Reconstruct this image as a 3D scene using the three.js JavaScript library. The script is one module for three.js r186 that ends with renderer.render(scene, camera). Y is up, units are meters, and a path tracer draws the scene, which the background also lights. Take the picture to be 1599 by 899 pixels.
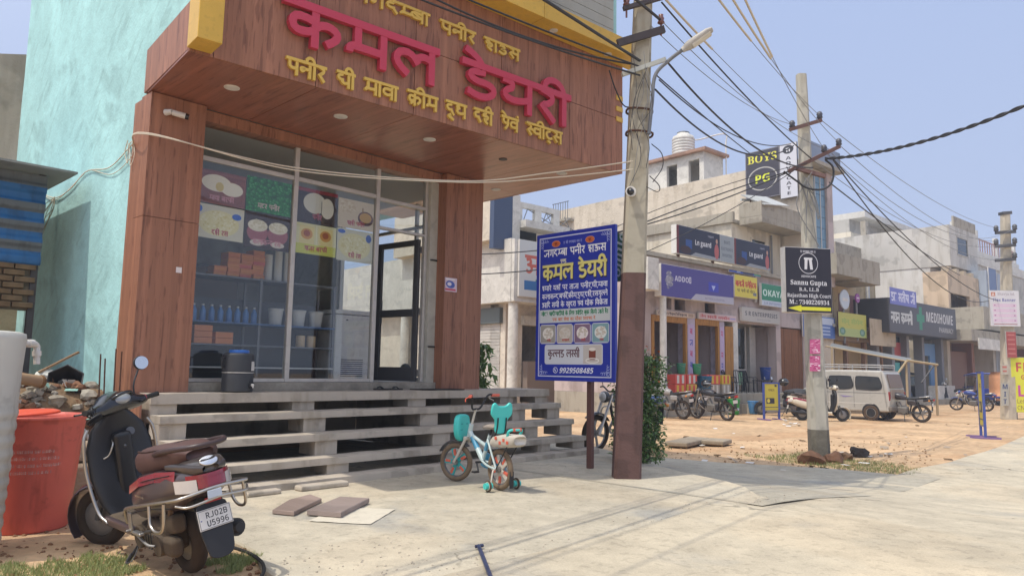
import * as THREE from 'three';
import { mergeGeometries } from 'three/addons/utils/BufferGeometryUtils.js';
import { MarchingCubes } from 'three/addons/objects/MarchingCubes.js';
import { RoundedBoxGeometry } from 'three/addons/geometries/RoundedBoxGeometry.js';

// ---------------------------------------------------------------- camera, sky, sun, exposure
const scene = new THREE.Scene();
const V = (x, y, z) => new THREE.Vector3(x, y, z);
const FOCAL = 1140, PITCH = 6.4 * Math.PI / 180, ROLL = 1.0 * Math.PI / 180, YAW = 43.2 * Math.PI / 180, EYE = V(0, 1.2, 0);
const FW = V(Math.cos(YAW) * Math.cos(PITCH), Math.sin(PITCH), -Math.sin(YAW) * Math.cos(PITCH));
const R0 = FW.clone().cross(V(0, 1, 0)).normalize(), U0 = R0.clone().cross(FW);
const RT = R0.clone().multiplyScalar(Math.cos(ROLL)).addScaledVector(U0, Math.sin(ROLL));
const UP = U0.clone().multiplyScalar(Math.cos(ROLL)).addScaledVector(R0, -Math.sin(ROLL));
const camera = new THREE.PerspectiveCamera(2 * Math.atan(449.5 / FOCAL) * 180 / Math.PI, 1599 / 899, 0.05, 900);
camera.position.copy(EYE);
camera.quaternion.setFromRotationMatrix(new THREE.Matrix4().makeBasis(RT, UP, FW.clone().negate()));
const renderer = new THREE.WebGLRenderer({ antialias: true });
renderer.toneMapping = THREE.LinearToneMapping;
renderer.toneMappingExposure = 1.17;
renderer.shadowMap.enabled = true;

const SUN = V(-0.48, 1, -0.1).normalize();
const sun = new THREE.DirectionalLight(new THREE.Color().setRGB(1, 0.93, 0.80), 2.5);
sun.position.copy(SUN).multiplyScalar(60).add(V(10, 0, -8)); sun.target.position.set(10, 0, -8);
sun.castShadow = true; sun.shadow.radius = 1.0; sun.shadow.mapSize.set(4096, 4096);
Object.assign(sun.shadow.camera, { left: -45, right: 45, top: 45, bottom: -45, near: 1, far: 160 });
scene.add(sun, sun.target);
{ // hazy daylight sky: air only
  const w = 512, h = 256, d = new Float32Array(w * h * 4);
  for (let j = 0; j < h; j++) for (let i = 0; i < w; i++) {
    const el = ((j + 0.5) / h - 0.5) * Math.PI, az = ((i + 0.5) / w - 0.5) * 2 * Math.PI;
    const dir = V(Math.cos(el) * Math.cos(az), Math.sin(el), Math.cos(el) * Math.sin(az));
    const t = Math.pow(1 - Math.max(0, dir.y), 2.2), g = Math.max(0, dir.dot(SUN)), glow = 1.25 * Math.pow(g, 2.5) + 1.0 * Math.pow(g, 40);   // wide dusty aureole
    const c = [0.36 + 0.10 * t, 0.46 + 0.08 * t, 0.72 + 0.0 * t], o = (j * w + i) * 4;
    for (let k = 0; k < 3; k++) d[o + k] = (c[k] + glow * [1, 0.93, 0.80][k]) * (dir.y < -0.02 ? 0.6 : 1);
    d[o + 3] = 1;
  }
  const sky = new THREE.DataTexture(d, w, h, THREE.RGBAFormat, THREE.FloatType);
  sky.mapping = THREE.EquirectangularReflectionMapping; sky.magFilter = THREE.LinearFilter; sky.needsUpdate = true;
  scene.background = sky; scene.environment = sky;
}

// ---------------------------------------------------------------- photo pixel -> place on a known surface
const ray = (px, py) => FW.clone().addScaledVector(RT, (px - 800) / FOCAL).addScaledVector(UP, -(py - 450) / FOCAL);
const onPlane = (px, py, p, n) => { const d = ray(px, py); return EYE.clone().addScaledVector(d, p.clone().sub(EYE).dot(n) / d.dot(n)); };
const onY = (px, py, y) => onPlane(px, py, V(0, y, 0), V(0, 1, 0));
const onZ = (px, py, z) => onPlane(px, py, V(0, 0, z), V(0, 0, 1));
const onX = (px, py, x) => onPlane(px, py, V(x, 0, 0), V(1, 0, 0));
const atD = (px, py, depth) => EYE.clone().addScaledVector(ray(px, py), depth);

// ---------------------------------------------------------------- random and noise
let seed = 7;
const rnd = () => { seed = (seed + 0x6d2b79f5) | 0; let t = Math.imul(seed ^ (seed >>> 15), 1 | seed); t = (t + Math.imul(t ^ (t >>> 7), 61 | t)) ^ t; return ((t ^ (t >>> 14)) >>> 0) / 4294967296; };
const rr = (a, b) => a + (b - a) * rnd();
const pick = (a) => a[Math.floor(rnd() * a.length)];
const hash = (x, y, s) => { let h = Math.imul(x, 374761393) ^ Math.imul(y, 668265263) ^ Math.imul(s, 2147483647 - 12345); h = Math.imul(h ^ (h >>> 13), 1274126177); return ((h ^ (h >>> 16)) >>> 0) / 4294967296; };
const sm = (t) => t * t * (3 - 2 * t);
function vnoise(x, y, px, py, s) {   // value noise with periods px, py
  const xi = Math.floor(x), yi = Math.floor(y), fx = sm(x - xi), fy = sm(y - yi), m = (a, n) => ((a % n) + n) % n;
  const a = hash(m(xi, px), m(yi, py), s), b = hash(m(xi + 1, px), m(yi, py), s), c = hash(m(xi, px), m(yi + 1, py), s), d = hash(m(xi + 1, px), m(yi + 1, py), s);
  return a + (b - a) * fx + (c - a) * fy + (a - b - c + d) * fx * fy;
}
function fbm(u, v, fx, fy, oct, s) { let t = 0, a = 0.5, n = 0; for (let k = 0; k < oct; k++) { t += a * vnoise(u * fx, v * fy, fx, fy, s + k); n += a; a *= 0.5; fx *= 2; fy *= 2; } return t / n; }
const ss = (a, b, x) => sm(Math.min(1, Math.max(0, (x - a) / (b - a))));
const groundNoise = (x, z) => fbm((x + 400) / 800, (z + 400) / 800, 1200, 1200, 3, 91) - 0.5;

// ---------------------------------------------------------------- computed surface textures
function tex(n, fn, srgb = true, rep = 1) {
  const d = new Uint8Array(n * n * 4);
  for (let j = 0; j < n; j++) for (let i = 0; i < n; i++) {
    const c = fn(i / n, j / n), o = (j * n + i) * 4;
    for (let k = 0; k < 3; k++) d[o + k] = Math.max(0, Math.min(255, (c.length ? c[k] : c) * 255));
    d[o + 3] = 255;
  }
  const t = new THREE.DataTexture(d, n, n); t.wrapS = t.wrapT = THREE.RepeatWrapping; t.magFilter = THREE.LinearFilter; t.minFilter = THREE.LinearMipmapLinearFilter; t.generateMipmaps = true;
  if (srgb) t.colorSpace = THREE.SRGBColorSpace;
  t.repeat.set(1 / rep, 1 / rep); t.needsUpdate = true; return t;
}
const l1 = (a, b, t) => a + (b - a) * t, l3 = (a, b, t) => a.map((x, i) => l1(x, b[i], t));
const at2 = (t, rep) => { const c = t.clone(); c.repeat.set(1 / rep, 1 / rep); c.needsUpdate = true; return c; };
const concreteF = (u, v) => { const a = fbm(u, v, 5, 5, 5, 1), b = fbm(u, v, 40, 40, 3, 11), c = fbm(u, v, 160, 160, 2, 17), k = ss(0.60, 0.75, fbm(u, v, 9, 9, 4, 23)); const g = 0.66 + 0.22 * a + 0.14 * b + 0.10 * (c - 0.5) - 0.10 * k; return [g * 1.0, g * 0.985, g * 0.95]; };
const TX = {
  concrete: tex(1024, concreteF, true, 4), concreteB: tex(1024, (u, v) => 0.5 * fbm(u, v, 60, 60, 4, 5) + 0.5 * fbm(u, v, 8, 8, 3, 6), false, 4),
  pave: tex(1024, (u, v) => { const a = fbm(u, v, 4, 4, 5, 201), b = fbm(u, v, 30, 30, 4, 205), sp = ss(0.66, 0.74, fbm(u, v, 130, 130, 2, 209)), st = ss(0.55, 0.72, fbm(u, v, 7, 5, 5, 213)), dr = ss(0.5, 0.7, fbm(u, v, 5, 5, 5, 217)); const ck = ss(0.010, 0.003, Math.abs(fbm(u, v, 5, 5, 5, 231) - 0.5)) * ss(0.5, 0.62, fbm(u, v, 4, 4, 3, 241)), gr = hash(Math.round(u * 1024), Math.round(v * 1024), 77) - 0.5; let g = 0.75 + 0.15 * a + 0.16 * b - 0.06 * sp + 0.09 * gr - 0.2 * ck; return l3(l3([g, g * 0.97, g * 0.90], [g * 0.84, g * 0.845, g * 0.84], 0.75 * st), [g * 1.01, g * 0.955, g * 0.86], 0.5 * dr); }, true, 5),
  plaster: tex(1024, (u, v) => { const a = fbm(u, v, 6, 4, 5, 31), b = fbm(u, v, 50, 50, 3, 37), s = ss(0.52, 0.75, fbm(u + v, v, 8, 8, 5, 41)) * ss(0.42, 0.6, a), sc = ss(0.62, 0.74, fbm(u - v, v, 22, 10, 5, 43)); const g = 0.80 + 0.19 * a + 0.07 * b - 0.10 * s - 0.05 * sc; return [g, g, g]; }, true, 3),
  plasterB: tex(512, (u, v) => 0.6 * fbm(u, v, 14, 14, 4, 51) + 0.4 * fbm(u, v, 70, 70, 2, 55), false, 1.6),
  grime: tex(1024, (u, v) => { const a = fbm(u, v, 4, 4, 6, 61), s = ss(0.5, 0.85, fbm(u, v, 22, 4, 5, 65)), p = ss(0.55, 0.7, fbm(u, v, 9, 9, 5, 67)); let g = 0.88 + 0.10 * a - 0.08 * s * a - 0.10 * p; return l3([g, g, g], [g * 0.84, g * 0.81, g * 0.75], 0.3 * s); }, true, 6),
  wood: tex(1024, (u, v) => { const w = u + 0.010 * (fbm(u, v, 4, 3, 3, 71) - 0.5), a = fbm(w, v, 90, 2, 3, 73), b = fbm(w, v, 20, 1, 3, 75), k = ss(0.62, 0.74, fbm(w, v, 56, 5, 4, 79)) , k2 = ss(0.68, 0.76, fbm(w, v, 110, 9, 3, 83)); const g = 0.73 + 0.17 * b + 0.10 * a; return l3([g, g * 0.94, g * 0.90], [0.42, 0.35, 0.34], 0.30 * k + 0.16 * k2); }, true, 1.5),
  dirt: tex(1024, (u, v) => { const a = fbm(u, v, 5, 5, 5, 101), b = fbm(u, v, 50, 50, 4, 105), st = ss(0.66, 0.72, fbm(u, v, 120, 120, 2, 109)), w = ss(0.46, 0.72, fbm(u, v, 5, 5, 6, 113)); const g = 0.66 + 0.2 * a + 0.22 * (b - 0.5); return l3(l3([g, g * 0.92, g * 0.82], [g * 0.88, g * 0.76, g * 0.64], 0.65 * w), [0.75, 0.72, 0.66], 0.35 * st); }, true, 4),
  dirtB: tex(512, (u, v) => 0.5 * fbm(u, v, 12, 12, 4, 121) + 0.5 * fbm(u, v, 60, 60, 3, 125), false, 2),
  scuff: tex(512, (u, v) => { const a = fbm(u, v, 6, 6, 5, 131), s = ss(0.62, 0.70, fbm(u, v, 18, 18, 5, 135)); const g = 0.91 + 0.09 * a - 0.035 * s; return [g, g * 0.99, g * 0.975]; }, true, 1),
  rough: tex(512, (u, v) => 0.55 + 0.4 * fbm(u, v, 9, 9, 5, 141), false, 1.3),
};
const mats = [];
function mat(r, g, b, rough = 0.8, o = {}) {
  const m = new THREE.MeshPhysicalMaterial({ roughness: rough, side: THREE.DoubleSide });
  m.color.setRGB(r, g, b);
  for (const k of Object.keys(o)) { if (k === 'emissive') m.emissive.setRGB(...o[k]); else m[k] = o[k]; }
  mats.push(m); return m;
}
const conc = (r, g, b, o) => mat(r, g, b, 0.92, { map: TX.concrete, bumpMap: TX.concreteB, bumpScale: 0.008, ...o });
const plas = (r, g, b, o) => mat(r, g, b, 0.9, { map: TX.plaster, bumpMap: TX.plasterB, bumpScale: 0.006, ...o });
const grim = (r, g, b, o) => mat(r, g, b, 0.92, { map: TX.grime, bumpMap: TX.plasterB, bumpScale: 0.01, ...o });
const MT = {
  black: mat(0.018, 0.018, 0.02, 0.5), blackGloss: mat(0.012, 0.012, 0.014, 0.22, { clearcoat: 0.5, clearcoatRoughness: 0.15 }), rubber: mat(0.03, 0.028, 0.026, 0.85, { map: TX.scuff }),
  rubberDust: mat(0.16, 0.12, 0.09, 0.95, { map: TX.dirt }), steel: mat(0.55, 0.54, 0.52, 0.32, { metalness: 0.9 }), chrome: mat(0.75, 0.74, 0.72, 0.16, { metalness: 1 }), dullMetal: mat(0.28, 0.27, 0.26, 0.55, { metalness: 0.6 }),
  alu: mat(0.62, 0.60, 0.57, 0.45, { metalness: 0.35, map: TX.scuff }), darkAlu: mat(0.10, 0.10, 0.105, 0.45, { metalness: 0.3 }), rust: mat(0.13, 0.06, 0.04, 0.85, { map: TX.concrete }), white: mat(0.72, 0.71, 0.69, 0.6, { map: TX.scuff }),
  glass: mat(0.93, 0.95, 0.95, 0.02, { transmission: 1, thickness: 0, ior: 1.5 }), darkGlass: mat(0.02, 0.024, 0.028, 0.08), tint: mat(0.35, 0.40, 0.42, 0.03, { transmission: 1, thickness: 0 }),
  wire: mat(0.035, 0.035, 0.04, 0.6), wireGrey: mat(0.22, 0.22, 0.22, 0.6), cream: mat(0.62, 0.55, 0.44, 0.7), engine: mat(0.20, 0.19, 0.18, 0.6, { metalness: 0.4, map: TX.scuff }), mud: mat(0.24, 0.17, 0.12, 0.95, { map: TX.dirt }),
};

// ---------------------------------------------------------------- geometry helpers
function boxUV(g) {   // uv in metres, projected along each face's main axis
  const p = g.attributes.position, n = g.attributes.normal, uv = new Float32Array(p.count * 2);
  for (let i = 0; i < p.count; i += 3) {
    let nx = 0, ny = 0, nz = 0; for (let k = 0; k < 3; k++) { nx += n.getX(i + k); ny += n.getY(i + k); nz += n.getZ(i + k); }
    nx = Math.abs(nx); ny = Math.abs(ny); nz = Math.abs(nz);
    for (let k = 0; k < 3; k++) { const q = i + k, x = p.getX(q), y = p.getY(q), z = p.getZ(q); let a, b; if (ny > nx && ny > nz) { a = x; b = z; } else if (nx > nz) { a = z; b = y; } else { a = x; b = y; } uv[q * 2] = a; uv[q * 2 + 1] = b; }
  }
  g.setAttribute('uv', new THREE.BufferAttribute(uv, 2)); return g;
}
const keep = (g) => { g.userData.keep = true; return g; };
function prep(g) {
  if (g.userData.ready) return g;
  const k = g.userData.keep; let q = g.index ? g.toNonIndexed() : g;
  if (!q.attributes.normal) q.computeVertexNormals();
  for (const a of Object.keys(q.attributes)) if (!['position', 'normal', 'uv', 'color'].includes(a)) q.deleteAttribute(a);
  if (!k) boxUV(q);
  q.userData.ready = true; return q;
}
function merge(list) {
  list = list.flat(9).map(prep); if (list.length === 1) return list[0];
  const col = list.some((g) => g.attributes.color); if (!col) list.forEach((g) => g.deleteAttribute('color'));
  const m = mergeGeometries(list); m.userData.ready = true; return m;
}
const names = {};
const numbered = (n) => { names[n] = (names[n] ?? -1) + 1; return names[n] ? n + '_' + String(names[n]).padStart(3, '0') : n; };
function part(name, geo, m, parent) {
  const o = new THREE.Mesh(Array.isArray(geo) ? merge(geo) : prep(geo), m); o.name = name; o.castShadow = o.receiveShadow = true;
  if (parent) parent.add(o); return o;
}
function info(o, label, category, group, kind) { if (label) o.userData.label = label; if (category) o.userData.category = category; if (group) o.userData.group = group; if (kind) o.userData.kind = kind; return o; }
function thing(name, label, category, pos = V(0, 0, 0), turn = 0, group) {
  const o = new THREE.Group(); o.name = numbered(name); o.position.copy(pos); o.rotation.y = turn; scene.add(o); return info(o, label, category, group);
}
function solo(name, label, category, geo, m, group, kind) { const o = part(numbered(name), geo, m, scene); return info(o, label, category, group, kind); }
function structure(name, geo, m) { const o = part(numbered(name), geo, m, scene); o.userData.kind = 'structure'; return o; }
function copyOf(src, pos, turn, label) { const c = src.clone(); c.name = numbered(src.name.replace(/_\d\d\d$/, '')); c.userData = { ...src.userData }; c.position.copy(pos); c.rotation.y = turn; if (label) c.userData.label = label; scene.add(c); return c; }

const mv = (g, x, y, z) => g.translate(x, y, z);
const bx = (w, h, d, x = 0, y = 0, z = 0, r = 0) => (r ? new RoundedBoxGeometry(w, h, d, 1, Math.min(r, w * 0.49, h * 0.49, d * 0.49)) : new THREE.BoxGeometry(w, h, d)).translate(x, y, z);
const bb = (x0, x1, y0, y1, z0, z1, r = 0) => bx(Math.abs(x1 - x0), Math.abs(y1 - y0), Math.abs(z1 - z0), (x0 + x1) / 2, (y0 + y1) / 2, (z0 + z1) / 2, r);
function rod(a, b, r1, r2 = r1, seg = 8) {
  const d = b.clone().sub(a), l = d.length(), g = new THREE.CylinderGeometry(r2, r1, l, seg);
  g.applyQuaternion(new THREE.Quaternion().setFromUnitVectors(V(0, 1, 0), d.normalize())); const c = a.clone().add(b).multiplyScalar(0.5); return g.translate(c.x, c.y, c.z);
}
const pts = (...a) => a.map((p) => V(...p));
function tube(p, r, seg = 24, rad = 7, closed = false) { return new THREE.TubeGeometry(new THREE.CatmullRomCurve3(p, closed, 'catmullrom', 0.5), seg, r, rad, closed); }
const lathe = (prof, seg = 24) => new THREE.LatheGeometry(prof.map((p) => new THREE.Vector2(...p)), seg);
const torus = (r, t, seg = 28, rad = 10) => new THREE.TorusGeometry(r, t, rad, seg);
const ball = (r, x = 0, y = 0, z = 0, sx = 1, sy = 1, sz = 1, a = 14, b = 10) => new THREE.SphereGeometry(r, a, b).scale(sx, sy, sz).translate(x, y, z);
function prism(poly, d, bev = 0, seg = 1) {   // outline in x,y, thickness d centred on z
  const s = new THREE.Shape(poly.map((p) => new THREE.Vector2(...p)));
  return new THREE.ExtrudeGeometry(s, { depth: d - 2 * bev, bevelEnabled: bev > 0, bevelSize: bev, bevelThickness: bev, bevelOffset: -bev, bevelSegments: seg, curveSegments: 6 }).translate(0, 0, -d / 2 + bev);
}
function smoothPoly(poly, n = 6) { const c = new THREE.CatmullRomCurve3(poly.map((p) => V(p[0], p[1], 0)), true, 'catmullrom', 0.5); return c.getPoints(poly.length * n).slice(0, -1).map((p) => [p.x, p.y]); }
function loft(rings, capA = true, capB = true) {   // closed rings of equal length -> one smooth skin
  const n = rings[0].length, pos = [], idx = [];
  for (const r of rings) for (const p of r) pos.push(p.x, p.y, p.z);
  for (let i = 0; i < rings.length - 1; i++) for (let j = 0; j < n; j++) { const a = i * n + j, b = i * n + (j + 1) % n, c = a + n, d = b + n; idx.push(a, c, b, b, c, d); }
  for (const [on, k] of [[capA, 0], [capB, rings.length - 1]]) if (on) { const c = rings[k].reduce((s, p) => s.add(p), V(0, 0, 0)).multiplyScalar(1 / n), ci = pos.length / 3; pos.push(c.x, c.y, c.z); for (let j = 0; j < n; j++) { const a = k * n + j, b = k * n + (j + 1) % n; k ? idx.push(ci, a, b) : idx.push(ci, b, a); } }
  const g = new THREE.BufferGeometry(); g.setAttribute('position', new THREE.Float32BufferAttribute(pos, 3)); g.setIndex(idx); g.computeVertexNormals(); return g;
}
function superRing(cx, cy, cz, a, b, e = 2.6, n = 20, axis = 'z') {   // super-ellipse ring across an axis
  const r = []; for (let i = 0; i < n; i++) { const t = i / n * 2 * Math.PI, c = Math.cos(t), s = Math.sin(t), x = Math.sign(c) * Math.pow(Math.abs(c), 2 / e) * a, y = Math.sign(s) * Math.pow(Math.abs(s), 2 / e) * b; r.push(axis === 'z' ? V(cx + x, cy + y, cz) : axis === 'y' ? V(cx + x, cy, cz - y) : V(cx, cy + y, cz - x)); } return r;
}
function quad(a, b, c, d) {   // a bottom left, b bottom right, c top right, d top left
  const g = new THREE.BufferGeometry(); g.setAttribute('position', new THREE.Float32BufferAttribute([a, b, c, a, c, d].flatMap((p) => [p.x, p.y, p.z]), 3));
  g.setAttribute('uv', new THREE.Float32BufferAttribute([0, 0, 1, 0, 1, 1, 0, 0, 1, 1, 0, 1], 2)); g.computeVertexNormals(); return keep(g);
}
function rockGeo(r, s) { const g = new THREE.IcosahedronGeometry(r, 1), p = g.attributes.position; for (let i = 0; i < p.count; i++) { const x = p.getX(i), y = p.getY(i), z = p.getZ(i), k = 0.72 + 0.55 * hash(Math.round(x / r * 50), Math.round(y / r * 50) + Math.round(z / r * 50) * 131, s); p.setXYZ(i, x * k, y * k * 0.75, z * k); } g.computeVertexNormals(); return g; }
function sag(a, b, drop, n = 16) { const r = []; for (let i = 0; i <= n; i++) { const t = i / n, p = a.clone().lerp(b, t); p.y -= drop * 4 * t * (1 - t); r.push(p); } return r; }
// ---------------------------------------------------------------- Devanagari stroke letters (headline at y 0, foot at y 1)
const GL = {
  'क': [0.92, 'M.46 0 L.46 1|M.46 .36Q.08 .2 .1 .52Q.12 .8 .46 .6|M.46 .5Q.62 .28 .78 .42Q.92 .58 .66 .84'], 'ख': [0.98, 'M.86 0L.86 1|M.14 .06Q.4 .1 .3 .34Q.22 .5 .08 .48L.3 .8Q.5 .95 .6 .66|M.86 .36Q.46 .24 .5 .52Q.55 .76 .86 .6', 0.86],
  'ग': [0.64, 'M.54 0L.54 1|M.24 0L.24 .56Q.2 .76 .06 .64', 0.54], 'घ': [0.74, 'M.64 0L.64 1|M.26 .1Q.02 .16 .16 .34L.32 .34|M.16 .36Q.02 .64 .28 .7Q.46 .72 .64 .56', 0.64], 'ज': [0.86, 'M.76 0L.76 1|M.76 .46L.42 .46Q.4 .86 .2 .82Q.04 .76 .12 .6', 0.76],
  'ट': [0.6, 'M.34 0L.34 .2Q.04 .22 .08 .54Q.16 .94 .54 .74'], 'ड': [0.66, 'M.38 0L.38 .2Q.1 .18 .12 .36Q.16 .5 .4 .48Q.66 .5 .58 .76Q.42 1.04 .08 .84'], 'ण': [0.86, 'M.76 0L.76 1|M.14 0L.14 .44Q.3 .72 .46 .44L.46 0', 0.76],
  'त': [0.66, 'M.56 0L.56 1|M.56 .36Q.14 .3 .1 .6Q.12 .8 .26 .92', 0.56], 'थ': [0.78, 'M.68 0L.68 1|M.12 .14Q.3 .04 .3 .2Q.26 .32 .14 .3|M.2 .3Q.0 .64 .3 .7Q.5 .7 .68 .56', 0.68], 'द': [0.6, 'M.34 0L.34 .22Q.04 .2 .08 .44Q.12 .66 .42 .58|M.36 .6Q.42 .76 .54 .96'],
  'ध': [0.76, 'M.66 0L.66 1|M.26 .12Q.06 .12 .12 .3Q.2 .36 .3 .28|M.18 .34Q.0 .66 .28 .7Q.48 .72 .66 .56', 0.66], 'न': [0.7, 'M.6 0L.6 1|M.6 .44L.26 .44|M.28 .42Q.04 .34 .08 .56Q.22 .7 .28 .44', 0.6], 'प': [0.68, 'M.58 0L.58 1|M.16 0L.16 .38Q.18 .64 .58 .56', 0.58],
  'फ': [0.98, 'M.56 0L.56 1|M.16 0L.16 .38Q.18 .64 .56 .56|M.56 .5Q.72 .28 .86 .42Q.98 .58 .76 .82'], 'ब': [0.7, 'M.6 0L.6 1|M.6 .32Q.08 .16 .08 .5Q.1 .82 .6 .64|M.18 .34L.54 .64', 0.6], 'भ': [0.76, 'M.66 0L.66 1|M.14 .06Q.36 .14 .24 .3L.24 .64|M.08 .72Q.1 .58 .24 .62L.66 .62', 0.66],
  'म': [0.76, 'M.66 0L.66 1|M.2 0L.2 .64|M.06 .78Q.04 .6 .2 .62L.66 .62', 0.66], 'य': [0.76, 'M.66 0L.66 1|M.08 .12Q.34 .12 .26 .34Q.04 .5 .16 .66Q.34 .78 .66 .56', 0.66], 'र': [0.5, 'M.12 .04Q.44 .1 .36 .32Q.28 .5 .1 .5L.42 .98'],
  'ल': [0.88, 'M.78 0L.78 1|M.78 .36Q.56 .2 .46 .46|M.5 .54Q.36 .18 .14 .36Q-.02 .62 .3 .9', 0.78], 'व': [0.68, 'M.58 0L.58 1|M.58 .32Q.06 .16 .06 .5Q.1 .82 .58 .64', 0.58], 'श': [0.82, 'M.72 0L.72 1|M.1 .16Q.36 0 .4 .24Q.34 .42 .16 .38Q.36 .6 .46 .86|M.18 .5Q.5 .62 .72 .4', 0.72],
  'स': [0.76, 'M.66 0L.66 1|M.1 .04Q.4 .1 .3 .34Q.22 .5 .08 .5L.36 .92|M.28 .46L.66 .48', 0.66], 'ह': [0.6, 'M.3 0L.3 .2Q.06 .2 .1 .36Q.22 .44 .4 .36Q.56 .42 .44 .58Q.3 .68 .2 .6Q.2 .82 .48 .94'],
  'अ': [0.98, 'M.88 0L.88 1|M.08 .2Q.4 .06 .4 .3Q.36 .46 .2 .46Q.52 .48 .46 .74Q.3 .98 .06 .76|M.42 .5L.88 .5'], 'इ': [0.66, 'M.36 0L.36 .16Q.08 .16 .12 .32Q.18 .42 .4 .38Q.62 .42 .5 .62Q.34 .76 .14 .66Q.3 .8 .46 1.0'], 'उ': [0.64, 'M.1 .2Q.42 .1 .42 .32Q.36 .48 .18 .46Q.56 .48 .5 .74Q.34 1 .06 .76'],
  'ऊ': [0.88, 'M.1 .2Q.42 .1 .42 .32Q.36 .48 .18 .46Q.56 .48 .5 .74Q.34 1 .06 .76|M.46 .54Q.72 .3 .8 .52Q.84 .74 .64 .76'], 'ए': [0.6, 'M.14 0L.14 .3Q.18 .56 .5 .46|M.5 0L.5 .48Q.46 .72 .3 .96'], 'द्य': [0.84, 'M.74 0L.74 1|M.3 0L.3 .18Q.04 .18 .08 .38Q.12 .54 .4 .5|M.26 .52Q.36 .86 .74 .64'],
};
const parseStroke = (s) => s.split('|').map((q) => { const p = new THREE.Path(), k = q.match(/[MLQ][^MLQ]*/g); for (const c of k) { const v = c.slice(1).trim().split(/[\s,]+/).map(Number); c[0] === 'M' ? p.moveTo(...v) : c[0] === 'L' ? p.lineTo(...v) : p.quadraticCurveTo(...v); } return p.getPoints(5); });
const GS = {}; for (const k of Object.keys(GL)) GS[k] = parseStroke(GL[k][1]);
function devanagari(text, gap = 0.06) {   // -> { strokes, width }
  const strokes = []; let x = 0; text = text.replace(/आ/g, 'अा').replace(/ऐ/g, 'एे').replace(/ओ/g, 'अो').replace(/ऑ/g, 'अॉ').replace(/ई/g, 'इ');
  const put = (list, dx) => { for (const s of list) strokes.push(s.map((p) => [p.x + dx, p.y])); }, mark = (s, dx) => put(parseStroke(s), dx);
  for (const word of text.split(' ')) {
    const x0 = x, ch = [...word]; let i = 0, head = true;
    while (i < ch.length) {
      let c = ch[i], reph = false; const start = x;
      if (c === ',') { mark('M.12 .9Q.16 1.05 .02 1.18', x); x += 0.26; i++; continue; }
      if (c === '-' || c === '।' || c === '.' || c === ':') { mark(c === '-' ? 'M.05 .5L.35 .5' : c === '।' ? 'M.2 0L.2 1' : 'M.1 .9L.2 .9', x); x += 0.4; i++; continue; }
      if (c === 'र' && ch[i + 1] === '्') { reph = true; i += 2; c = ch[i]; }
      let j = i; const cl = [];
      if (c === 'द' && ch[i + 1] === '्' && ch[i + 2] === 'य') { cl.push('द्य'); j = i + 3; }
      else { cl.push(c); j = i + 1; while (ch[j] === '्' && GL[ch[j + 1]]) { cl.push(ch[j + 1]); j += 2; } }
      const short = ch[j] === 'ि'; if (short) { mark('M.14 0L.14 1|M.14 0Q.2 -.42 .46 -.36Q.64 -.3 .62 0', x); x += 0.28; j++; }
      let bar = 0.3, w = 0;
      cl.forEach((g, n) => {
        if (!GL[g]) return;
        const last = n === cl.length - 1, G = GL[g];
        if (n > 0 && g === 'र') { mark('M0 .62L-.26 .9', x - (w - bar)); return; }
        if (!last && cl[n + 1] === 'र') { put(GS[g], x); w = G[0]; bar = G[2] ?? G[0] * 0.5; x += w; return; }
        if (!last && G[2]) { put(GS[g].slice(1), x); x += G[2] * 0.72; return; }
        put(GS[g], x); if (!last) mark('M.2 1.02L.4 1.16', x); w = G[0]; bar = G[2] ?? G[0] * 0.55; x += w;
      });
      for (; j < ch.length && 'ािीुूेैोौंँॉ्'.includes(ch[j]); j++) {
        const m = ch[j], bx0 = x - w + bar;
        if ('ाोौॉ'.includes(m)) { mark('M.14 0L.14 1', x); w = 0.26; bar = 0.14; x += w; }
        const b = x - w + bar;
        if (m === 'ी') { mark('M.16 0L.16 1|M.16 0Q.1 -.42 -.14 -.38Q-.34 -.32 -.3 0', x); w = 0.28; bar = 0.16; x += w; }
        if (m === 'े' || m === 'ो') mark('M0 0Q-.06 -.24 -.34 -.4', b); if (m === 'ै' || m === 'ौ') mark('M0 0Q-.06 -.24 -.34 -.4|M0 0Q.04 -.28 -.14 -.46', b); if (m === 'ॉ') mark('M-.2 -.3Q0 -.1 .2 -.3', b);
        if (m === 'ं') mark('M.0 -.26L.1 -.26', b); if (m === 'ँ') mark('M-.2 -.26Q0 -.06 .2 -.26|M-.03 -.34L.05 -.34', b);
        if (m === 'ु') mark('M0 .98Q.16 1.1 .0 1.2Q-.2 1.24 -.26 1.1', bx0); if (m === 'ू') mark('M0 .98Q-.2 1.04 -.1 1.16Q.06 1.2 .2 1.34', bx0); if (m === '्') mark('M-.04 1.02L.16 1.18', bx0);
      }
      if (reph) mark('M0 0Q.02 -.3 .2 -.28Q.26 -.2 .2 -.12', x - w + bar);
      x += gap; i = Math.max(j, i + 1); if (x === start) x += 0.2;
    }
    if (head) strokes.push([[x0 - 0.04, 0], [x - gap + 0.04, 0]]);
    x += 0.42;
  }
  return { strokes, width: x - 0.42 };
}
function paintHindi(c, text, x, y, size, color, weight = 0.14, align = 'center', fit = 0) {
  const d = devanagari(text), kx = fit ? fit / d.width : size, x0 = align === 'center' ? x - d.width * kx / 2 : x;
  c.strokeStyle = color; c.lineWidth = weight * size; c.lineCap = 'butt'; c.lineJoin = 'round';
  for (const s of d.strokes) { c.beginPath(); s.forEach((p, i) => c[i ? 'lineTo' : 'moveTo'](x0 + p[0] * kx, y + p[1] * size)); c.stroke(); }
}
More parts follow.
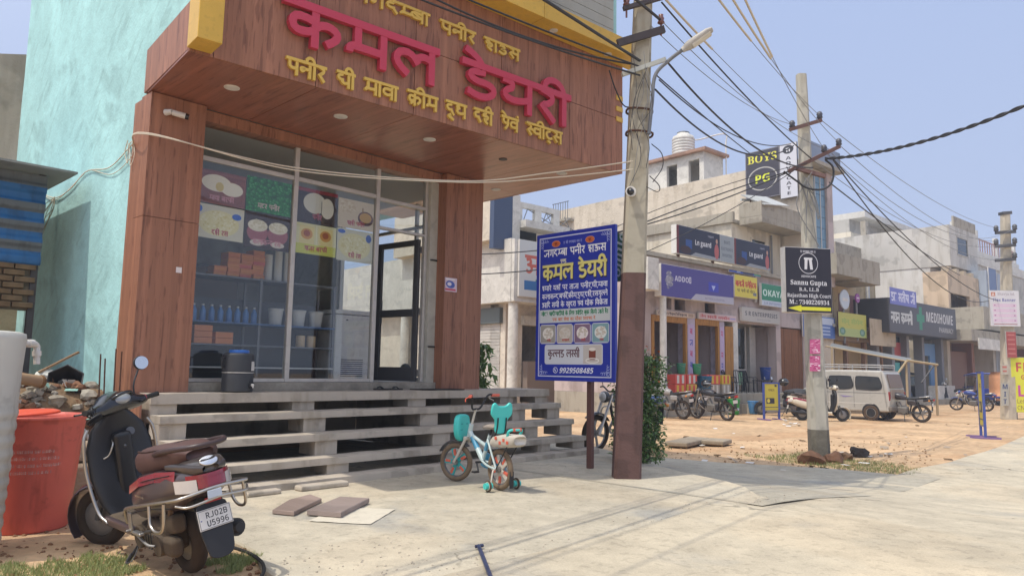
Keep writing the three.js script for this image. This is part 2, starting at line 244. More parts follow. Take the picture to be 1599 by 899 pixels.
function letterSolid(d, o, ex, ey, en, kx, ky, hw, depth) {   // strokes as raised bars: origin o, x axis ex, up axis ey, normal en
  const pos = []; let lift = 0;
  for (const s of d.strokes) {
    const P = s.map((p) => [p[0] * kx, -p[1] * ky]).filter((p, i, a) => !i || Math.hypot(p[0] - a[i - 1][0], p[1] - a[i - 1][1]) > 1e-5), n = P.length; if (n < 2) continue; lift = (lift + 0.0007) % 0.009;
    const L = [], R = [];
    for (let i = 0; i < n; i++) { const a = P[Math.max(0, i - 1)], b = P[Math.min(n - 1, i + 1)], l = Math.hypot(b[0] - a[0], b[1] - a[1]) || 1, tx = (b[0] - a[0]) / l, ty = (b[1] - a[1]) / l, ext = i === 0 ? -0.25 * hw : i === n - 1 ? 0.25 * hw : 0; const cx = P[i][0] + tx * ext, cy = P[i][1] + ty * ext; L.push([cx - ty * hw, cy + tx * hw]); R.push([cx + ty * hw, cy - tx * hw]); }
    const w = (p, z) => o.clone().addScaledVector(ex, p[0]).addScaledVector(ey, p[1]).addScaledVector(en, z), f = depth + lift, tri = (...a) => a.forEach((p) => pos.push(p.x, p.y, p.z));
    for (let i = 0; i < n - 1; i++) { const l0 = w(L[i], f), l1_ = w(L[i + 1], f), r0 = w(R[i], f), r1 = w(R[i + 1], f), a0 = w(L[i], 0), a1 = w(L[i + 1], 0), b0 = w(R[i], 0), b1 = w(R[i + 1], 0); tri(r0, r1, l1_, r0, l1_, l0, l0, l1_, a1, l0, a1, a0, r0, b1, r1, r0, b0, b1); }
    for (const [i, k] of [[0, 1], [n - 1, 0]]) { const l = w(L[i], f), r = w(R[i], f), a = w(L[i], 0), b = w(R[i], 0); k ? tri(l, a, b, l, b, r) : tri(l, b, a, l, r, b); }
  }
  const g = new THREE.BufferGeometry(); g.setAttribute('position', new THREE.Float32BufferAttribute(pos, 3)); g.computeVertexNormals(); return g;
}
function sheet(w, h, draw, rough = 0.45, extra = {}) {   // flat print computed on a canvas
  const c = document.createElement('canvas'); c.width = w; c.height = h; const g = c.getContext('2d'); draw(g, w, h);
  const t = new THREE.CanvasTexture(c); t.colorSpace = THREE.SRGBColorSpace; t.anisotropy = 8; const m = mat(1, 1, 1, rough, { map: t, ...extra }); return m;
}
const face = (w, h, x = 0, y = 0, z = 0, ry = 0) => keep(new THREE.PlaneGeometry(w, h).rotateY(ry).translate(x, y, z));
const fillT = (c, s, x, y, font, col, align = 'center', maxW) => { c.font = font; c.fillStyle = col; c.textAlign = align; c.textBaseline = 'alphabetic'; maxW ? c.fillText(s, x, y, maxW) : c.fillText(s, x, y); };
// ---------------------------------------------------------------- the ground
const gh = (x, z) => -0.35 * ss(6.2, 11.5, x);
{
  const ax = (list) => list.flatMap(([a, b, n]) => Array.from({ length: n }, (_, i) => a + (b - a) * i / n));
  const xs = [...ax([[-200, -20, 8], [-20, -2, 10], [-2, 4, 60], [4, 12, 20], [12, 45, 66], [45, 400, 20]]), 400], zs = [...ax([[-260, -40, 12], [-40, -18, 22], [-18, -8.5, 30], [-8.5, -3, 60], [-3, 6, 9], [6, 120, 8]]), 120];
  const pos = [], idx = [], n = zs.length;
  for (const x of xs) for (const z of zs) { const near = ss(3.4, 2.4, x), bump = (groundNoise(x, z) * 0.05 + near * 0.05 * (groundNoise(x * 0.25 + 7, z * 0.25) )); pos.push(x, gh(x, z) - 0.03 + bump, z); }
  for (let i = 0; i < xs.length - 1; i++) for (let j = 0; j < n - 1; j++) { const a = i * n + j, b = a + n; idx.push(a, a + 1, b, b, a + 1, b + 1); }
  const g = new THREE.BufferGeometry(); g.setAttribute('position', new THREE.Float32BufferAttribute(pos, 3)); g.setIndex(idx); g.computeVertexNormals();
  structure('ground', g, mat(0.90, 0.73, 0.54, 0.97, { map: at2(TX.dirt, 5), bumpMap: TX.dirtB, bumpScale: 0.02 }));
}
function stripSheet(rows, nsub, off) {   // rows: [[xa,za],[xb,zb]]
  const pos = [], idx = [];
  for (const [a, b] of rows) for (let k = 0; k <= nsub; k++) { const t = k / nsub, x = l1(a[0], b[0], t), z = l1(a[1], b[1], t); pos.push(x, gh(x, z) + off, z); }
  for (let i = 0; i < rows.length - 1; i++) for (let k = 0; k < nsub; k++) { const a = i * (nsub + 1) + k, b = a + nsub + 1; idx.push(a, b, a + 1, b, b + 1, a + 1); }
  const g = new THREE.BufferGeometry(); g.setAttribute('position', new THREE.Float32BufferAttribute(pos, 3)); g.setIndex(idx); g.computeVertexNormals(); return g;
}
{
  const rows = []; for (let i = 0; i <= 60; i++) { const x = -40 + (i <= 40 ? i * 1.5 : 60 + (i - 40) * 6), zn = -3.04 - 0.5 * ss(6.5, 9, x) + 0.05 * Math.sin(x * 1.7) + 0.12 * Math.sin(x * 0.43) - 0.0 * x; rows.push([[x, x < 1.4 ? -1.6 : x < 7.3 ? zn - 0.35 : zn], [x, 8]]); }
  structure('main_road', stripSheet(rows, 6, 0.004), mat(0.60, 0.56, 0.49, 0.95, { map: at2(TX.pave, 6), bumpMap: TX.concreteB, bumpScale: 0.008 }));
  const r2 = []; for (let i = 0; i <= 40; i++) { const z = -3.0 - i * 1.6; r2.push([[6.6, z], [12.9 - 1.3 * ss(-3.5, -8, z) + 0.12 * Math.sin(z * 2.1), z]]); }
  structure('side_road', stripSheet(r2, 14, 0.009), mat(0.48, 0.465, 0.43, 0.95, { map: at2(TX.pave, 4), bumpMap: TX.concreteB, bumpScale: 0.008 }));
  // apron in front of the shop, its broken edge standing a little above the road
  const edge = []; for (let i = 0; i <= 44; i++) { const x = 1.9 + (7.12 - 1.9) * i / 44; edge.push([x, -2.95 - 0.2 * ss(3.2, 5, x) + 0.03 * Math.sin(x * 5.1) + 0.035 * (hash(i, 3, 5) - 0.5)]); }
  const poly = [[2.86, -9.9], [2.86, -6.3], [2.74, -5.8], [2.6, -5.35], [2.5, -5.0], [2.46, -4.6], [2.3, -4.15], [2.22, -3.6], [1.95, -3.2], ...edge, ...[[1187, 774], [1165, 760], [1135, 751], [1100, 744], [1070, 738], [1045, 731], [1010, 722]].map(([x, y]) => { const p = onY(x, y, 0); return [p.x, p.z]; }), [9.0, -6.0], [9.5, -6.9], [9.7, -9.9]];
  const g = prism(poly.map(([x, z]) => [x, -z]), 0.3, 0.012).rotateX(-Math.PI / 2).translate(0, -0.15, 0);
  structure('concrete_apron', g, mat(0.575, 0.55, 0.50, 0.95, { map: TX.pave, bumpMap: TX.concreteB, bumpScale: 0.012 }));
}

// ---------------------------------------------------------------- steps
const SX0 = 2.87, SX1 = 8.92, FLOOR = 0.905;
const stepMat = conc(0.56, 0.49, 0.40, { map: at2(TX.grime, 2.2) });
{
  const t = thing('concrete_steps', 'wide grey concrete steps with open risers below the shop front', 'steps');
  const lv = [[0.905, -7.53, 0.105], [0.70, -7.28, 0.075], [0.47, -7.03, 0.075], [0.24, -6.79, 0.07], [0.065, -6.55, 0.10]];
  const px = [[2.87, 3.14], [4.43, 4.72], [6.11, 6.41], [7.84, 8.12], [8.62, 8.915]];
  const nose = (x0, x1, y0, y1, z0, z1, k) => { const g = new THREE.BoxGeometry(x1 - x0, y1 - y0, z1 - z0, 40, 2, 2), p = g.attributes.position; for (let i = 0; i < p.count; i++) { const x = p.getX(i) + (x0 + x1) / 2, f = p.getZ(i) > (z1 - z0) * 0.4, top = p.getY(i) > 0; if (f) p.setZ(i, p.getZ(i) + (hash(Math.round(x * 12), k, 3) - 0.5) * 0.012 - (top ? 0.006 : 0)); if (top) p.setY(i, p.getY(i) + (hash(Math.round(x * 9), k, 8) - 0.5) * 0.006); } g.computeVertexNormals(); return g.translate((x0 + x1) / 2, (y0 + y1) / 2, (z0 + z1) / 2); };
  lv.forEach(([y, z, h], k) => {
    part('tread', nose(SX0 + k * 0.001, SX1 + k * 0.001, y - h, y, k === 0 ? -8.25 : z - 0.30, z, k), stepMat, t);
    if (k < 4) for (const [a, b] of px) part('pier', bb(a + 0.004 * k, b, lv[k + 1][0] - 0.002, y - h + 0.002, z - 0.36, z - 0.03, 0.008), stepMat, t);
  });
  part('back_wall', [bb(7.44, SX1 - 0.02, -0.02, 0.797, -8.30, -8.2), bb(7.44, 7.54, -0.02, 0.797, -10.6, -8.301), bb(SX0 + 0.01, 7.439, -0.02, 0.797, -10.7, -10.6), bb(SX0 + 0.004, SX0 + 0.08, -0.02, 0.797, -10.599, -7.55)], stepMat, t);
  part('broken_kerb', [bx(0.55, 0.055, 0.14, 4.15, 0.025, -6.44, 0.02), bx(0.34, 0.05, 0.11, 3.52, 0.022, -6.455, 0.02)], stepMat, t);
}
// ---------------------------------------------------------------- the dairy shop
const woodM = mat(0.46, 0.245, 0.165, 0.48, { map: TX.wood, specularIntensity: 0.6 });
const woodM2 = mat(0.44, 0.235, 0.16, 0.48, { map: at2(TX.wood, 1.37), specularIntensity: 0.6 });
const turq = plas(0.44, 0.76, 0.77), yellowM = mat(0.72, 0.46, 0.07, 0.4, { map: TX.scuff });
const SOF = 4.05, FA = V(2.61, SOF, -6.56), FB = V(8.61, SOF, -5.92), FE = FB.clone().sub(FA).normalize(), FN = V(-FE.z, 0, FE.x), FT = -Math.atan2(FE.z, FE.x);
const fas = (px, py, off = 0) => { const p = onPlane(px, py, FA.clone().addScaledVector(FN, off), FN); return [p.clone().sub(FA).dot(FE), p.y - SOF]; };
const shop = thing('dairy_shop', 'turquoise corner shop with wood-panelled front, yellow trim and big red lettering', 'shop building');
{
  const TOP = 8.6, Fo = (u, w) => [FA.x + FE.x * u + FN.x * w, FA.z + FE.z * u + FN.z * w];
  const foot = [[2.795, -6.62], Fo(5.96, -0.06), [8.52, -13.2], [2.83, -13.2], [2.83, -8.1], [2.795, -8.06]];
  const wallGeo = (poly, y0, y1) => prism(poly.map(([x, z]) => [x, -z]), y1 - y0).rotateX(-Math.PI / 2).translate(0, (y0 + y1) / 2, 0);
  part('wall', [wallGeo(foot, SOF + 0.03, TOP)], turq, shop).userData.label = 'upper storeys'; part('roof_slab', wallGeo([Fo(-0.02, 0.72), Fo(6.3, 1.5), [8.9, -13.4], [2.6, -13.4]], TOP, TOP + 0.16), turq, shop);
  {   // hand-trowelled side wall
    const g = new THREE.BoxGeometry(0.24, 8.76, 5.33, 1, 80, 50), p = g.attributes.position;
    for (let i = 0; i < p.count; i++) if (p.getX(i) < 0) { const z = p.getZ(i), y = p.getY(i); p.setX(i, p.getX(i) - 0.012 * (fbm((z + 10) / 20, (y + 10) / 20, 30, 24, 3, 301) - 0.5)); }
    g.computeVertexNormals(); part('wall', g.translate(2.925, 4.2, -10.735), turq, shop).userData.label = 'sunlit turquoise side wall';
  }
  part('wall', bb(7.58, 7.74, 0.3, 1.0, -13.2, -8.31), plas(0.62, 0.6, 0.55), shop); part('wall', bb(7.58, 7.74, 1.0, SOF - 0.004, -13.2, -11.6), plas(0.62, 0.6, 0.55), shop);
  { const w = new THREE.Group(); w.name = 'side_window'; shop.add(w); for (const z of [-8.34, -9.4, -10.5, -11.58]) part('frame', bb(7.63, 7.69, 1.001, 3.94, z - 0.025, z + 0.025, 0.005), MT.alu, w); for (const [a, b] of [[-9.374, -8.366], [-10.474, -9.426], [-11.554, -10.526]]) { part('frame', bb(7.63, 7.69, 1.001, 1.05, a, b, 0.005), MT.alu, w); part('frame', bb(7.63, 7.69, 3.5, 3.55, a, b, 0.005), MT.alu, w); part('pane', bb(7.658, 7.663, 1.051, 3.499, a, b), MT.glass, w); part('pane', bb(7.658, 7.663, 3.551, 3.94, a, b), MT.glass, w); } }
  part('wall', bb(2.97, 7.57, 0.3, SOF - 0.004, -13.2, -13.05), plas(0.42, 0.42, 0.42), shop);
  part('floor', bb(2.965, 7.575, 0.80, 1.0, -13.04, -8.16), mat(0.35, 0.34, 0.32, 0.4), shop);
  part('ceiling', bb(2.965, 7.575, 3.95, SOF + 0.02, -13.04, -8.2), mat(0.5, 0.5, 0.48, 0.9), shop);
  part('sill', bb(3.37, 6.92, FLOOR + 0.001, 1.005, -8.2, -7.96, 0.008), conc(0.46, 0.43, 0.38), shop);
  // wood-clad columns, each built of boards
  for (const [x0, x1, z0, lab] of [[2.775, 3.36, -8.39, 'left'], [6.93, 7.68, -8.3, 'right']]) {
    const c = new THREE.Group(); c.name = 'column'; shop.add(c);
    const ys = lab === 'left' ? [FLOOR + 0.001, 2.72, SOF - 0.003] : [FLOOR + 0.001, SOF - 0.003];
    for (let k = 0; k < ys.length - 1; k++) { part('panel', bb(x0 + 0.02, x1, ys[k], ys[k + 1] - 0.006, -7.87, -7.85), woodM, c); part('panel', bb(x0, x0 + 0.02, ys[k], ys[k + 1] - 0.006, z0 + (lab === 'left' ? 0.28 : 0.2), -7.846), woodM2, c); }
    part('core', bb(x0 + 0.025, x1 - 0.005, FLOOR + 0.002, SOF - 0.01, z0 + 0.01, -7.872), woodM2, c);
  }
  part('panel', bb(2.775, 2.795, -0.05, FLOOR, -8.11, -7.55), woodM2, shop);
  // fascia panels
  const F = new THREE.Group(); F.name = 'fascia'; F.position.copy(FA); F.rotation.y = FT; shop.add(F);
  const us = [0.0, ...[[335, 60], [496, 70], [648, 110], [783, 130], [890, 160]].map(([x, y]) => fas(x, y)[0]), 6.03], vs = [0, 0.8, 1.62];
  for (let i = 0; i < us.length - 1; i++) for (let j = 0; j < 2; j++) part('panel', bb(us[i] + 0.004, us[i + 1] - 0.004, vs[j] + (j ? 0.004 : 0), vs[j + 1] - 0.004, -0.03, 0.0), i % 2 ? woodM : woodM2, F);
  part('backing', bb(0.02, 6.0, 0.02, 1.6, -0.06, -0.032), woodM2, F);
  for (let j = 0; j < 1; j++) part('panel', bb(0.0, 0.06, 0.022, 0.5, -1.5, -0.034), woodM, F);
  part('panel', wallGeo([Fo(5.985, -0.036), Fo(6.028, -0.036), [8.60, -11], [8.56, -11]], SOF + 0.001, SOF + 1.6), woodM2, shop); part('panel', wallGeo([[7.69, -7.955], [8.555, -7.955], [8.555, -11], [7.76, -11]], SOF, SOF + 0.02), mat(0.42, 0.195, 0.14, 0.3, { map: at2(TX.wood, 1.5) }), shop);
  // yellow post and canopy
  part('yellow_post', [bb(-0.02, 0.2, 0.02, 4.2, 0.004, 0.30, 0.008)], yellowM, F);
  for (const [a, b] of [[0.205, 2.2], [2.206, 4.12], [4.126, 6.2]]) part('yellow_canopy', bb(a, b, 1.60, 1.83, 0.004, 0.34, 0.006), yellowM, F);
  for (const [px, py] of [[735, 15], [865, 63], [950, 98]]) { const [u] = fas(px, py, 0.17); part('downlight', new THREE.CylinderGeometry(0.055, 0.055, 0.012, 20).translate(u, 1.597, 0.17), MT.white, F); }
  for (const [py] of [[150], [167], [183]]) { const [u, v] = fas(967, py + 4, 0); part('yellow_bar', bb(5.88, 6.02, v - 0.035, v + 0.035, 0.001, 0.014), yellowM, F); }
  // upper front: planks and dark window
  for (let k = 0; k < 14; k++) part('plank', bb(4.22, 5.86, 1.84 + k * 0.15, 1.84 + k * 0.15 + 0.143, -0.058, -0.03), mat(0.50, 0.50, 0.45, 0.6, { map: TX.grime }), F);
  part('upper_window', bb(0.35, 4.21, 1.84, 4.2, -0.058, -0.04), mat(0.05, 0.075, 0.12, 0.08), F);
  for (const u of [1.6, 2.9, 4.0]) part('upper_window_frame', bb(u, u + 0.05, 1.84, 4.2, -0.04, -0.02), MT.darkAlu, F);
  // letters
  const red = mat(0.52, 0.045, 0.085, 0.4), gold = mat(0.66, 0.44, 0.08, 0.45), dark = mat(0.06, 0.01, 0.015, 0.5);
  const word = (text, a, b, ky, hw, m, depth, name) => { const [u0, v0] = fas(a[0], a[1], 0.02), [u1] = fas(b[0], b[1], 0.02), d = devanagari(text); return part(name, letterSolid(d, V(u0, v0, depth > 0.05 ? 0.02 : 0.001), V(1, 0, 0), V(0, 1, 0), V(0, 0, 1), (u1 - u0) / d.width, ky, hw, depth), m, F); };
  for (const [t, a, b] of [['कमल', [445, 1], [683, 82]], ['डेयरी', [722, 97], [888, 155]]]) {
    word(t, a, b, 0.41, 0.042, red, 0.06, 'red_lettering');
  }
  const y3 = (x) => 90 + 0.272 * (x - 448);
  for (const [t, a, b] of [['पनीर', 448, 510], ['द्यी', 527, 555], ['मावा', 570, 622], ['क्रीम', 637, 684], ['दूध', 697, 729], ['दही', 741, 770], ['ऐवं', 784, 810], ['स्वीट्स', 823, 878]]) word(t.replace('ऐ', 'एे'), [a, y3(a)], [b, y3(b)], 0.155, 0.0155, gold, 0.03, 'gold_lettering');
  for (const [t, a, b] of [['जगदंम्बा', [545, -25], [672, 23]], ['पनीर', [688, 32], [743, 53]], ['हाउस', [757, 59], [812, 80]]]) word(t, a, b, 0.14, 0.0155, gold, 0.03, 'gold_lettering');
  // soffit
  const S = new THREE.Group(); S.name = 'soffit'; shop.add(S);
  const cuts = [0.03, ...[[493, 139], [648, 180], [783, 218], [890, 247]].map(([x, y]) => { const p = onY(x, y, SOF); return p.clone().sub(FA).dot(FE); }), 5.99];
  const sofM = mat(0.42, 0.195, 0.14, 0.3, { map: at2(TX.wood, 1.5), specularIntensity: 0.8 });
  for (let i = 0; i < cuts.length - 1; i++) { const a = Fo(i ? cuts[i] + 0.004 : 0.002, -0.034), b = Fo(cuts[i + 1] - 0.004, -0.034), zb = -7.95; part('panel', wallGeo([a, b, [b[0] + 0.02, zb], [i ? a[0] + 0.02 : 2.77, zb]], SOF, SOF + 0.02), sofM, S); }
  for (const [px, py, on] of [[362, 137, 1], [532, 182, 1], [671, 218, 1], [786, 249, 0], [878, 271, 1], [775, 296, 1]]) { const p = onY(px, py, SOF); part('downlight', on ? lathe([[0, -0.012], [0.06, -0.012], [0.078, -0.006], [0.08, 0.004], [0, 0.004]], 24).translate(p.x, SOF, p.z) : new THREE.CylinderGeometry(0.06, 0.06, 0.008, 20).translate(p.x, SOF - 0.002, p.z), on ? MT.white : MT.black, S); }
  part('beam', bb(3.362, 6.925, 3.92, SOF - 0.002, -8.19, -7.97), woodM, shop);
  // shop window
  const win = (name, bars, panes, m = MT.alu, parent = shop) => { const w = new THREE.Group(); w.name = name; parent.add(w); for (const b of bars) part('frame', bb(...b, 0.006), m, w); for (const p of panes) part('pane', bb(p[0], p[1], p[2], p[3], p[4], p[4] + 0.005), MT.glass, w); return w; };
  const z = -8.1, h = 0.03;
  const bar = (x0, x1, y0, y1, d = 0) => [x0, x1, y0, y1, z - h - d, z + h + d];
  win('shop_window', [bar(3.365, 3.415, 1.006, 3.92), bar(4.605, 4.665, 1.006, 3.92, 0.004), bar(3.416, 4.604, 1.006, 1.05), bar(3.416, 4.604, 3.50, 3.555)], [[3.416, 4.604, 1.051, 3.499, z], [3.416, 4.604, 3.556, 3.919, z]]);
  win('shop_window', [bar(5.855, 5.915, 1.006, 3.92, 0.004), bar(4.666, 5.854, 1.006, 1.05), bar(4.666, 5.854, 3.50, 3.555)], [[4.666, 5.854, 1.051, 3.499, z], [4.666, 5.854, 3.556, 3.919, z]]);
  win('door_frame', [bar(6.73, 6.78, 1.006, 3.92), bar(5.916, 6.729, 3.48, 3.53), bar(5.916, 6.729, 3.09, 3.13)], [[5.916, 6.729, 3.531, 3.919, z], [5.916, 6.729, 3.131, 3.479, z]]);
  part('jamb_wall', bb(6.785, 6.927, 1.002, 3.918, -8.2, -8.02), plas(0.60, 0.58, 0.50), shop);
  for (const y of [1.5, 2.75]) part('jamb_hook', bb(6.80, 6.92, y, y + 0.02, -8.018, -8.0), MT.black, shop);
  const D = new THREE.Group(); D.name = 'door'; D.position.set(6.715, 1.012, -8.16); D.rotation.y = Math.PI / 2 + 0.1; shop.add(D);   // swung inwards on its right-hand hinges
  const dw = 0.86, dh = 2.05, fr = (x0, x1, y0, y1) => bb(x0, x1, y0, y1, -0.022, 0.022, 0.006);
  for (const q of [[0.0, 0.085, 0, dh], [dw - 0.085, dw, 0, dh], [0.086, dw - 0.086, 0, 0.20], [0.086, dw - 0.086, dh - 0.085, dh], [0.086, dw - 0.086, 0.93, 1.04]]) part('door_rail', fr(...q), MT.darkAlu, D);
  part('door_pane', bb(0.086, dw - 0.086, 0.201, 0.929, -0.003, 0.003), MT.glass, D); part('door_pane', bb(0.086, dw - 0.086, 1.041, dh - 0.086, -0.003, 0.003), MT.glass, D);
  part('door_handle', [rod(V(dw - 0.045, 0.85, 0.05), V(dw - 0.045, 1.2, 0.05), 0.012), rod(V(dw - 0.045, 0.88, 0.02), V(dw - 0.045, 0.88, 0.05), 0.008), rod(V(dw - 0.045, 1.17, 0.02), V(dw - 0.045, 1.17, 0.05), 0.008)], MT.steel, D);
  for (const y of [0.12, 1.0, 1.9]) part('hinge', rod(V(0, y - 0.05, 0.03), V(0, y + 0.05, 0.03), 0.012), MT.dullMetal, D);
}
// small things on the facade
{
  const cctv = (pos, turn, label, s = 1) => { const t = thing('security_camera', label, 'security camera', pos, turn); part('bracket', [rod(V(0, 0, -0.06), V(0, 0, 0.03), 0.035 * s, 0.025 * s, 14)], MT.white, t); part('housing', [rod(V(0, -0.01, 0.03), V(0.09 * s, -0.03, 0.12 * s), 0.03 * s, 0.032 * s, 16)], MT.white, t); part('lens', rod(V(0.09 * s, -0.03, 0.12 * s), V(0.115 * s, -0.036, 0.145 * s), 0.032 * s, 0.03 * s, 16), MT.blackGloss, t); return t; };
  const p = onZ(262, 177, -7.85); cctv(V(p.x, p.y, -7.79), 0.4, 'small white security camera on the wooden column beside the turquoise wall');
  const q = onZ(279, 422, -7.85); solo('paper_sticker', 'small white paper sticker on the wooden column beside the shop window', 'sticker', face(0.06, 0.06, q.x, q.y, -7.847).rotateX(0), mat(0.75, 0.68, 0.66, 0.8));
  const st = sheet(128, 96, (c, w, h) => { c.fillStyle = '#d9c3cf'; c.fillRect(0, 0, w, h); c.fillStyle = '#4a5fb0'; c.beginPath(); c.ellipse(60, 46, 46, 26, 0.1, 0, 7); c.fill(); c.fillStyle = '#e8dfe6'; c.beginPath(); c.ellipse(50, 44, 22, 13, 0, 0, 7); c.fill(); c.fillStyle = '#c4405a'; c.fillRect(8, 76, 108, 12); c.fillStyle = '#f3eef0'; c.fillRect(14, 6, 90, 8); });
  const w = onZ(704, 445, -7.85); solo('printed_sticker', 'pink and blue printed sticker on the wooden column beside the glass door', 'sticker', face(0.24, 0.2, w.x, w.y, -7.846), st);
}
// ---------------------------------------------------------------- posters stuck inside the window
{
  const R = (c, x, y, w, h, col) => { c.fillStyle = col; c.fillRect(x, y, w, h); }, E = (c, x, y, a, b, col) => { c.fillStyle = col; c.beginPath(); c.ellipse(x, y, a, b, 0, 0, 7); c.fill(); };
  const spots = (c, x, y, a, b, n, cols, r) => { for (let i = 0; i < n; i++) { const t = rnd() * 6.283, k = Math.sqrt(rnd()); E(c, x + a * k * Math.cos(t), y + b * k * Math.sin(t), r * rr(0.6, 1.3), r * rr(0.5, 1), pick(cols)); } };
  const cap = (c, s, col = '#b5505a') => paintHindi(c, s, 128, 142, 26, col, 0.2, 'center');
  const rows = [
    ['pink food poster with two white cheese balls on wood', (c) => { R(c, 0, 0, 256, 190, '#8a5048'); for (let i = 0; i < 30; i++) R(c, 0, rr(0, 190), 256, 2, pick(['#7a443c', '#975c50'])); E(c, 95, 70, 80, 48, '#efe6d2'); E(c, 180, 92, 62, 40, '#f0e8d6'); E(c, 112, 88, 22, 26, '#d9c47e'); cap(c, 'मावा बरफी', '#c98a92'); }],
    ['green food poster covered with peas', (c) => { R(c, 0, 0, 256, 190, '#15602a'); for (let i = 0; i < 240; i++) { const x = rr(0, 256), y = rr(0, 190); E(c, x, y, 13, 12, '#0f5a26'); E(c, x - 1, y - 1, 11, 10, '#1f8a3c'); E(c, x - 4, y - 4, 4, 3, '#63b878'); } cap(c, 'मटर पनीर', '#d8b8b0'); }],
    ['white food poster with a yellow sweet and blue flowers', (c) => { R(c, 0, 0, 256, 190, '#d8d2be'); E(c, 120, 100, 110, 72, '#e6dca8'); spots(c, 120, 95, 96, 58, 160, ['#e9dfae', '#dccf90', '#f0e8c4'], 7); E(c, 215, 50, 26, 18, '#2f62c4'); E(c, 12, 30, 16, 20, '#3a6ccc'); cap(c, 'दही रस'); }],
    ['dark food poster with two pink bowls of sweets', (c) => { R(c, 0, 0, 256, 190, '#43302f'); for (const x of [72, 188]) { E(c, x, 105, 58, 52, '#a8636c'); E(c, x, 68, 55, 32, '#e9e0c8'); spots(c, x, 62, 46, 24, 60, ['#f3ead4', '#ded2b2'], 7); E(c, x, 160, 40, 16, '#d8cdc0'); } cap(c, 'कलाकन्द रस', '#cf8f98'); }],
    ['red food poster with a large white cheese block', (c) => { R(c, 0, 0, 256, 190, '#8f2026'); R(c, 0, 20, 256, 170, '#3a2a28'); E(c, 110, 78, 72, 58, '#d9d4c4'); E(c, 190, 96, 42, 58, '#e3ded0'); R(c, 150, 60, 6, 70, '#8e8678'); cap(c, 'पनीर'); }],
    ['cream food poster with a brown curry bowl', (c) => { R(c, 0, 0, 256, 190, '#d9c8ac'); spots(c, 60, 50, 60, 40, 50, ['#e4d6bd', '#cdb894'], 8); E(c, 196, 110, 56, 48, '#5d3020'); E(c, 196, 104, 44, 34, '#c99a34'); R(c, 170, 40, 8, 40, '#8f6a2c'); cap(c, 'शाही पनीर'); }],
    ['cream food poster with two orange milk cakes', (c) => { R(c, 0, 0, 256, 190, '#e2dcae'); for (const x of [68, 186]) { R(c, x - 46, 18, 92, 110, '#e8d99a'); E(c, x, 66, 36, 34, '#d39a48'); E(c, x, 62, 20, 20, '#a8552a'); } R(c, 126, 0, 5, 190, '#f0ead0'); R(c, 0, 128, 256, 62, '#cfd05e'); cap(c, 'गाजर बरफी'); }],
    ['white food poster with a yellow sweet and a blue spoon', (c) => { R(c, 0, 0, 256, 190, '#d6d2bc'); E(c, 124, 98, 114, 76, '#e4dba6'); spots(c, 124, 95, 98, 60, 160, ['#ebe2b2', '#dccf90', '#f0e8c4'], 7); E(c, 30, 18, 26, 12, '#2f62c4'); E(c, 224, 40, 20, 24, '#2a55a8'); cap(c, 'दही रस'); }],
  ];
  // left edge, right edge, top, bottom on the pane
  const cells = [[3.43, 4.0, 3.02, 3.42], [4.0, 4.6, 3.02, 3.45], [3.43, 4.0, 2.62, 3.02], [4.0, 4.6, 2.58, 3.02], [4.67, 5.27, 3.0, 3.45], [5.27, 5.85, 3.02, 3.42], [4.67, 5.27, 2.6, 3.0], [5.27, 5.85, 2.58, 3.02]];
  rows.forEach(([label, draw], i) => { const [a, b, y0, y1] = cells[i], m = sheet(256, 190, draw, 0.5); const o = solo('food_poster', label + ', stuck on the shop window', 'poster', [face(b - a - 0.012, y1 - y0 - 0.012, (a + b) / 2, (y0 + y1) / 2, -8.104)], m, 'food posters on the shop window'); });
}
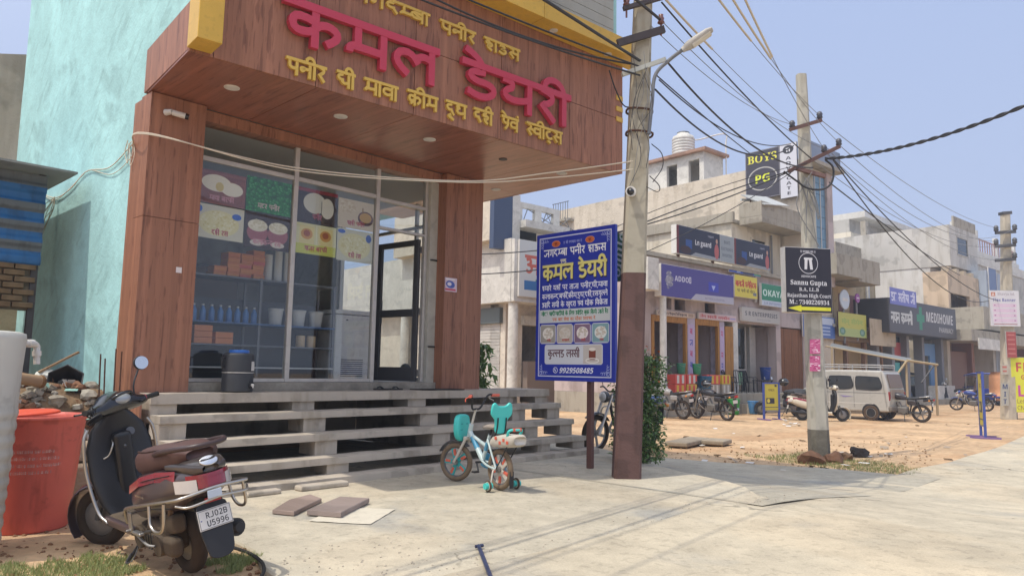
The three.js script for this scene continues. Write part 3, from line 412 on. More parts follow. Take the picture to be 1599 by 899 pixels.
// ---------------------------------------------------------------- inside the shop
{
  const Zs = -8.75, shelfM = mat(0.20, 0.20, 0.21, 0.5, { metalness: 0.3 });
  const Y = (px, py) => onZ(px, py, Zs).y, Xs = (px, py = 450) => onZ(px, py, Zs).x;
  const r1 = thing('display_rack', 'long metal display rack behind the shop window', 'shelf rack');
  const lv = [2.28, 1.72, 1.45, 1.18];
  lv.forEach((y, k) => part('shelf', bb(3.5, 5.6, y - 0.02, y, Zs - 0.25, Zs + 0.2, 0.004), k === 1 ? mat(0.08, 0.16, 0.33, 0.5) : k === 3 ? MT.white : shelfM, r1));
  for (const x of [3.52, 4.5, 5.58]) for (const z of [Zs - 0.23, Zs + 0.18]) part('upright', bb(x - 0.015, x + 0.015, 1.0, 2.29, z - 0.015, z + 0.015), shelfM, r1);
  part('back_panel', bb(3.5, 5.6, 1.0, 2.04, Zs - 0.28, Zs - 0.255), mat(0.12, 0.12, 0.125, 0.7), r1);
  const boxM = [mat(0.82, 0.32, 0.10, 0.6), mat(0.78, 0.27, 0.09, 0.6), mat(0.78, 0.18, 0.13, 0.6)];
  const stacks = [[4.0, [0, 0]], [4.16, [0, 1, 0, 0, 1]], [4.33, [2, 0, 2, 1, 0]], [4.50, [0, 1, 0, 2, 0, 1]]];
  for (const [x, list] of stacks) list.forEach((k, i) => { const b = thing('sweet_box', ['orange', 'dark orange', 'red'][k] + ' cardboard sweet box in the stack behind the shop window', 'box', V(x + rr(-0.01, 0.01), 2.281 + i * 0.062, Zs), rr(-0.06, 0.06), 'stacked sweet boxes on the rack'); part('base', bx(0.155, 0.04, 0.2, 0, 0.02, 0, 0.003), boxM[k], b); part('lid', bx(0.16, 0.02, 0.205, 0, 0.05, 0, 0.003), boxM[(k + 1) % 2], b); });
  for (const [x, h] of [[4.68, 0.32], [4.82, 0.42], [4.96, 0.5]]) { const prof = []; const n = Math.round(h / 0.022); for (let i = 0; i <= n; i++) { prof.push([0.046, i * 0.022], [0.052, i * 0.022 + 0.016], [0.052, i * 0.022 + 0.02]); } prof.push([0, n * 0.022 + 0.02]); solo('cup_stack', 'stack of white paper cups beside the sweet boxes', 'cups', lathe(prof, 18).translate(x, 2.281, Zs), mat(0.8, 0.79, 0.76, 0.6), 'stacks of paper cups on the rack'); }
  for (let i = 0; i < 5; i++) solo('sweet_box_low', 'flat orange box on the second shelf behind the window', 'box', bx(0.22, 0.07, 0.2, i < 3 ? 3.82 : 4.08, 1.451 + 0.036 + (i < 3 ? i : i - 3) * 0.073, Zs + 0.05, 0.004), boxM[1], 'flat orange boxes on the rack');
  for (let i = 0; i < 8; i++) { const b = thing('water_bottle', 'small blue plastic bottle on the blue rack shelf', 'bottle', V(3.75 + i * 0.11, 1.721, Zs), 0, 'blue bottles on the rack'); part('body', lathe([[0, 0], [0.035, 0], [0.036, 0.13], [0.015, 0.18], [0.013, 0.19]], 12), mat(0.10, 0.25, 0.55, 0.3), b); part('cap', lathe([[0.016, 0.188], [0.016, 0.21], [0, 0.21]], 10), MT.white, b); }
  for (const x of [4.82, 5.15, 5.42]) { const b = thing('white_bucket', 'white plastic bucket on the rack behind the shop window', 'bucket', V(x, 1.721, Zs), 0, 'white buckets on the rack'); part('body', lathe([[0, 0], [0.075, 0], [0.095, 0.2], [0.1, 0.2]], 20), MT.white, b); part('lid', lathe([[0, 0.225], [0.1, 0.22], [0.103, 0.2], [0.1, 0.2]], 20), MT.white, b); }
  for (let i = 0; i < 2; i++) solo('ghee_tin', 'small cream tin with orange band on the rack', 'tin', lathe([[0, 0], [0.06, 0], [0.06, 0.15], [0.055, 0.155], [0, 0.155]], 18).translate(5.2 + 0.16 * i, 1.451, Zs), mat(0.7, 0.5, 0.3, 0.5), 'cream tins on the rack');
  const f = thing('chest_freezer', 'white upright chest freezer behind the glass beside the door', 'freezer', V(5.93, 1.0, -8.85));
  part('body', bx(0.62, 0.9, 0.55, 0, 0.47, 0, 0.02), MT.white, f); part('lid', bx(0.65, 0.06, 0.58, 0, 0.955, 0, 0.015), MT.white, f); for (let k = 0; k < 9; k++) part('vent_slot', bb(-0.2, 0.16, 0.07 + k * 0.028, 0.082 + k * 0.028, 0.272, 0.2775), MT.darkAlu, f); part('badge', bb(-0.14, -0.11, 0.84, 0.855, 0.272, 0.279), MT.black, f);
  for (const x of [-0.26, 0.26]) for (const z of [-0.22, 0.22]) part('foot', bb(x - 0.02, x + 0.02, 0, 0.025, z - 0.02, z + 0.02), MT.black, f);
  const c = thing('steel_cabinet', 'dark steel cabinet against the back wall of the shop', 'cabinet', V(4.9, 1.0, -12.5)); part('carcass', bx(2.2, 1.9, 0.5, 0, 0.95, 0, 0.01), mat(0.10, 0.10, 0.11, 0.5), c); for (const x of [-0.55, 0.55]) part('cabinet_door', bx(1.06, 1.8, 0.02, x, 0.95, 0.262, 0.006), mat(0.16, 0.13, 0.11, 0.5), c);
}
// ---------------------------------------------------------------- on the platform
{
  const p = onY(364, 612, FLOOR), j = thing('water_jug', 'dark insulated water jug with blue lid on the top step', 'water jug', V(3.84, FLOOR + 0.001, -7.72), 0.12);
  part('body', lathe([[0, 0], [0.155, 0], [0.165, 0.02], [0.165, 0.20], [0.158, 0.208], [0.158, 0.218], [0.165, 0.226], [0.163, 0.40], [0.15, 0.425], [0, 0.425]], 36), mat(0.045, 0.05, 0.06, 0.6, { map: TX.scuff }), j);
  part('lid', lathe([[0.105, 0.424], [0.108, 0.45], [0.10, 0.46], [0, 0.462]], 32), mat(0.04, 0.16, 0.52, 0.4), j);
  part('band', torus(0.1655, 0.004, 36, 6).rotateX(Math.PI / 2).translate(0, 0.213, 0), MT.white, j);
  part('tap', [rod(V(0.06, 0.08, 0.13), V(0.065, 0.08, 0.175), 0.04, 0.036, 18)], MT.black, j); part('spout', [rod(V(0.065, 0.08, 0.17), V(0.068, 0.08, 0.195), 0.017, 0.015, 12), rod(V(0.068, 0.085, 0.19), V(0.068, 0.05, 0.192), 0.008)], MT.white, j);
  const lab = []; for (let i = 0; i < 6; i++) { const a = 0.35 + i * 0.1, b = a + 0.1, r = 0.1675, P = (t, y) => V(Math.sin(t) * r, y, Math.cos(t) * r); lab.push(quad(P(a, 0.235), P(b, 0.235), P(b, i < 4 ? 0.335 : 0.335 - 0.03 * (i - 3)), P(a, i < 4 ? 0.335 : 0.335 - 0.03 * (i - 4)))); }
  part('label', lab, MT.white, j);
  part('carry_handle', tube(pts([-0.165, 0.38, 0], [-0.2, 0.36, 0], [-0.2, 0.28, 0], [-0.165, 0.26, 0]), 0.01, 14, 6), MT.black, j);
  const sl = (x, z, a) => { const t = thing('slipper', 'black rubber slipper lying before the shop door', 'slipper', V(x, FLOOR + 0.002, z), a, 'pair of slippers at the door'); part('sole', prism(smoothPoly([[0, -0.12], [0.038, -0.08], [0.03, 0], [0.045, 0.08], [0, 0.125], [-0.045, 0.08], [-0.032, 0], [-0.038, -0.08]], 3), 0.02, 0.004).rotateX(-Math.PI / 2).translate(0, 0.011, 0), MT.rubber, t); part('strap', [tube(pts([-0.04, 0.02, 0.0], [-0.02, 0.045, -0.03], [0, 0.03, -0.075]), 0.008, 10, 5), tube(pts([0.04, 0.02, 0.0], [0.02, 0.045, -0.03], [0, 0.03, -0.075]), 0.008, 10, 5)], MT.black, t); };
  sl(5.93, -7.88, 1.2); sl(6.12, -7.83, 1.75);
  solo('door_mat', 'thin dark mat on the platform before the wooden column', 'mat', bx(0.75, 0.014, 0.3, 6.75, FLOOR + 0.009, -7.72, 0.005), mat(0.05, 0.045, 0.045, 0.95, { map: TX.dirt }));
}
scene.fog = new THREE.FogExp2(new THREE.Color().setRGB(0.62, 0.68, 0.80), 0.0018);
// ---------------------------------------------------------------- plants
function leafCloud(n, spot, len, wid, droop = 0.4) {
  const pos = [], nor = [];
  for (let i = 0; i < n; i++) {
    const c = spot(i), a = rnd() * 6.283, el = rr(-0.5, 0.7), d = V(Math.cos(a) * Math.cos(el), Math.sin(el) - droop * rnd(), Math.sin(a) * Math.cos(el)).normalize(), s = d.clone().cross(V(rr(-0.4, 0.4), 1, rr(-0.4, 0.4))).normalize(), u = s.clone().cross(d).normalize(), L = len * rr(0.6, 1.2), W = wid * rr(0.7, 1.2);
    const b = c.clone(), t = c.clone().addScaledVector(d, L).addScaledVector(u, -L * 0.18), m = c.clone().addScaledVector(d, L * 0.5), l = m.clone().addScaledVector(s, W).addScaledVector(u, W * 0.3), r = m.clone().addScaledVector(s, -W).addScaledVector(u, W * 0.3);
    for (const p of [b, l, m, l, t, m, b, m, r, r, m, t]) pos.push(p.x, p.y, p.z);
  }
  const g = new THREE.BufferGeometry(); g.setAttribute('position', new THREE.Float32BufferAttribute(pos, 3)); g.computeVertexNormals(); return g;
}
const leafM = (r, g, b) => mat(r, g, b, 0.55, { transmission: 0.25, thickness: 0 });
const LEAF = [leafM(0.10, 0.19, 0.045), leafM(0.15, 0.26, 0.065), leafM(0.22, 0.32, 0.10), leafM(0.06, 0.12, 0.03)];
{
  const c = V(8.62, 0, -5.66), h = thing('creeper_hedge', 'narrow upright hedge of small green leaves beside the painted pole', 'hedge', c);
  const spot = () => { const y = rnd() * 1.42 + 0.0, bul = 0.27 + 0.03 * Math.sin(y * 7) + (y > 1.2 ? 0.1 * rnd() : 0); return V(rr(-1, 1) * bul, y, rr(-1, 1) * bul); };
  LEAF.forEach((m, i) => { const f = part('foliage', leafCloud([2100, 2100, 1200, 900][i], spot, 0.075, 0.02), m, h); });
  part('foliage', leafCloud(420, () => { const q = rnd(); return V(0.1 + q * 0.6, rr(1.05, 1.55) - q * 0.1, -0.1 - q * 0.5 + rr(-0.2, 0.2)); }, 0.1, 0.024), LEAF[1], h);
  part('flower', leafCloud(22, () => V(rr(-0.3, 0.2), rr(0.9, 1.55), rr(0.05, 0.3)), 0.05, 0.025), mat(0.75, 0.16, 0.03, 0.6), h);
  for (let i = 0; i < 7; i++) { const x = rr(-0.18, 0.18), z = rr(-0.18, 0.18); part('stem', tube(pts([x, -0.12, z], [x + rr(-0.05, 0.05), 0.5, z + rr(-0.05, 0.05)], [x + rr(-0.12, 0.12), 1.0, z + rr(-0.1, 0.1)], [x + rr(-0.15, 0.2), 1.45, z + rr(-0.1, 0.1)]), 0.008, 12, 5), mat(0.10, 0.07, 0.04, 0.9), h); }
  const p = V(8.45, FLOOR, -8.55), s = thing('potted_sapling', 'young leafy plant in a pot behind the right-hand wooden column', 'plant', V(8.75, 0.02, -8.95));
  part('pot', lathe([[0, 0], [0.09, 0], [0.12, 0.2], [0.13, 0.2], [0.125, 0.215], [0.1, 0.2], [0, 0.19]], 20), mat(0.32, 0.15, 0.09, 0.9), s);
  part('stem', [tube(pts([0, 0.18, 0], [0.02, 0.8, 0.01], [-0.01, 1.6, 0]), 0.012, 14, 5), tube(pts([0, 0.7, 0], [0.12, 1.0, 0.03], [0.2, 1.2, 0.04]), 0.008, 8, 5), tube(pts([0, 0.7, 0], [-0.12, 0.95, 0.02], [-0.24, 1.1, 0.03]), 0.008, 8, 5)], mat(0.12, 0.13, 0.05, 0.8), s);
  for (const [n, m] of [[120, LEAF[1]], [90, LEAF[2]], [60, LEAF[0]]]) part('foliage', leafCloud(n, () => { const y = rr(0.75, 1.62); return V(rr(-0.3, 0.26) * (1.75 - y), y, rr(-0.2, 0.2)); }, 0.2, 0.04, 0.9), m, s);
}
{ // grass
  const blades = (n, spot, hgt) => { const pos = []; for (let i = 0; i < n; i++) { const [x, z] = spot(), y = gh(x, z) - 0.03 + groundNoise(x, z) * 0.05, a = rnd() * 6.283, hh = hgt * rr(0.4, 1.2), w = 0.0035, dx = Math.cos(a) * w, dz = Math.sin(a) * w, lx = rr(-0.6, 0.6) * hh, lz = rr(-0.6, 0.6) * hh; pos.push(x - dx, y, z - dz, x + dx, y, z + dz, x + lx, y + hh, z + lz); } const g = new THREE.BufferGeometry(); g.setAttribute('position', new THREE.Float32BufferAttribute(pos, 3)); g.computeVertexNormals(); return g; };
  const poly = (list, y) => list.map(([a, b]) => { const p = onY(a, b, y); return [p.x, p.z]; });
  const inside = (P, x, z) => { let c = false; for (let i = 0, j = P.length - 1; i < P.length; j = i++) if ((P[i][1] > z) !== (P[j][1] > z) && x < (P[j][0] - P[i][0]) * (z - P[i][1]) / (P[j][1] - P[i][1]) + P[i][0]) c = !c; return c; };
  const fill = (P) => { const xs = P.map((p) => p[0]), zs = P.map((p) => p[1]), a = Math.min(...xs), b = Math.max(...xs), c = Math.min(...zs), d = Math.max(...zs); return () => { for (;;) { const x = rr(a, b), z = rr(c, d); if (inside(P, x + 0.08 * Math.sin(z * 23), z + 0.06 * Math.sin(x * 31)) && groundNoise(x * 3, z * 3) > -0.22) return [x, z]; } }; };
  const gm = mat(0.29, 0.33, 0.12, 0.8, { transmission: 0.2, thickness: 0 });
  const A = fill(poly([[-40, 885], [60, 878], [120, 868], [185, 858], [215, 880], [200, 930], [-40, 960]], 0)), B = fill(poly([[325, 868], [385, 858], [400, 880], [340, 888]], 0));
  solo('grass_patch', 'short green grass on the red soil beside the parked scooter', 'grass', blades(7000, A, 0.04), gm, null, 'stuff'); solo('grass_tuft', 'thin green tuft by the scooter rear wheel at the apron edge', 'grass', blades(1100, B, 0.05), gm, null, 'stuff');
  const C = fill(poly([[1200, 708], [1260, 700], [1300, 712], [1360, 712], [1440, 728], [1430, 738], [1330, 728], [1220, 716], [1150, 702], [1100, 696]], -0.3)); solo('verge_grass', 'sparse weeds along the road edge by the leaning pole', 'grass', blades(4200, C, 0.07), mat(0.17, 0.21, 0.07, 0.8), null, 'stuff');
}
// ---------------------------------------------------------------- roadside board and pole
const POLE = V(7.14, 0, -4.86), LEAN = RT.clone().multiplyScalar(0.036).setY(0);
const poleAt = (y, off = V(0, 0, 0)) => POLE.clone().addScaledVector(LEAN, y).setY(y).add(off);
{
  const L = atD(838, 590, 9.75), R = atD(963, 602, 8.85), w = Math.hypot(R.x - L.x, R.z - L.z), y0 = (L.y + R.y) / 2, y1 = (atD(838, 362, 9.75).y + atD(962, 347, 8.85).y) / 2, h = y1 - y0, a = -Math.atan2(R.z - L.z, R.x - L.x);
  const m = sheet(800, 1240, (c, W, H) => {
    c.fillStyle = '#2636a4'; c.fillRect(0, 0, W, H); c.strokeStyle = '#dfe2ee'; c.lineWidth = 9; c.strokeRect(34, 34, W - 68, H - 68);
    c.lineWidth = 5; for (const [x, y, sx, sy] of [[46, 46, 1, 1], [W - 46, 46, -1, 1], [46, H - 46, 1, -1], [W - 46, H - 46, -1, -1]]) { c.save(); c.translate(x, y); c.scale(sx, sy); c.strokeStyle = '#aeb6de'; for (let k = 0; k < 4; k++) { c.beginPath(); c.arc(14 + k * 20, 14, 14 - k * 1.5, 0, 4.6); c.stroke(); c.beginPath(); c.arc(14, 14 + k * 20, 14 - k * 1.5, 3, 7.6); c.stroke(); } c.restore(); }
    for (const x of [210, 560]) { c.fillStyle = '#c9683c'; c.beginPath(); c.ellipse(x, 92, 44, 26, 0, 0, 7); c.fill(); c.strokeStyle = '#e6a878'; c.lineWidth = 3; c.stroke(); paintHindi(c, 'शुद', x, 84, 20, '#7d2a18', 0.2); }
    paintHindi(c, '।। शी गणशाय नमः ।।'.replace('ः', ''), 385, 82, 20, '#aab2e2', 0.16);
    paintHindi(c, 'जगदम्बा पनीर हाऊस', 400, 140, 60, '#f2f2f2', 0.17, 'center', 640); paintHindi(c, 'एण्ड', 290, 232, 32, '#efe7c0', 0.2);
    c.save(); c.translate(5, 8); paintHindi(c, 'कमल डेयरी', 400, 282, 124, '#14102e', 0.2, 'center', 660); c.restore(); paintHindi(c, 'कमल डेयरी', 400, 278, 124, '#e6dc84', 0.19, 'center', 660);
    ['हमारे यहाँ पर ताजा पनीर,घी,मावा', 'कलाकन्द,बर्फी,क्रीम,दूध,दही,रसगुल्ले', 'आदि सभी के खुदरा एवं थोक विक्रेता'].forEach((q, k) => paintHindi(c, q, 400, 448 + k * 72, 40, '#f0f0f4', 0.17, 'center', 670));
    c.fillStyle = '#cfd3d2'; c.fillRect(42, 650, W - 84, 112); paintHindi(c, 'नोट:- शादी-पार्टीयों के लिए ऑर्डर बुक किये जाते हैं।', 400, 672, 30, '#1f7d50', 0.2, 'center', 680); paintHindi(c, 'एक बार सेवा का मौका अवश्य दे', 400, 724, 24, '#d0744a', 0.18, 'center', 440);
    const frame = (x, y, w2, h2) => { c.beginPath(); c.roundRect(x, y, w2, h2, 22); c.fillStyle = '#e8e6ea'; c.fill(); c.save(); c.clip(); };
    [['#a59f96', '#e9e4da'], ['#bdb4a8', '#d8d0c4'], ['#8b6f86', '#efe6e2'], ['#86aab0', '#e6e8e2']].forEach(([b, f], k) => { const x = 48 + k * 178; frame(x, 776, 168, 160); c.fillStyle = b; c.fillRect(x + 6, 782, 156, 148); c.fillStyle = f; c.beginPath(); c.ellipse(x + 86, 852, 58, 50, 0, 0, 7); c.fill(); c.fillStyle = '#cfc3b2'; for (let i = 0; i < 20; i++) { c.beginPath(); c.ellipse(x + 86 + rr(-44, 44), 847 + rr(-36, 36), 10, 7, 0, 0, 7); c.fill(); } paintHindi(c, ['पनीर', 'कलाकन्द', 'रबडी', 'मावा'][k], x + 96, 900, 18, '#b5453c', 0.2); c.restore(); });
    frame(100, 944, 590, 164); c.fillStyle = '#d9dbe0'; c.fillRect(100, 944, 590, 164); c.fillStyle = '#cfc6bd'; c.fillRect(500, 952, 180, 148); c.fillStyle = '#8a4a3a'; c.beginPath(); c.roundRect(556, 986, 66, 84, 14); c.fill(); c.fillStyle = '#eee6da'; c.beginPath(); c.ellipse(589, 986, 33, 14, 0, 0, 7); c.fill(); c.strokeStyle = '#f4efe8'; c.lineWidth = 8; c.beginPath(); c.ellipse(589, 1076, 62, 18, 0, 0, 7); c.stroke(); c.restore();
    paintHindi(c, 'कुल्लड लस्सी', 300, 992, 58, '#6a4a50', 0.17, 'center', 330);
    fillT(c, '9929508485', 425, 1178, 'italic bold 62px sans-serif', '#f4f4f8'); c.strokeStyle = '#f4f4f8'; c.lineWidth = 5; c.beginPath(); c.arc(216, 1156, 22, 0, 7); c.stroke(); c.lineWidth = 8; c.beginPath(); c.arc(222, 1150, 12, 1.6, 3.6); c.stroke();
  }, 0.35);
  const t = thing('shop_signboard', 'tall blue Hindi signboard with food pictures on a brown post', 'signboard', V((L.x + R.x) / 2, 0, (L.z + R.z) / 2), a);
  part('board', bx(w, h, 0.05, 0, y0 + h / 2, 0, 0.006), mat(0.025, 0.05, 0.42, 0.4), t);
  part('printed_face', face(w - 0.012, h - 0.012, 0, y0 + h / 2, 0.0275), m, t);
  const post = onY(912, 733, 0).sub(V((L.x + R.x) / 2, 0, (L.z + R.z) / 2)).applyAxisAngle(V(0, 1, 0), -a);
  part('post', bb(post.x - 0.035, post.x + 0.035, 0.0, y1 - 0.2, -0.10, -0.03, 0.006), mat(0.13, 0.055, 0.045, 0.6, { map: TX.scuff }), t);
  // smaller green board standing behind
  const g = thing('green_signboard', 'narrow dark green board behind the blue signboard', 'signboard', V((L.x + R.x) / 2, 0, (L.z + R.z) / 2).add(V(0.34, 0, -0.32)), a);
  part('board', bx(1.25, 0.62, 0.04, 0.3, y1 - 0.36, 0, 0.005), mat(0.05, 0.13, 0.08, 0.5), g); part('printed_face', face(1.24, 0.6, 0.3, y1 - 0.36, 0.023), sheet(512, 256, (c, W, H) => { c.fillStyle = '#3f6a52'; c.fillRect(0, 0, W, H); c.save(); c.translate(W - 70, H / 2 + 110); c.rotate(-1.35); fillT(c, 'Smile', 0, 20, 'italic bold 92px serif', '#cfd8cf', 'left', 240); c.restore(); }), g); part('post', bb(0.82, 0.87, 0, y1 - 0.67, -0.03, 0.03), MT.dullMetal, g);

  const P = thing('power_pole', 'tall concrete power pole with brown painted foot beside the blue signboard', 'utility pole');
  const ring = (y, hw, hd) => { const c = poleAt(y), ca = 0.03, e = [[-hw + ca, -hd], [hw - ca, -hd], [hw, -hd + ca], [hw, hd - ca], [hw - ca, hd], [-hw + ca, hd], [-hw, hd - ca], [-hw, -hd + ca]]; return e.map(([x, z]) => c.clone().addScaledVector(RT.clone().setY(0).normalize(), x).addScaledVector(FW.clone().setY(0).normalize(), z)); };
  const seg = (ys) => loft(ys.map((y) => ring(y, 0.155 - 0.0085 * y, 0.13 - 0.007 * y)), true, true);
  const flat = (g) => { const q = g.toNonIndexed(); q.computeVertexNormals(); return q; };
  const paintTop = onPlane(990, 428, POLE, FW.clone().setY(0).normalize()).y;
  part('painted_base', flat(seg([-0.02, 0.8, 1.6, paintTop])), mat(0.135, 0.07, 0.06, 0.7, { map: at2(TX.grime, 1.4), bumpMap: TX.plasterB, bumpScale: 0.006 }), P);
  part('shaft', flat(seg([paintTop + 0.002, 3.2, 4.2, 5.4, 6.6, 8.4])), conc(0.47, 0.43, 0.34, { map: at2(TX.grime, 1.6) }), P);
  const fwd = FW.clone().setY(0).normalize(), rgt = RT.clone().setY(0).normalize(), near = (px, py, d = 0) => onPlane(px, py, POLE.clone().addScaledVector(fwd, d), fwd);
  const armL = (name, a, b, th, m) => part(name, (() => { const d = b.clone().sub(a), l = d.length(), g = new THREE.BoxGeometry(l, th, 0.06); g.applyQuaternion(new THREE.Quaternion().setFromUnitVectors(V(1, 0, 0), d.clone().normalize())); const c = a.clone().add(b).multiplyScalar(0.5); return g.translate(c.x, c.y, c.z); })(), m, P);
  const armM = mat(0.05, 0.04, 0.045, 0.6);
  armL('cross_arm', near(965, 68, -0.14), near(1038, 46, -0.14), 0.085, armM); armL('cross_arm', near(974, 14, -0.14), near(1036, -4, -0.14), 0.05, armM); armL('cross_arm', near(935, -95, -0.14), near(1110, -140, -0.14), 0.09, armM);
  armL('bracket', near(972, 117, -0.15), near(1040, 93, -0.15), 0.05, mat(0.5, 0.52, 0.48, 0.6));
  const ins = (p) => { const g = lathe([[0, -0.02], [0.02, -0.02], [0.045, 0.0], [0.03, 0.03], [0.04, 0.05], [0.025, 0.08], [0.03, 0.1], [0, 0.115]], 14).translate(p.x, p.y, p.z); part('insulator', [g, rod(p.clone().add(V(0, -0.16, 0)), p, 0.012)], mat(0.16, 0.07, 0.06, 0.3), P); };
  ins(near(1033, 36, -0.14)); ins(near(979, 8, -0.14)); ins(near(1032, -24, -0.14)); ins(near(945, -112, -0.14)); ins(near(1100, -152, -0.14)); ins(near(1030, -134, -0.14));
  for (const [y] of [[175], [210]]) { const c = near(999, y, 0), hw = 0.155 - 0.0085 * c.y + 0.006; part('clamp', [tube([[-1, -1], [1, -1], [1, 1], [-1, 1]].map(([x, z]) => c.clone().addScaledVector(rgt, x * hw).addScaledVector(fwd, z * hw * 0.86).add(V(0, -x * 0.01, 0))), 0.014, 20, 5, true)], MT.rust, P); }
  const lamp = thing('street_lamp', 'grey street lamp on a bent pipe arm clamped to the power pole', 'street lamp');
  part('arm', tube([near(1014, 210, -0.18), near(1019, 160, -0.18), near(1024, 118, -0.18), near(1045, 95, -0.22), near(1071, 75, -0.3)], 0.022, 30, 8), mat(0.16, 0.17, 0.19, 0.55), lamp);
  { const a = near(1066, 79, -0.29), b = near(1113, 46, -0.4), d = b.clone().sub(a), l = d.length(), q = new THREE.Quaternion().setFromUnitVectors(V(0, 0, 1), d.clone().normalize()); const rings = [[0, 0.03, 0.03], [0.12, 0.04, 0.04], [0.2, 0.065, 0.045], [0.5, 0.075, 0.045], [0.85, 0.07, 0.035], [1, 0.04, 0.02]].map(([t, x, y]) => superRing(0, 0, t * l, x, y, 2.6, 16).map((p) => p.applyQuaternion(q).add(a))); part('lamp_head', loft(rings), mat(0.42, 0.40, 0.37, 0.5), lamp); const r2 = [[0.3, 0.05], [0.6, 0.055], [0.9, 0.045]].map(([t, x]) => superRing(0, -0.035, t * l, x, 0.02, 2.2, 14).map((p) => p.applyQuaternion(q).add(a))); part('lens', loft(r2), mat(0.6, 0.57, 0.5, 0.3), lamp); }
  const cc = near(985, 301, -0.2), cam = thing('dome_camera', 'round white security camera strapped to the power pole', 'security camera', cc); part('housing', [rod(V(0.09, 0.01, -0.03), V(-0.035, 0, 0.03), 0.04, 0.056, 20), torus(0.054, 0.008, 22, 8).rotateY(-0.9).translate(-0.037, 0, 0.031)], MT.white, cam); part('lens', ball(0.042, -0.034, 0, 0.029), MT.blackGloss, cam); part('mount', rod(V(0.05, 0.0, -0.03), V(0.13, -0.01, -0.12), 0.02), MT.cream, cam);
  for (let i = 0; i < 7; i++) { const a = near(rr(985, 1015), rr(60, 130), -0.17), b = near(rr(982, 1022), rr(200, 300), -0.17); part('loose_cable', tube([a, a.clone().lerp(b, 0.4).addScaledVector(rgt, rr(-0.12, 0.12)).addScaledVector(fwd, -0.04), a.clone().lerp(b, 0.75).addScaledVector(rgt, rr(-0.1, 0.1)).addScaledVector(fwd, -0.04), b], 0.004, 16, 4), pick([MT.wire, MT.wireGrey, MT.wireGrey]), P); }
  for (const q of [[[1018, 225], [1034, 240], [1035, 262], [1020, 285]], [[1015, 275], [1030, 290], [1028, 300], [1010, 292]]]) part('loose_cable', tube(q.map(([x, y]) => near(x, y, -0.16)), 0.006, 16, 4), MT.wire, P);
}
// ---------------------------------------------------------------- on the apron
{
  const sM = mat(0.34, 0.27, 0.24, 0.85, { map: TX.grime, bumpMap: TX.concreteB, bumpScale: 0.006 });
  const A = onY(530, 797, 0), B = onY(480, 796, 0);
  const s1 = prism([[-0.34, -0.14], [0.33, -0.15], [0.35, 0.13], [-0.30, 0.16]], 0.045, 0.006).rotateX(-Math.PI / 2).rotateY(0.62).translate(A.x + 0.0, 0.03, A.z); solo('stone_slab', 'thick reddish sandstone slab lying on the concrete, on a pale sheet', 'stone slab', s1, sM);
  const s2 = prism([[-0.42, -0.1], [0.2, -0.13], [0.40, 0.04], [0.1, 0.13], [-0.36, 0.1]], 0.035, 0.005).rotateX(-Math.PI / 2).rotateY(0.7).translate(B.x + 0.02, 0.022, B.z - 0.16); solo('thin_stone_slab', 'thinner broken sandstone slab behind the thick one', 'stone slab', s2, mat(0.37, 0.28, 0.24, 0.85, { map: TX.grime }));
  const C = onY(575, 802, 0); const sh = new THREE.PlaneGeometry(0.62, 0.5, 10, 8).rotateX(-Math.PI / 2), pp = sh.attributes.position; for (let i = 0; i < pp.count; i++) pp.setY(i, 0.005 + 0.004 * hash(i, 4, 9)); sh.computeVertexNormals(); solo('pale_sheet', 'pale plastic sheet lying under the sandstone slabs', 'sheet', sh.rotateY(0.6).translate(C.x - 0.14, 0.0, C.z), mat(0.66, 0.62, 0.52, 0.8, { map: TX.scuff }));
  const a = onY(748, 853, 0.02), b = onY(772, 915, 0.02); const k = thing('plastic_pipe', 'thin dark blue pipe lying on the concrete', 'pipe'); part('tube', rod(a, b, 0.014, 0.014, 12), mat(0.035, 0.045, 0.10, 0.4), k); part('end_joint', [rod(a.clone().add(V(-0.03, 0.002, 0)), a.clone().add(V(0.03, 0.002, 0.01)), 0.011, 0.011, 10)], mat(0.03, 0.035, 0.08, 0.4), k);
  // crumbs and pebbles
  const peb = []; for (let i = 0; i < 300; i++) { const e = rnd() < 0.55, x = e ? rr(2.3, 3.6) : rr(2.4, 8), z = e ? rr(-4.4, -3.0) : rr(-3.6, -3.0); peb.push(rockGeo(rr(0.002, 0.008), i).translate(x, 0.002, z)); }
  const chip = info(part(numbered('concrete_crumbs'), peb, conc(0.55, 0.5, 0.43), scene), 'loose crumbs of broken concrete along the apron edge', 'gravel', null, 'stuff');
  const dp = []; for (let i = 0; i < 500; i++) { const x = rr(0.4, 2.5), z = rr(-6.6, -3.6); dp.push(rockGeo(rr(0.004, 0.018), i + 500).translate(x, gh(x, z) - 0.03 + groundNoise(x, z) * 0.05 + 0.004, z)); }
  info(part(numbered('soil_pebbles'), dp, mat(0.42, 0.27, 0.18, 0.95, { map: TX.dirt }), scene), 'small clods and pebbles on the red soil', 'gravel', null, 'stuff');
  const cz = onY(370, 890, 0); solo('coiled_hose', 'black hose curling on the ground behind the scooter', 'hose', tube([[310, 858], [345, 852], [385, 862], [410, 880], [408, 900], [380, 915]].map(([x, y]) => onY(x, y, 0.012)), 0.011, 50, 7), MT.rubber);
}
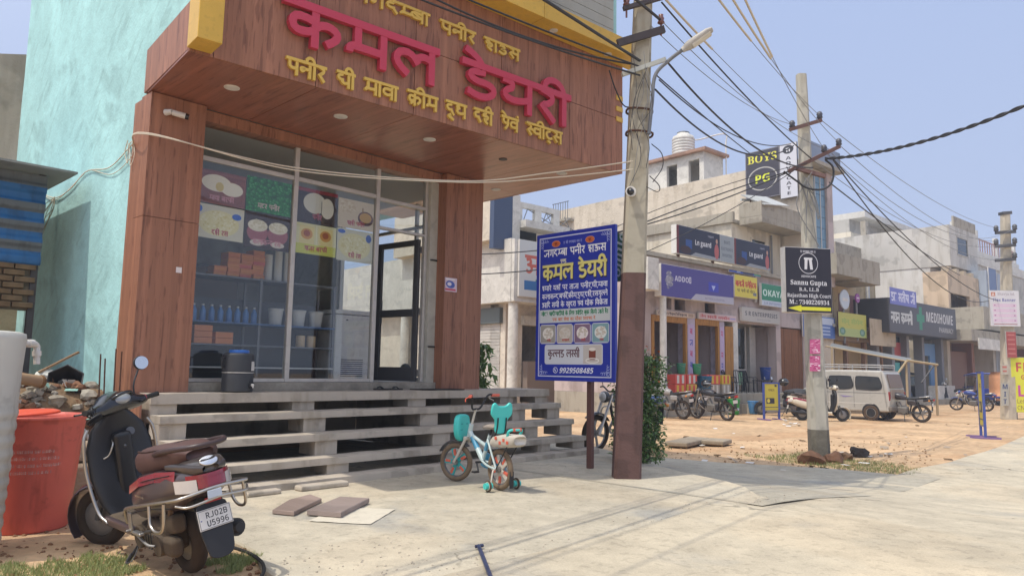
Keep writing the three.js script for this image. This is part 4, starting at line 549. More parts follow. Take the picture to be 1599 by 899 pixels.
// ---------------------------------------------------------------- wheels and two-wheelers (front towards +z, left towards +x)
function wheelGeo(r, t, spokes = 0) { return { tyre: torus(r - t, t, 36, 12).rotateY(Math.PI / 2), rim: torus(r - 2 * t + 0.004, 0.012, 32, 8).rotateY(Math.PI / 2), hub: rod(V(-0.04, 0, 0), V(0.04, 0, 0), 0.03, 0.03, 16) }; }
function addWheel(parent, name, c, r, t, o = {}) {
  const g = new THREE.Group(); g.name = name; g.position.copy(c); parent.add(g); const w = wheelGeo(r, t);
  part('tyre', w.tyre, o.tyre ?? MT.rubber, g); part('rim', w.rim, o.rim ?? MT.dullMetal, g); part('hub', w.hub, o.hub ?? MT.dullMetal, g);
  const sp = []; const n = o.spokes ?? 5, R = r - 2 * t + 0.006;
  if (o.disc) part('disc', [lathe([[0.02, 0.02], [0.06, 0.026], [R * 0.6, 0.012], [R, 0.022], [R, -0.022], [R * 0.6, -0.012], [0.06, -0.026], [0.02, -0.02]], 28).rotateZ(Math.PI / 2)], o.disc, g);
  else { for (let i = 0; i < n; i++) { const a = i / n * 6.283 + 0.3; sp.push(o.blade ? bx(0.014, R, 0.045, 0, R / 2, 0, 0.004).rotateX(a) : rod(V(0, 0.02 * Math.cos(a), 0.02 * Math.sin(a)), V(0, R * Math.cos(a), R * Math.sin(a)), 0.009, 0.008, 6)); } part('spokes', sp, o.spoke ?? MT.dullMetal, g); }
  return g;
}
function scooter(name, label, cat, C, hero, group) {
  const t = thing(name, label, cat, V(0, 0, 0), 0, group), body = C.body, X = V;
  addWheel(t, 'rear_wheel', X(0, 0.215, 0), 0.215, 0.048, { tyre: C.tyre ?? MT.rubber, disc: MT.dullMetal });
  const ringset = (L, e = 2.5, n = 24) => loft(L.map(([z, y, a, b]) => superRing(0, y, z, a, b, e, n)));
  part('body', ringset([[-0.44, 0.655, 0.05, 0.04], [-0.41, 0.65, 0.115, 0.075], [-0.33, 0.635, 0.155, 0.11], [-0.2, 0.605, 0.18, 0.145], [-0.02, 0.56, 0.192, 0.17], [0.16, 0.52, 0.195, 0.175], [0.32, 0.485, 0.19, 0.165], [0.42, 0.46, 0.15, 0.15], [0.45, 0.45, 0.1, 0.12]]), body, t);
  part('seat', ringset([[-0.33, 0.80, 0.085, 0.03], [-0.30, 0.795, 0.125, 0.055], [-0.18, 0.785, 0.15, 0.08], [0, 0.755, 0.155, 0.09], [0.18, 0.72, 0.15, 0.095], [0.34, 0.70, 0.13, 0.09], [0.44, 0.685, 0.10, 0.075], [0.485, 0.66, 0.055, 0.04]], 2.8), C.seat, t);
  [1, -1].forEach((s) => part('seat_stripe', tube(pts([s * 0.115, 0.835, -0.24], [s * 0.13, 0.822, -0.02], [s * 0.125, 0.795, 0.16], [s * 0.10, 0.772, 0.36]), 0.006, 20, 5), C.trim ?? MT.black, t));
  part('tail_cowl', ringset([[-0.452, 0.725, 0.05, 0.02], [-0.43, 0.73, 0.105, 0.04], [-0.32, 0.735, 0.135, 0.045], [-0.16, 0.73, 0.15, 0.04]], 3), C.cowl ?? body, t);
  // tail band with lamp and indicators
  const band = (x0, x1, y0, y1, lift, n = 10) => { const P = (x, y) => { const k = Math.abs(x) / 0.185; return V(x, y, -0.462 - lift + 0.16 * Math.pow(k, 2.4) + (y - 0.62) * 0.12); }, pos = []; for (let i = 0; i < n; i++) { const a = x0 + (x1 - x0) * i / n, b = x0 + (x1 - x0) * (i + 1) / n; for (const p of [P(a, y0), P(b, y0), P(b, y1), P(a, y0), P(b, y1), P(a, y1)]) pos.push(p.x, p.y, p.z); } const g = new THREE.BufferGeometry(); g.setAttribute('position', new THREE.Float32BufferAttribute(pos, 3)); g.computeVertexNormals(); return g; };
  const redM = mat(0.28, 0.012, 0.03, 0.15, { clearcoat: 1, clearcoatRoughness: 0.1 }), clearM = mat(0.62, 0.58, 0.54, 0.15, { clearcoat: 1 });
  part('tail_lamp', [band(-0.085, 0.085, 0.62, 0.675, 0.012), band(-0.13, 0.13, 0.66, 0.70, 0.006)], redM, t);
  for (const s of [1, -1]) { part('indicator', band(s * 0.088, s * 0.175, 0.60, 0.675, 0.010, 6), clearM, t); part('side_stripe', (() => { const g = []; for (const [z0, y0, z1, y1, h] of [[-0.30, 0.695, -0.06, 0.67, 0.03], [-0.06, 0.67, 0.16, 0.62, 0.028], [0.16, 0.62, 0.33, 0.55, 0.026]]) { const x = (z) => s * (0.145 + 0.047 * Math.sin(Math.min(1, (z + 0.36) / 0.6) * 1.57)); g.push(quad(V(x(z0) + s * 0.006, y0 - h, z0), V(x(z1) + s * 0.006, y1 - h, z1), V(x(z1) - s * 0.002, y1 + h, z1), V(x(z0) - s * 0.004, y0 + h, z0))); } return g; })(), redM, t); }
  part('emblem', lathe([[0, 0.008], [0.05, 0.006], [0.058, 0], [0.05, -0.004]], 24).scale(1, 1, 0.58).rotateX(-0.9).translate(0, 0.768, -0.435), MT.chrome, t);
  part('grab_rail', tube(pts([0.145, 0.80, -0.02], [0.165, 0.83, -0.16], [0.15, 0.86, -0.34], [0.09, 0.87, -0.45], [0, 0.872, -0.475], [-0.09, 0.87, -0.45], [-0.15, 0.86, -0.34], [-0.165, 0.83, -0.16], [-0.145, 0.80, -0.02]), 0.017, 60, 9), C.rail ?? MT.black, t);
  part('rear_mudguard', [prism(smoothPoly([[-0.09, 0.06], [0.09, 0.06], [0.085, -0.18], [0.05, -0.25], [-0.05, -0.25], [-0.085, -0.18]], 4), 0.012, 0.003).rotateX(0.28).translate(0, 0.44, -0.41), loft([[-0.36, 0.50, 0.09, 0.05], [-0.2, 0.5, 0.085, 0.06], [0.05, 0.48, 0.08, 0.05]].map(([z, y, a, b]) => superRing(0, y, z, a, b, 3, 14)))], MT.black, t);
  part('reflector', bx(0.1, 0.032, 0.008, 0, 0.535, -0.432, 0.003).rotateX(0), mat(0.35, 0.02, 0.02, 0.3), t);
  const plate = new THREE.Group(); plate.name = 'number_plate'; plate.position.set(0, 0.425, -0.432); plate.rotation.set(0.22, Math.PI, 0); t.add(plate); part('plate_back', bx(0.205, 0.118, 0.006, 0, 0, 0, 0.002), MT.white, plate);
  if (hero) part('plate_face', face(0.2, 0.113, 0, 0, 0.0042), sheet(256, 144, (c, W, H) => { c.fillStyle = '#d3d2cf'; c.fillRect(0, 0, W, H); c.strokeStyle = '#33363a'; c.lineWidth = 3; c.strokeRect(4, 4, W - 8, H - 8); fillT(c, 'RJ02B', W / 2 + 14, 64, 'bold 58px monospace', '#24262a', 'center'); fillT(c, 'U5996', W / 2 + 14, 126, 'bold 58px monospace', '#24262a', 'center'); c.fillStyle = '#3b4a8a'; c.fillRect(12, 70, 12, 8); }, 0.4), plate);
  part('engine', [bx(0.17, 0.19, 0.34, 0.075, 0.27, 0.09, 0.05), bx(0.09, 0.13, 0.52, 0.13, 0.235, 0.08, 0.04), rod(V(0.09, 0.235, 0), V(0.19, 0.235, 0), 0.075, 0.065, 18), rod(V(0.1, 0.24, 0.3), V(0.185, 0.24, 0.3), 0.08, 0.07, 18), bx(0.10, 0.12, 0.2, 0.1, 0.37, -0.06, 0.03)], C.engine ?? MT.engine, t);
  part('exhaust', [rod(V(-0.15, 0.24, 0.12), V(-0.17, 0.29, -0.34), 0.045, 0.055, 16), rod(V(-0.17, 0.29, -0.34), V(-0.17, 0.295, -0.38), 0.04, 0.03, 12)], MT.black, t);
  part('shock_absorber', [tube(pts([0.115, 0.24, -0.03], [0.12, 0.38, -0.08], [0.12, 0.5, -0.12]), 0.02, 8, 8)], MT.mud, t);
  part('floorboard', bx(0.34, 0.05, 0.5, 0, 0.275, 0.62, 0.02), C.floor ?? MT.black, t); [1, -1].forEach((s) => part('foot_trim', bx(0.045, 0.06, 0.52, s * 0.185, 0.272, 0.6, 0.02), body, t));
  const up = (L, m, nm, e = 3) => part(nm, loft(L.map(([y, z, a, b]) => superRing(0, y, z, a, b, e, 22, 'y'))), m, t);
  up([[0.25, 0.86, 0.13, 0.035], [0.36, 0.9, 0.195, 0.045], [0.55, 0.955, 0.225, 0.045], [0.75, 0.985, 0.222, 0.042], [0.88, 0.985, 0.18, 0.045], [0.97, 0.97, 0.10, 0.05], [1.0, 0.965, 0.05, 0.04]], C.inner ?? MT.black, 'leg_shield');
  up([[0.30, 0.95, 0.09, 0.03], [0.42, 0.985, 0.16, 0.045], [0.6, 1.03, 0.19, 0.055], [0.8, 1.05, 0.16, 0.06], [0.94, 1.03, 0.09, 0.05]], body, 'front_apron', 2.4);
  part('steering_column', bx(0.13, 0.5, 0.09, 0, 0.6, 0.915, 0.035).rotateX(0), C.inner ?? MT.black, t); part('key_switch', [rod(V(-0.06, 0.83, 0.93), V(-0.06, 0.84, 0.905), 0.03, 0.03, 14), rod(V(0.0, 0.78, 0.9), V(0, 0.74, 0.865), 0.01)], MT.darkAlu, t); part('bag_hook', tube(pts([0.06, 0.8, 0.93], [0.07, 0.77, 0.90], [0.10, 0.70, 0.91], [0.13, 0.68, 0.93]), 0.006, 12, 6), MT.steel, t);
  // steering parts, turned a little
  const st = new THREE.Group(); st.name = 'steering'; st.position.set(0, 0, 1.0); st.rotation.y = C.steer ?? 0.2; t.add(st);
  part('handlebar_cover', loft([[-0.26, 1.03, -0.045, 0.028, 0.03], [-0.18, 1.03, -0.035, 0.05, 0.055], [-0.1, 1.045, -0.01, 0.075, 0.085], [0, 1.05, 0, 0.085, 0.10], [0.1, 1.045, -0.01, 0.075, 0.085], [0.18, 1.03, -0.035, 0.05, 0.055], [0.26, 1.03, -0.045, 0.028, 0.03]].map(([x, y, z, b, a]) => superRing(x, y, z, a, b, 2.4, 18, 'x'))), C.cover ?? body, st);
  part('instrument_panel', ball(0.082, 0, 1.075, -0.062, 1.05, 0.5, 0.75, 20, 12).rotateX(0), mat(0.34, 0.37, 0.40, 0.25, { clearcoat: 1 }), st); part('instrument_rim', torus(0.083, 0.012, 28, 8).scale(1.06, 0.8, 1).rotateX(-0.95).translate(0, 1.085, -0.07), MT.blackGloss, st);
  part('headlamp', ball(0.07, 0, 1.03, 0.075, 1.1, 0.85, 0.5), clearM, st);
  for (const s of [1, -1]) { part('grip', rod(V(s * 0.25, 1.035, -0.05), V(s * 0.355, 1.045, -0.09), 0.018, 0.019, 12), MT.rubber, st); part('switch_block', rod(V(s * 0.215, 1.034, -0.045), V(s * 0.255, 1.037, -0.055), 0.026, 0.026, 12), s > 0 ? MT.black : mat(0.2, 0.02, 0.03, 0.4), st); part('brake_lever', tube(pts([s * 0.25, 1.03, 0.0], [s * 0.31, 1.03, 0.0], [s * 0.39, 1.04, -0.04]), 0.007, 10, 6), MT.dullMetal, st); }
  for (const s of [1, -1]) {
    const top = s < 0 ? V(-0.27, 1.30, -0.04) : C.droop ? V(0.29, 0.99, -0.10) : V(0.27, 1.30, -0.04), m = part('mirror', ball(0.062, 0, 0, 0, 1.05, 0.86, 0.22, 18, 12).rotateX(s > 0 && C.droop ? -0.9 : 0.12).rotateY(s < 0 ? -0.15 : 0.2).translate(top.x, top.y, top.z), MT.black, st);
    part('mirror_glass', new THREE.CircleGeometry(0.058, 20).scale(1.02, 0.85, 1).rotateY(Math.PI).translate(0, 0, -0.0142).rotateX(s > 0 && C.droop ? -0.9 : 0.12).rotateY(s < 0 ? -0.15 : 0.2).translate(top.x, top.y, top.z), MT.chrome, m);
    part('mirror_stem', tube(s > 0 && C.droop ? [V(0.18, 1.05, -0.03), V(0.25, 1.06, -0.05), top] : [V(s * 0.18, 1.05, -0.03), V(s * 0.185, 1.15, -0.03), top.clone().add(V(-s * 0.02, -0.05, 0.012))], 0.0065, 12, 6), MT.black, m);
  }
  part('fork', [1, -1].map((s) => rod(V(s * 0.06, 0.5, 0.1), V(s * 0.065, 0.22, 0.2), 0.018, 0.022, 10)), MT.darkAlu, st);
  part('front_mudguard', loft(Array.from({ length: 12 }, (_, i) => { const a = -0.5 + i * 0.24; return Array.from({ length: 10 }, (_, j) => { const b = j / 9 * Math.PI, r = 0.235 + 0.035 * Math.sin(b); return V(Math.cos(b) * 0.07, 0.215 + Math.cos(a) * r, 0.22 + Math.sin(a) * r); }); }), false, false), body, st);
  const fw = addWheel(st, 'front_wheel', V(0, 0.215, 0.22), 0.215, 0.045, { tyre: C.tyre ?? MT.rubber, disc: MT.dullMetal });
  part('side_stand', tube(pts([0.13, 0.2, 0.38], [0.2, 0.1, 0.42], [0.27, 0.012, 0.45], [0.30, 0.01, 0.46]), 0.011, 14, 6), MT.black, t); part('stand_spring', tube(pts([0.14, 0.19, 0.4], [0.24, 0.12, 0.28], [0.27, 0.10, 0.33], [0.2, 0.12, 0.42]), 0.004, 16, 4), MT.darkAlu, t);
  if (hero) {
    const G = mat(0.55, 0.53, 0.5, 0.28, { metalness: 0.9, map: TX.scuff });
    part('rear_guard', [tube(pts([0.21, 0.33, 0.38], [0.225, 0.42, 0.36], [0.245, 0.47, 0.2], [0.25, 0.54, -0.15], [0.225, 0.585, -0.40], [0.18, 0.60, -0.47], [0, 0.615, -0.49], [-0.18, 0.60, -0.47], [-0.225, 0.585, -0.40], [-0.25, 0.54, -0.15], [-0.245, 0.47, 0.2]), 0.0105, 90, 8), tube(pts([0.22, 0.555, -0.43], [0.17, 0.545, -0.5], [0, 0.56, -0.515], [-0.17, 0.545, -0.5], [-0.22, 0.555, -0.43]), 0.008, 40, 7), tube(pts([0.25, 0.53, -0.12], [0.262, 0.42, -0.14], [0.262, 0.385, -0.22], [0.258, 0.42, -0.31], [0.245, 0.565, -0.33]), 0.01, 36, 7), tube(pts([-0.25, 0.53, -0.12], [-0.262, 0.42, -0.14], [-0.262, 0.385, -0.22], [-0.258, 0.42, -0.31], [-0.245, 0.565, -0.33]), 0.01, 36, 7)], G, t);
    part('guard_plate', bx(0.085, 0.045, 0.005, 0.03, 0.592, -0.532, 0.002), mat(0.5, 0.58, 0.68, 0.4), t);
    part('leg_guard', [1, -1].map((s) => tube(pts([s * 0.2, 0.26, 0.78], [s * 0.225, 0.34, 0.88], [s * 0.245, 0.6, 0.95], [s * 0.235, 0.82, 0.96], [s * 0.2, 0.9, 0.965]), 0.012, 30, 8)), G, t);
    const gap = mat(0.006, 0.006, 0.007, 0.8); for (const s of [1, -1]) { part('panel_gap', tube(pts([s * 0.168, 0.70, -0.26], [s * 0.186, 0.66, -0.04], [s * 0.19, 0.62, 0.14], [s * 0.165, 0.57, 0.34]), 0.0035, 20, 4), gap, t); part('panel_gap', tube(pts([s * 0.172, 0.50, -0.24], [s * 0.194, 0.47, 0.0], [s * 0.196, 0.43, 0.2], [s * 0.18, 0.39, 0.36]), 0.0035, 20, 4), gap, t); part('control_cable', tube(pts([s * 0.2, 1.03, 0.96], [s * 0.16, 0.99, 1.08], [s * 0.06, 0.86, 1.09], [s * 0.04, 0.6, 1.06]), 0.006, 20, 5), MT.black, t); }
    part('seat_seam', tube(pts([0.142, 0.79, -0.12], [0.09, 0.842, -0.11], [0, 0.856, -0.105], [-0.09, 0.842, -0.11], [-0.142, 0.79, -0.12]), 0.004, 20, 4), gap, t); part('fan_cover', [rod(V(-0.13, 0.27, 0.3), V(-0.2, 0.27, 0.3), 0.1, 0.09, 20)], MT.black, t); part('kick_lever', tube(pts([0.2, 0.24, 0.0], [0.225, 0.25, 0.06], [0.225, 0.3, 0.26], [0.26, 0.31, 0.28]), 0.009, 16, 6), MT.dullMetal, t); part('cooling_fins', [0, 1, 2, 3].map((k) => bx(0.006, 0.1, 0.012, 0.178, 0.24, 0.08 + k * 0.04)), MT.darkAlu, t);
    part('foot_peg', [bx(0.035, 0.02, 0.12, 0.235, 0.31, 0.15, 0.008), rod(V(0.12, 0.29, 0.15), V(0.235, 0.31, 0.15), 0.01)], MT.steel, t);
    part('side_badge', bx(0.004, 0.014, 0.13, 0.207, 0.535, 0.14, 0.001).rotateX(0), MT.chrome, t);
    part('chain_guard_plate', bx(0.012, 0.13, 0.05, 0.232, 0.36, 0.27, 0.004), MT.steel, t);
  }
  return t;
}
const carPaint = (r, g, b) => mat(r, g, b, 0.35, { clearcoat: 0.8, clearcoatRoughness: 0.12 });
{
  const dust = mat(0.20, 0.13, 0.09, 0.9, { map: TX.dirt });
  const C = { body: mat(0.075, 0.052, 0.055, 0.32, { clearcoat: 0.7, clearcoatRoughness: 0.18, metalness: 0.15 }), cowl: mat(0.09, 0.075, 0.07, 0.3, { clearcoat: 0.6, metalness: 0.3 }), cover: MT.blackGloss, inner: mat(0.016, 0.016, 0.018, 0.38), seat: mat(0.10, 0.05, 0.045, 0.55, { map: TX.scuff }), trim: mat(0.05, 0.025, 0.022, 0.6), rail: mat(0.05, 0.03, 0.03, 0.4), tyre: mat(0.09, 0.07, 0.055, 0.92, { map: TX.dirt }), engine: mat(0.16, 0.135, 0.11, 0.8, { map: TX.dirt }), floor: mat(0.20, 0.175, 0.15, 0.9, { map: TX.dirt }), steer: 0.5, droop: true };
  const s = scooter('parked_scooter', 'dark maroon scooter with brown seat and number plate parked by the steps', 'scooter', C, true);
  const r = onY(300, 886, 0), f = onY(181, 834, 0), d = f.clone().sub(r); s.position.set(r.x, -0.028, r.z); s.rotation.order = 'YXZ'; s.rotation.y = Math.atan2(d.x, d.z); s.rotation.z = -0.19; s.scale.setScalar(0.93);
}
// ---------------------------------------------------------------- child's bicycle
{
  const t = thing('child_bicycle', 'small pale blue child bicycle with teal seat back and training wheels', 'bicycle');
  const pale = mat(0.50, 0.60, 0.60, 0.35, { clearcoat: 0.6 }), blue = mat(0.06, 0.28, 0.45, 0.35, { clearcoat: 0.6 }), teal = mat(0.06, 0.55, 0.50, 0.4), tealD = mat(0.03, 0.36, 0.36, 0.4), or = mat(0.62, 0.12, 0.07, 0.45), ty = mat(0.34, 0.29, 0.24, 0.92, { map: TX.dirt }), wh = mat(0.6, 0.56, 0.5, 0.5, { map: TX.scuff });
  const W = { tyre: ty, rim: mat(0.09, 0.09, 0.095, 0.5), spokes: 5, blade: true, spoke: wh };
  const rw = addWheel(t, 'rear_wheel', V(0, 0.2, 0), 0.2, 0.026, W); [0.6, 1.86, 3.1, 4.4, 5.6].forEach((a) => part('wheel_sticker', bx(0.018, 0.07, 0.03, 0, 0.1, 0, 0.004).rotateX(a), or, rw));
  part('frame', [rod(V(0, 0.53, 0.56), V(0, 0.25, 0.30), 0.026, 0.03, 12), rod(V(0, 0.24, 0.31), V(0, 0.52, 0.19), 0.02, 0.018, 12), rod(V(0, 0.50, 0.55), V(0, 0.40, 0.245), 0.018, 0.018, 12), rod(V(0, 0.45, 0.575), V(0, 0.60, 0.53), 0.026, 0.024, 12)], pale, t);
  part('frame_decal', rod(V(0, 0.47, 0.504), V(0, 0.36, 0.402), 0.0285, 0.0295, 12), blue, t); part('frame_decal', rod(V(0, 0.44, 0.225), V(0, 0.36, 0.259), 0.0205, 0.0205, 12), blue, t);
  part('stays', [1, -1].flatMap((s) => [tube(pts([s * 0.02, 0.25, 0.29], [s * 0.045, 0.22, 0.16], [s * 0.05, 0.2, 0]), 0.012, 10, 8), tube(pts([s * 0.02, 0.47, 0.20], [s * 0.045, 0.38, 0.11], [s * 0.05, 0.2, 0]), 0.011, 10, 8)]), pale, t);
  part('chain_case', prism(smoothPoly([[0.40, 0.245], [0.34, 0.33], [0.22, 0.31], [0.02, 0.25], [-0.03, 0.2], [0.02, 0.15], [0.3, 0.17], [0.39, 0.19]], 4), 0.018, 0.004).rotateY(-Math.PI / 2).translate(-0.045, 0, 0), blue, t);
  part('crank', [rod(V(-0.09, 0.24, 0.3), V(0.09, 0.24, 0.3), 0.012), rod(V(0.08, 0.24, 0.3), V(0.09, 0.16, 0.25), 0.009), rod(V(-0.08, 0.24, 0.3), V(-0.09, 0.32, 0.35), 0.009), bx(0.07, 0.018, 0.05, 0.13, 0.155, 0.245, 0.006), bx(0.07, 0.018, 0.05, -0.13, 0.325, 0.355, 0.006)], MT.black, t);
  part('saddle', loft([[-0.03, 0.60, 0.07, 0.02], [0.04, 0.605, 0.085, 0.028], [0.12, 0.60, 0.06, 0.026], [0.2, 0.59, 0.032, 0.02], [0.245, 0.58, 0.015, 0.012]].map(([z, y, a, b]) => superRing(0, y, z + 0.06, a, b, 2.4, 16))), mat(0.35, 0.30, 0.26, 0.6), t); part('seat_post', rod(V(0, 0.5, 0.195), V(0, 0.595, 0.15), 0.012), MT.black, t);
  part('backrest', [prism(smoothPoly([[-0.055, 0], [0.055, 0], [0.075, 0.12], [0.125, 0.18], [0.12, 0.27], [0.085, 0.295], [0.04, 0.265], [-0.04, 0.265], [-0.085, 0.295], [-0.12, 0.27], [-0.125, 0.18], [-0.075, 0.12]], 5), 0.03, 0.012, 2).rotateX(-0.12).translate(0, 0.555, 0.02)], teal, t); part('backrest_slot', [1, -1].map((s) => bx(0.02, 0.07, 0.034, s * 0.085, 0.79, 0.0, 0.008)), tealD, t); [1, -1].forEach((s) => part('backrest_stay', tube(pts([s * 0.05, 0.70, -0.02], [s * 0.05, 0.62, -0.012], [s * 0.05, 0.54, 0.02], [s * 0.03, 0.5, 0.1]), 0.007, 12, 6), MT.black, t));
  const box = part('carrier_box', [loft([[-0.32, 0.50, 0.075, 0.04], [-0.29, 0.50, 0.095, 0.06], [-0.12, 0.485, 0.10, 0.068], [0.05, 0.465, 0.085, 0.055], [0.12, 0.45, 0.05, 0.03]].map(([z, y, a, b]) => superRing(0, y, z, a, b, 3, 16)))], wh, t); part('box_stripe', [[-0.05, 0.02], [-0.12, -0.02], [-0.18, 0.01], [-0.24, -0.01]].flatMap(([z, y]) => [1, -1].map((s) => bx(0.005, 0.03, 0.035, s * 0.1, 0.49 + y, z, 0.002).rotateX(0))), or, box); part('tail_reflector', bx(0.10, 0.045, 0.03, 0, 0.485, -0.30, 0.01), or, t); part('carrier_handle', [tube(pts([0.07, 0.52, -0.2], [0.075, 0.59, -0.24], [0.0, 0.60, -0.27], [-0.075, 0.59, -0.24], [-0.07, 0.52, -0.2]), 0.014, 24, 7)], teal, t); part('handle_tip', rod(V(-0.05, 0.60, -0.262), V(0.05, 0.60, -0.262), 0.017), or, t); part('carrier_stay', [1, -1].map((s) => rod(V(s * 0.06, 0.45, -0.2), V(s * 0.055, 0.2, 0), 0.006)), MT.black, t);
  for (const s of [1, -1]) { const g = addWheel(t, 'training_wheel', V(s * 0.17, 0.056, -0.04), 0.056, 0.011, { tyre: MT.rubberDust, rim: wh, spokes: 3, blade: true, spoke: teal, hub: teal }); part('training_strut', tube(pts([s * 0.055, 0.2, 0], [s * 0.09, 0.19, -0.005], [s * 0.135, 0.07, -0.035], [s * 0.15, 0.056, -0.04]), 0.009, 12, 6), wh, t); }
  part('mud_flap', bx(0.05, 0.16, 0.006, 0, 0.06 + 0.06, -0.19, 0.002).rotateX(0), MT.black, t);
  const st = new THREE.Group(); st.name = 'steering'; st.position.set(0, 0, 0.56); st.rotation.y = 0.42; t.add(st);
  part('fork', [1, -1].flatMap((s) => [rod(V(s * 0.045, 0.45, 0.02), V(s * 0.045, 0.2, 0.16), 0.016, 0.014, 10)]).concat([bx(0.12, 0.04, 0.05, 0, 0.455, 0.02, 0.012), rod(V(0, 0.44, 0.02), V(0, 0.76, -0.07), 0.013)]), wh, st);
  part('handlebar', [tube(pts([-0.25, 0.90, -0.16], [-0.16, 0.90, -0.12], [-0.08, 0.77, -0.075], [0, 0.76, -0.07], [0.08, 0.77, -0.075], [0.16, 0.90, -0.12], [0.25, 0.90, -0.16]), 0.011, 40, 8), rod(V(-0.14, 0.875, -0.11), V(0.14, 0.875, -0.11), 0.008)], MT.black, st);
  for (const s of [1, -1]) { part('grip', rod(V(s * 0.2, 0.90, -0.138), V(s * 0.29, 0.90, -0.178), 0.016, 0.017, 10), or, st); part('brake_lever', tube(pts([s * 0.18, 0.89, -0.11], [s * 0.23, 0.87, -0.09], [s * 0.28, 0.84, -0.12]), 0.006, 10, 5), s > 0 ? or : MT.steel, st); }
  part('front_shield', prism(smoothPoly([[-0.12, 0.03], [-0.10, 0.17], [0.0, 0.20], [0.10, 0.17], [0.12, 0.03], [0.06, -0.07], [-0.06, -0.07]], 5), 0.07, 0.02, 2).translate(0, 0.50, 0.10), teal, st); part('shield_vent', [[-0.05, 0.10], [0.05, 0.10], [0.055, 0.04]].map(([x, y]) => bx(0.05, 0.02, 0.074, x, 0.50 + y, 0.10, 0.008)), tealD, st); part('front_reflector', bx(0.09, 0.035, 0.02, 0, 0.455, 0.14, 0.008), or, st);
  part('front_mudguard', loft(Array.from({ length: 10 }, (_, i) => { const a = -0.7 + i * 0.2; return Array.from({ length: 8 }, (_, j) => { const b = j / 7 * Math.PI, r = 0.215 + 0.02 * Math.sin(b); return V(Math.cos(b) * 0.035, 0.2 + Math.cos(a) * r, 0.16 + Math.sin(a) * r); }); }), false, false), MT.darkAlu, st);
  const fw = addWheel(st, 'front_wheel', V(0, 0.2, 0.16), 0.2, 0.026, { ...W, spoke: tealD }); [0.2, 1.5, 2.7, 4, 5.2].forEach((a) => part('wheel_sticker', bx(0.018, 0.07, 0.03, 0, 0.1, 0, 0.004).rotateX(a), or, fw));
  const r = onY(781, 766, 0), f = onY(703, 747, 0), d = f.clone().sub(r); t.position.set(r.x, 0.003, r.z); t.rotation.y = Math.atan2(d.x, d.z); t.scale.setScalar(1.02);
}
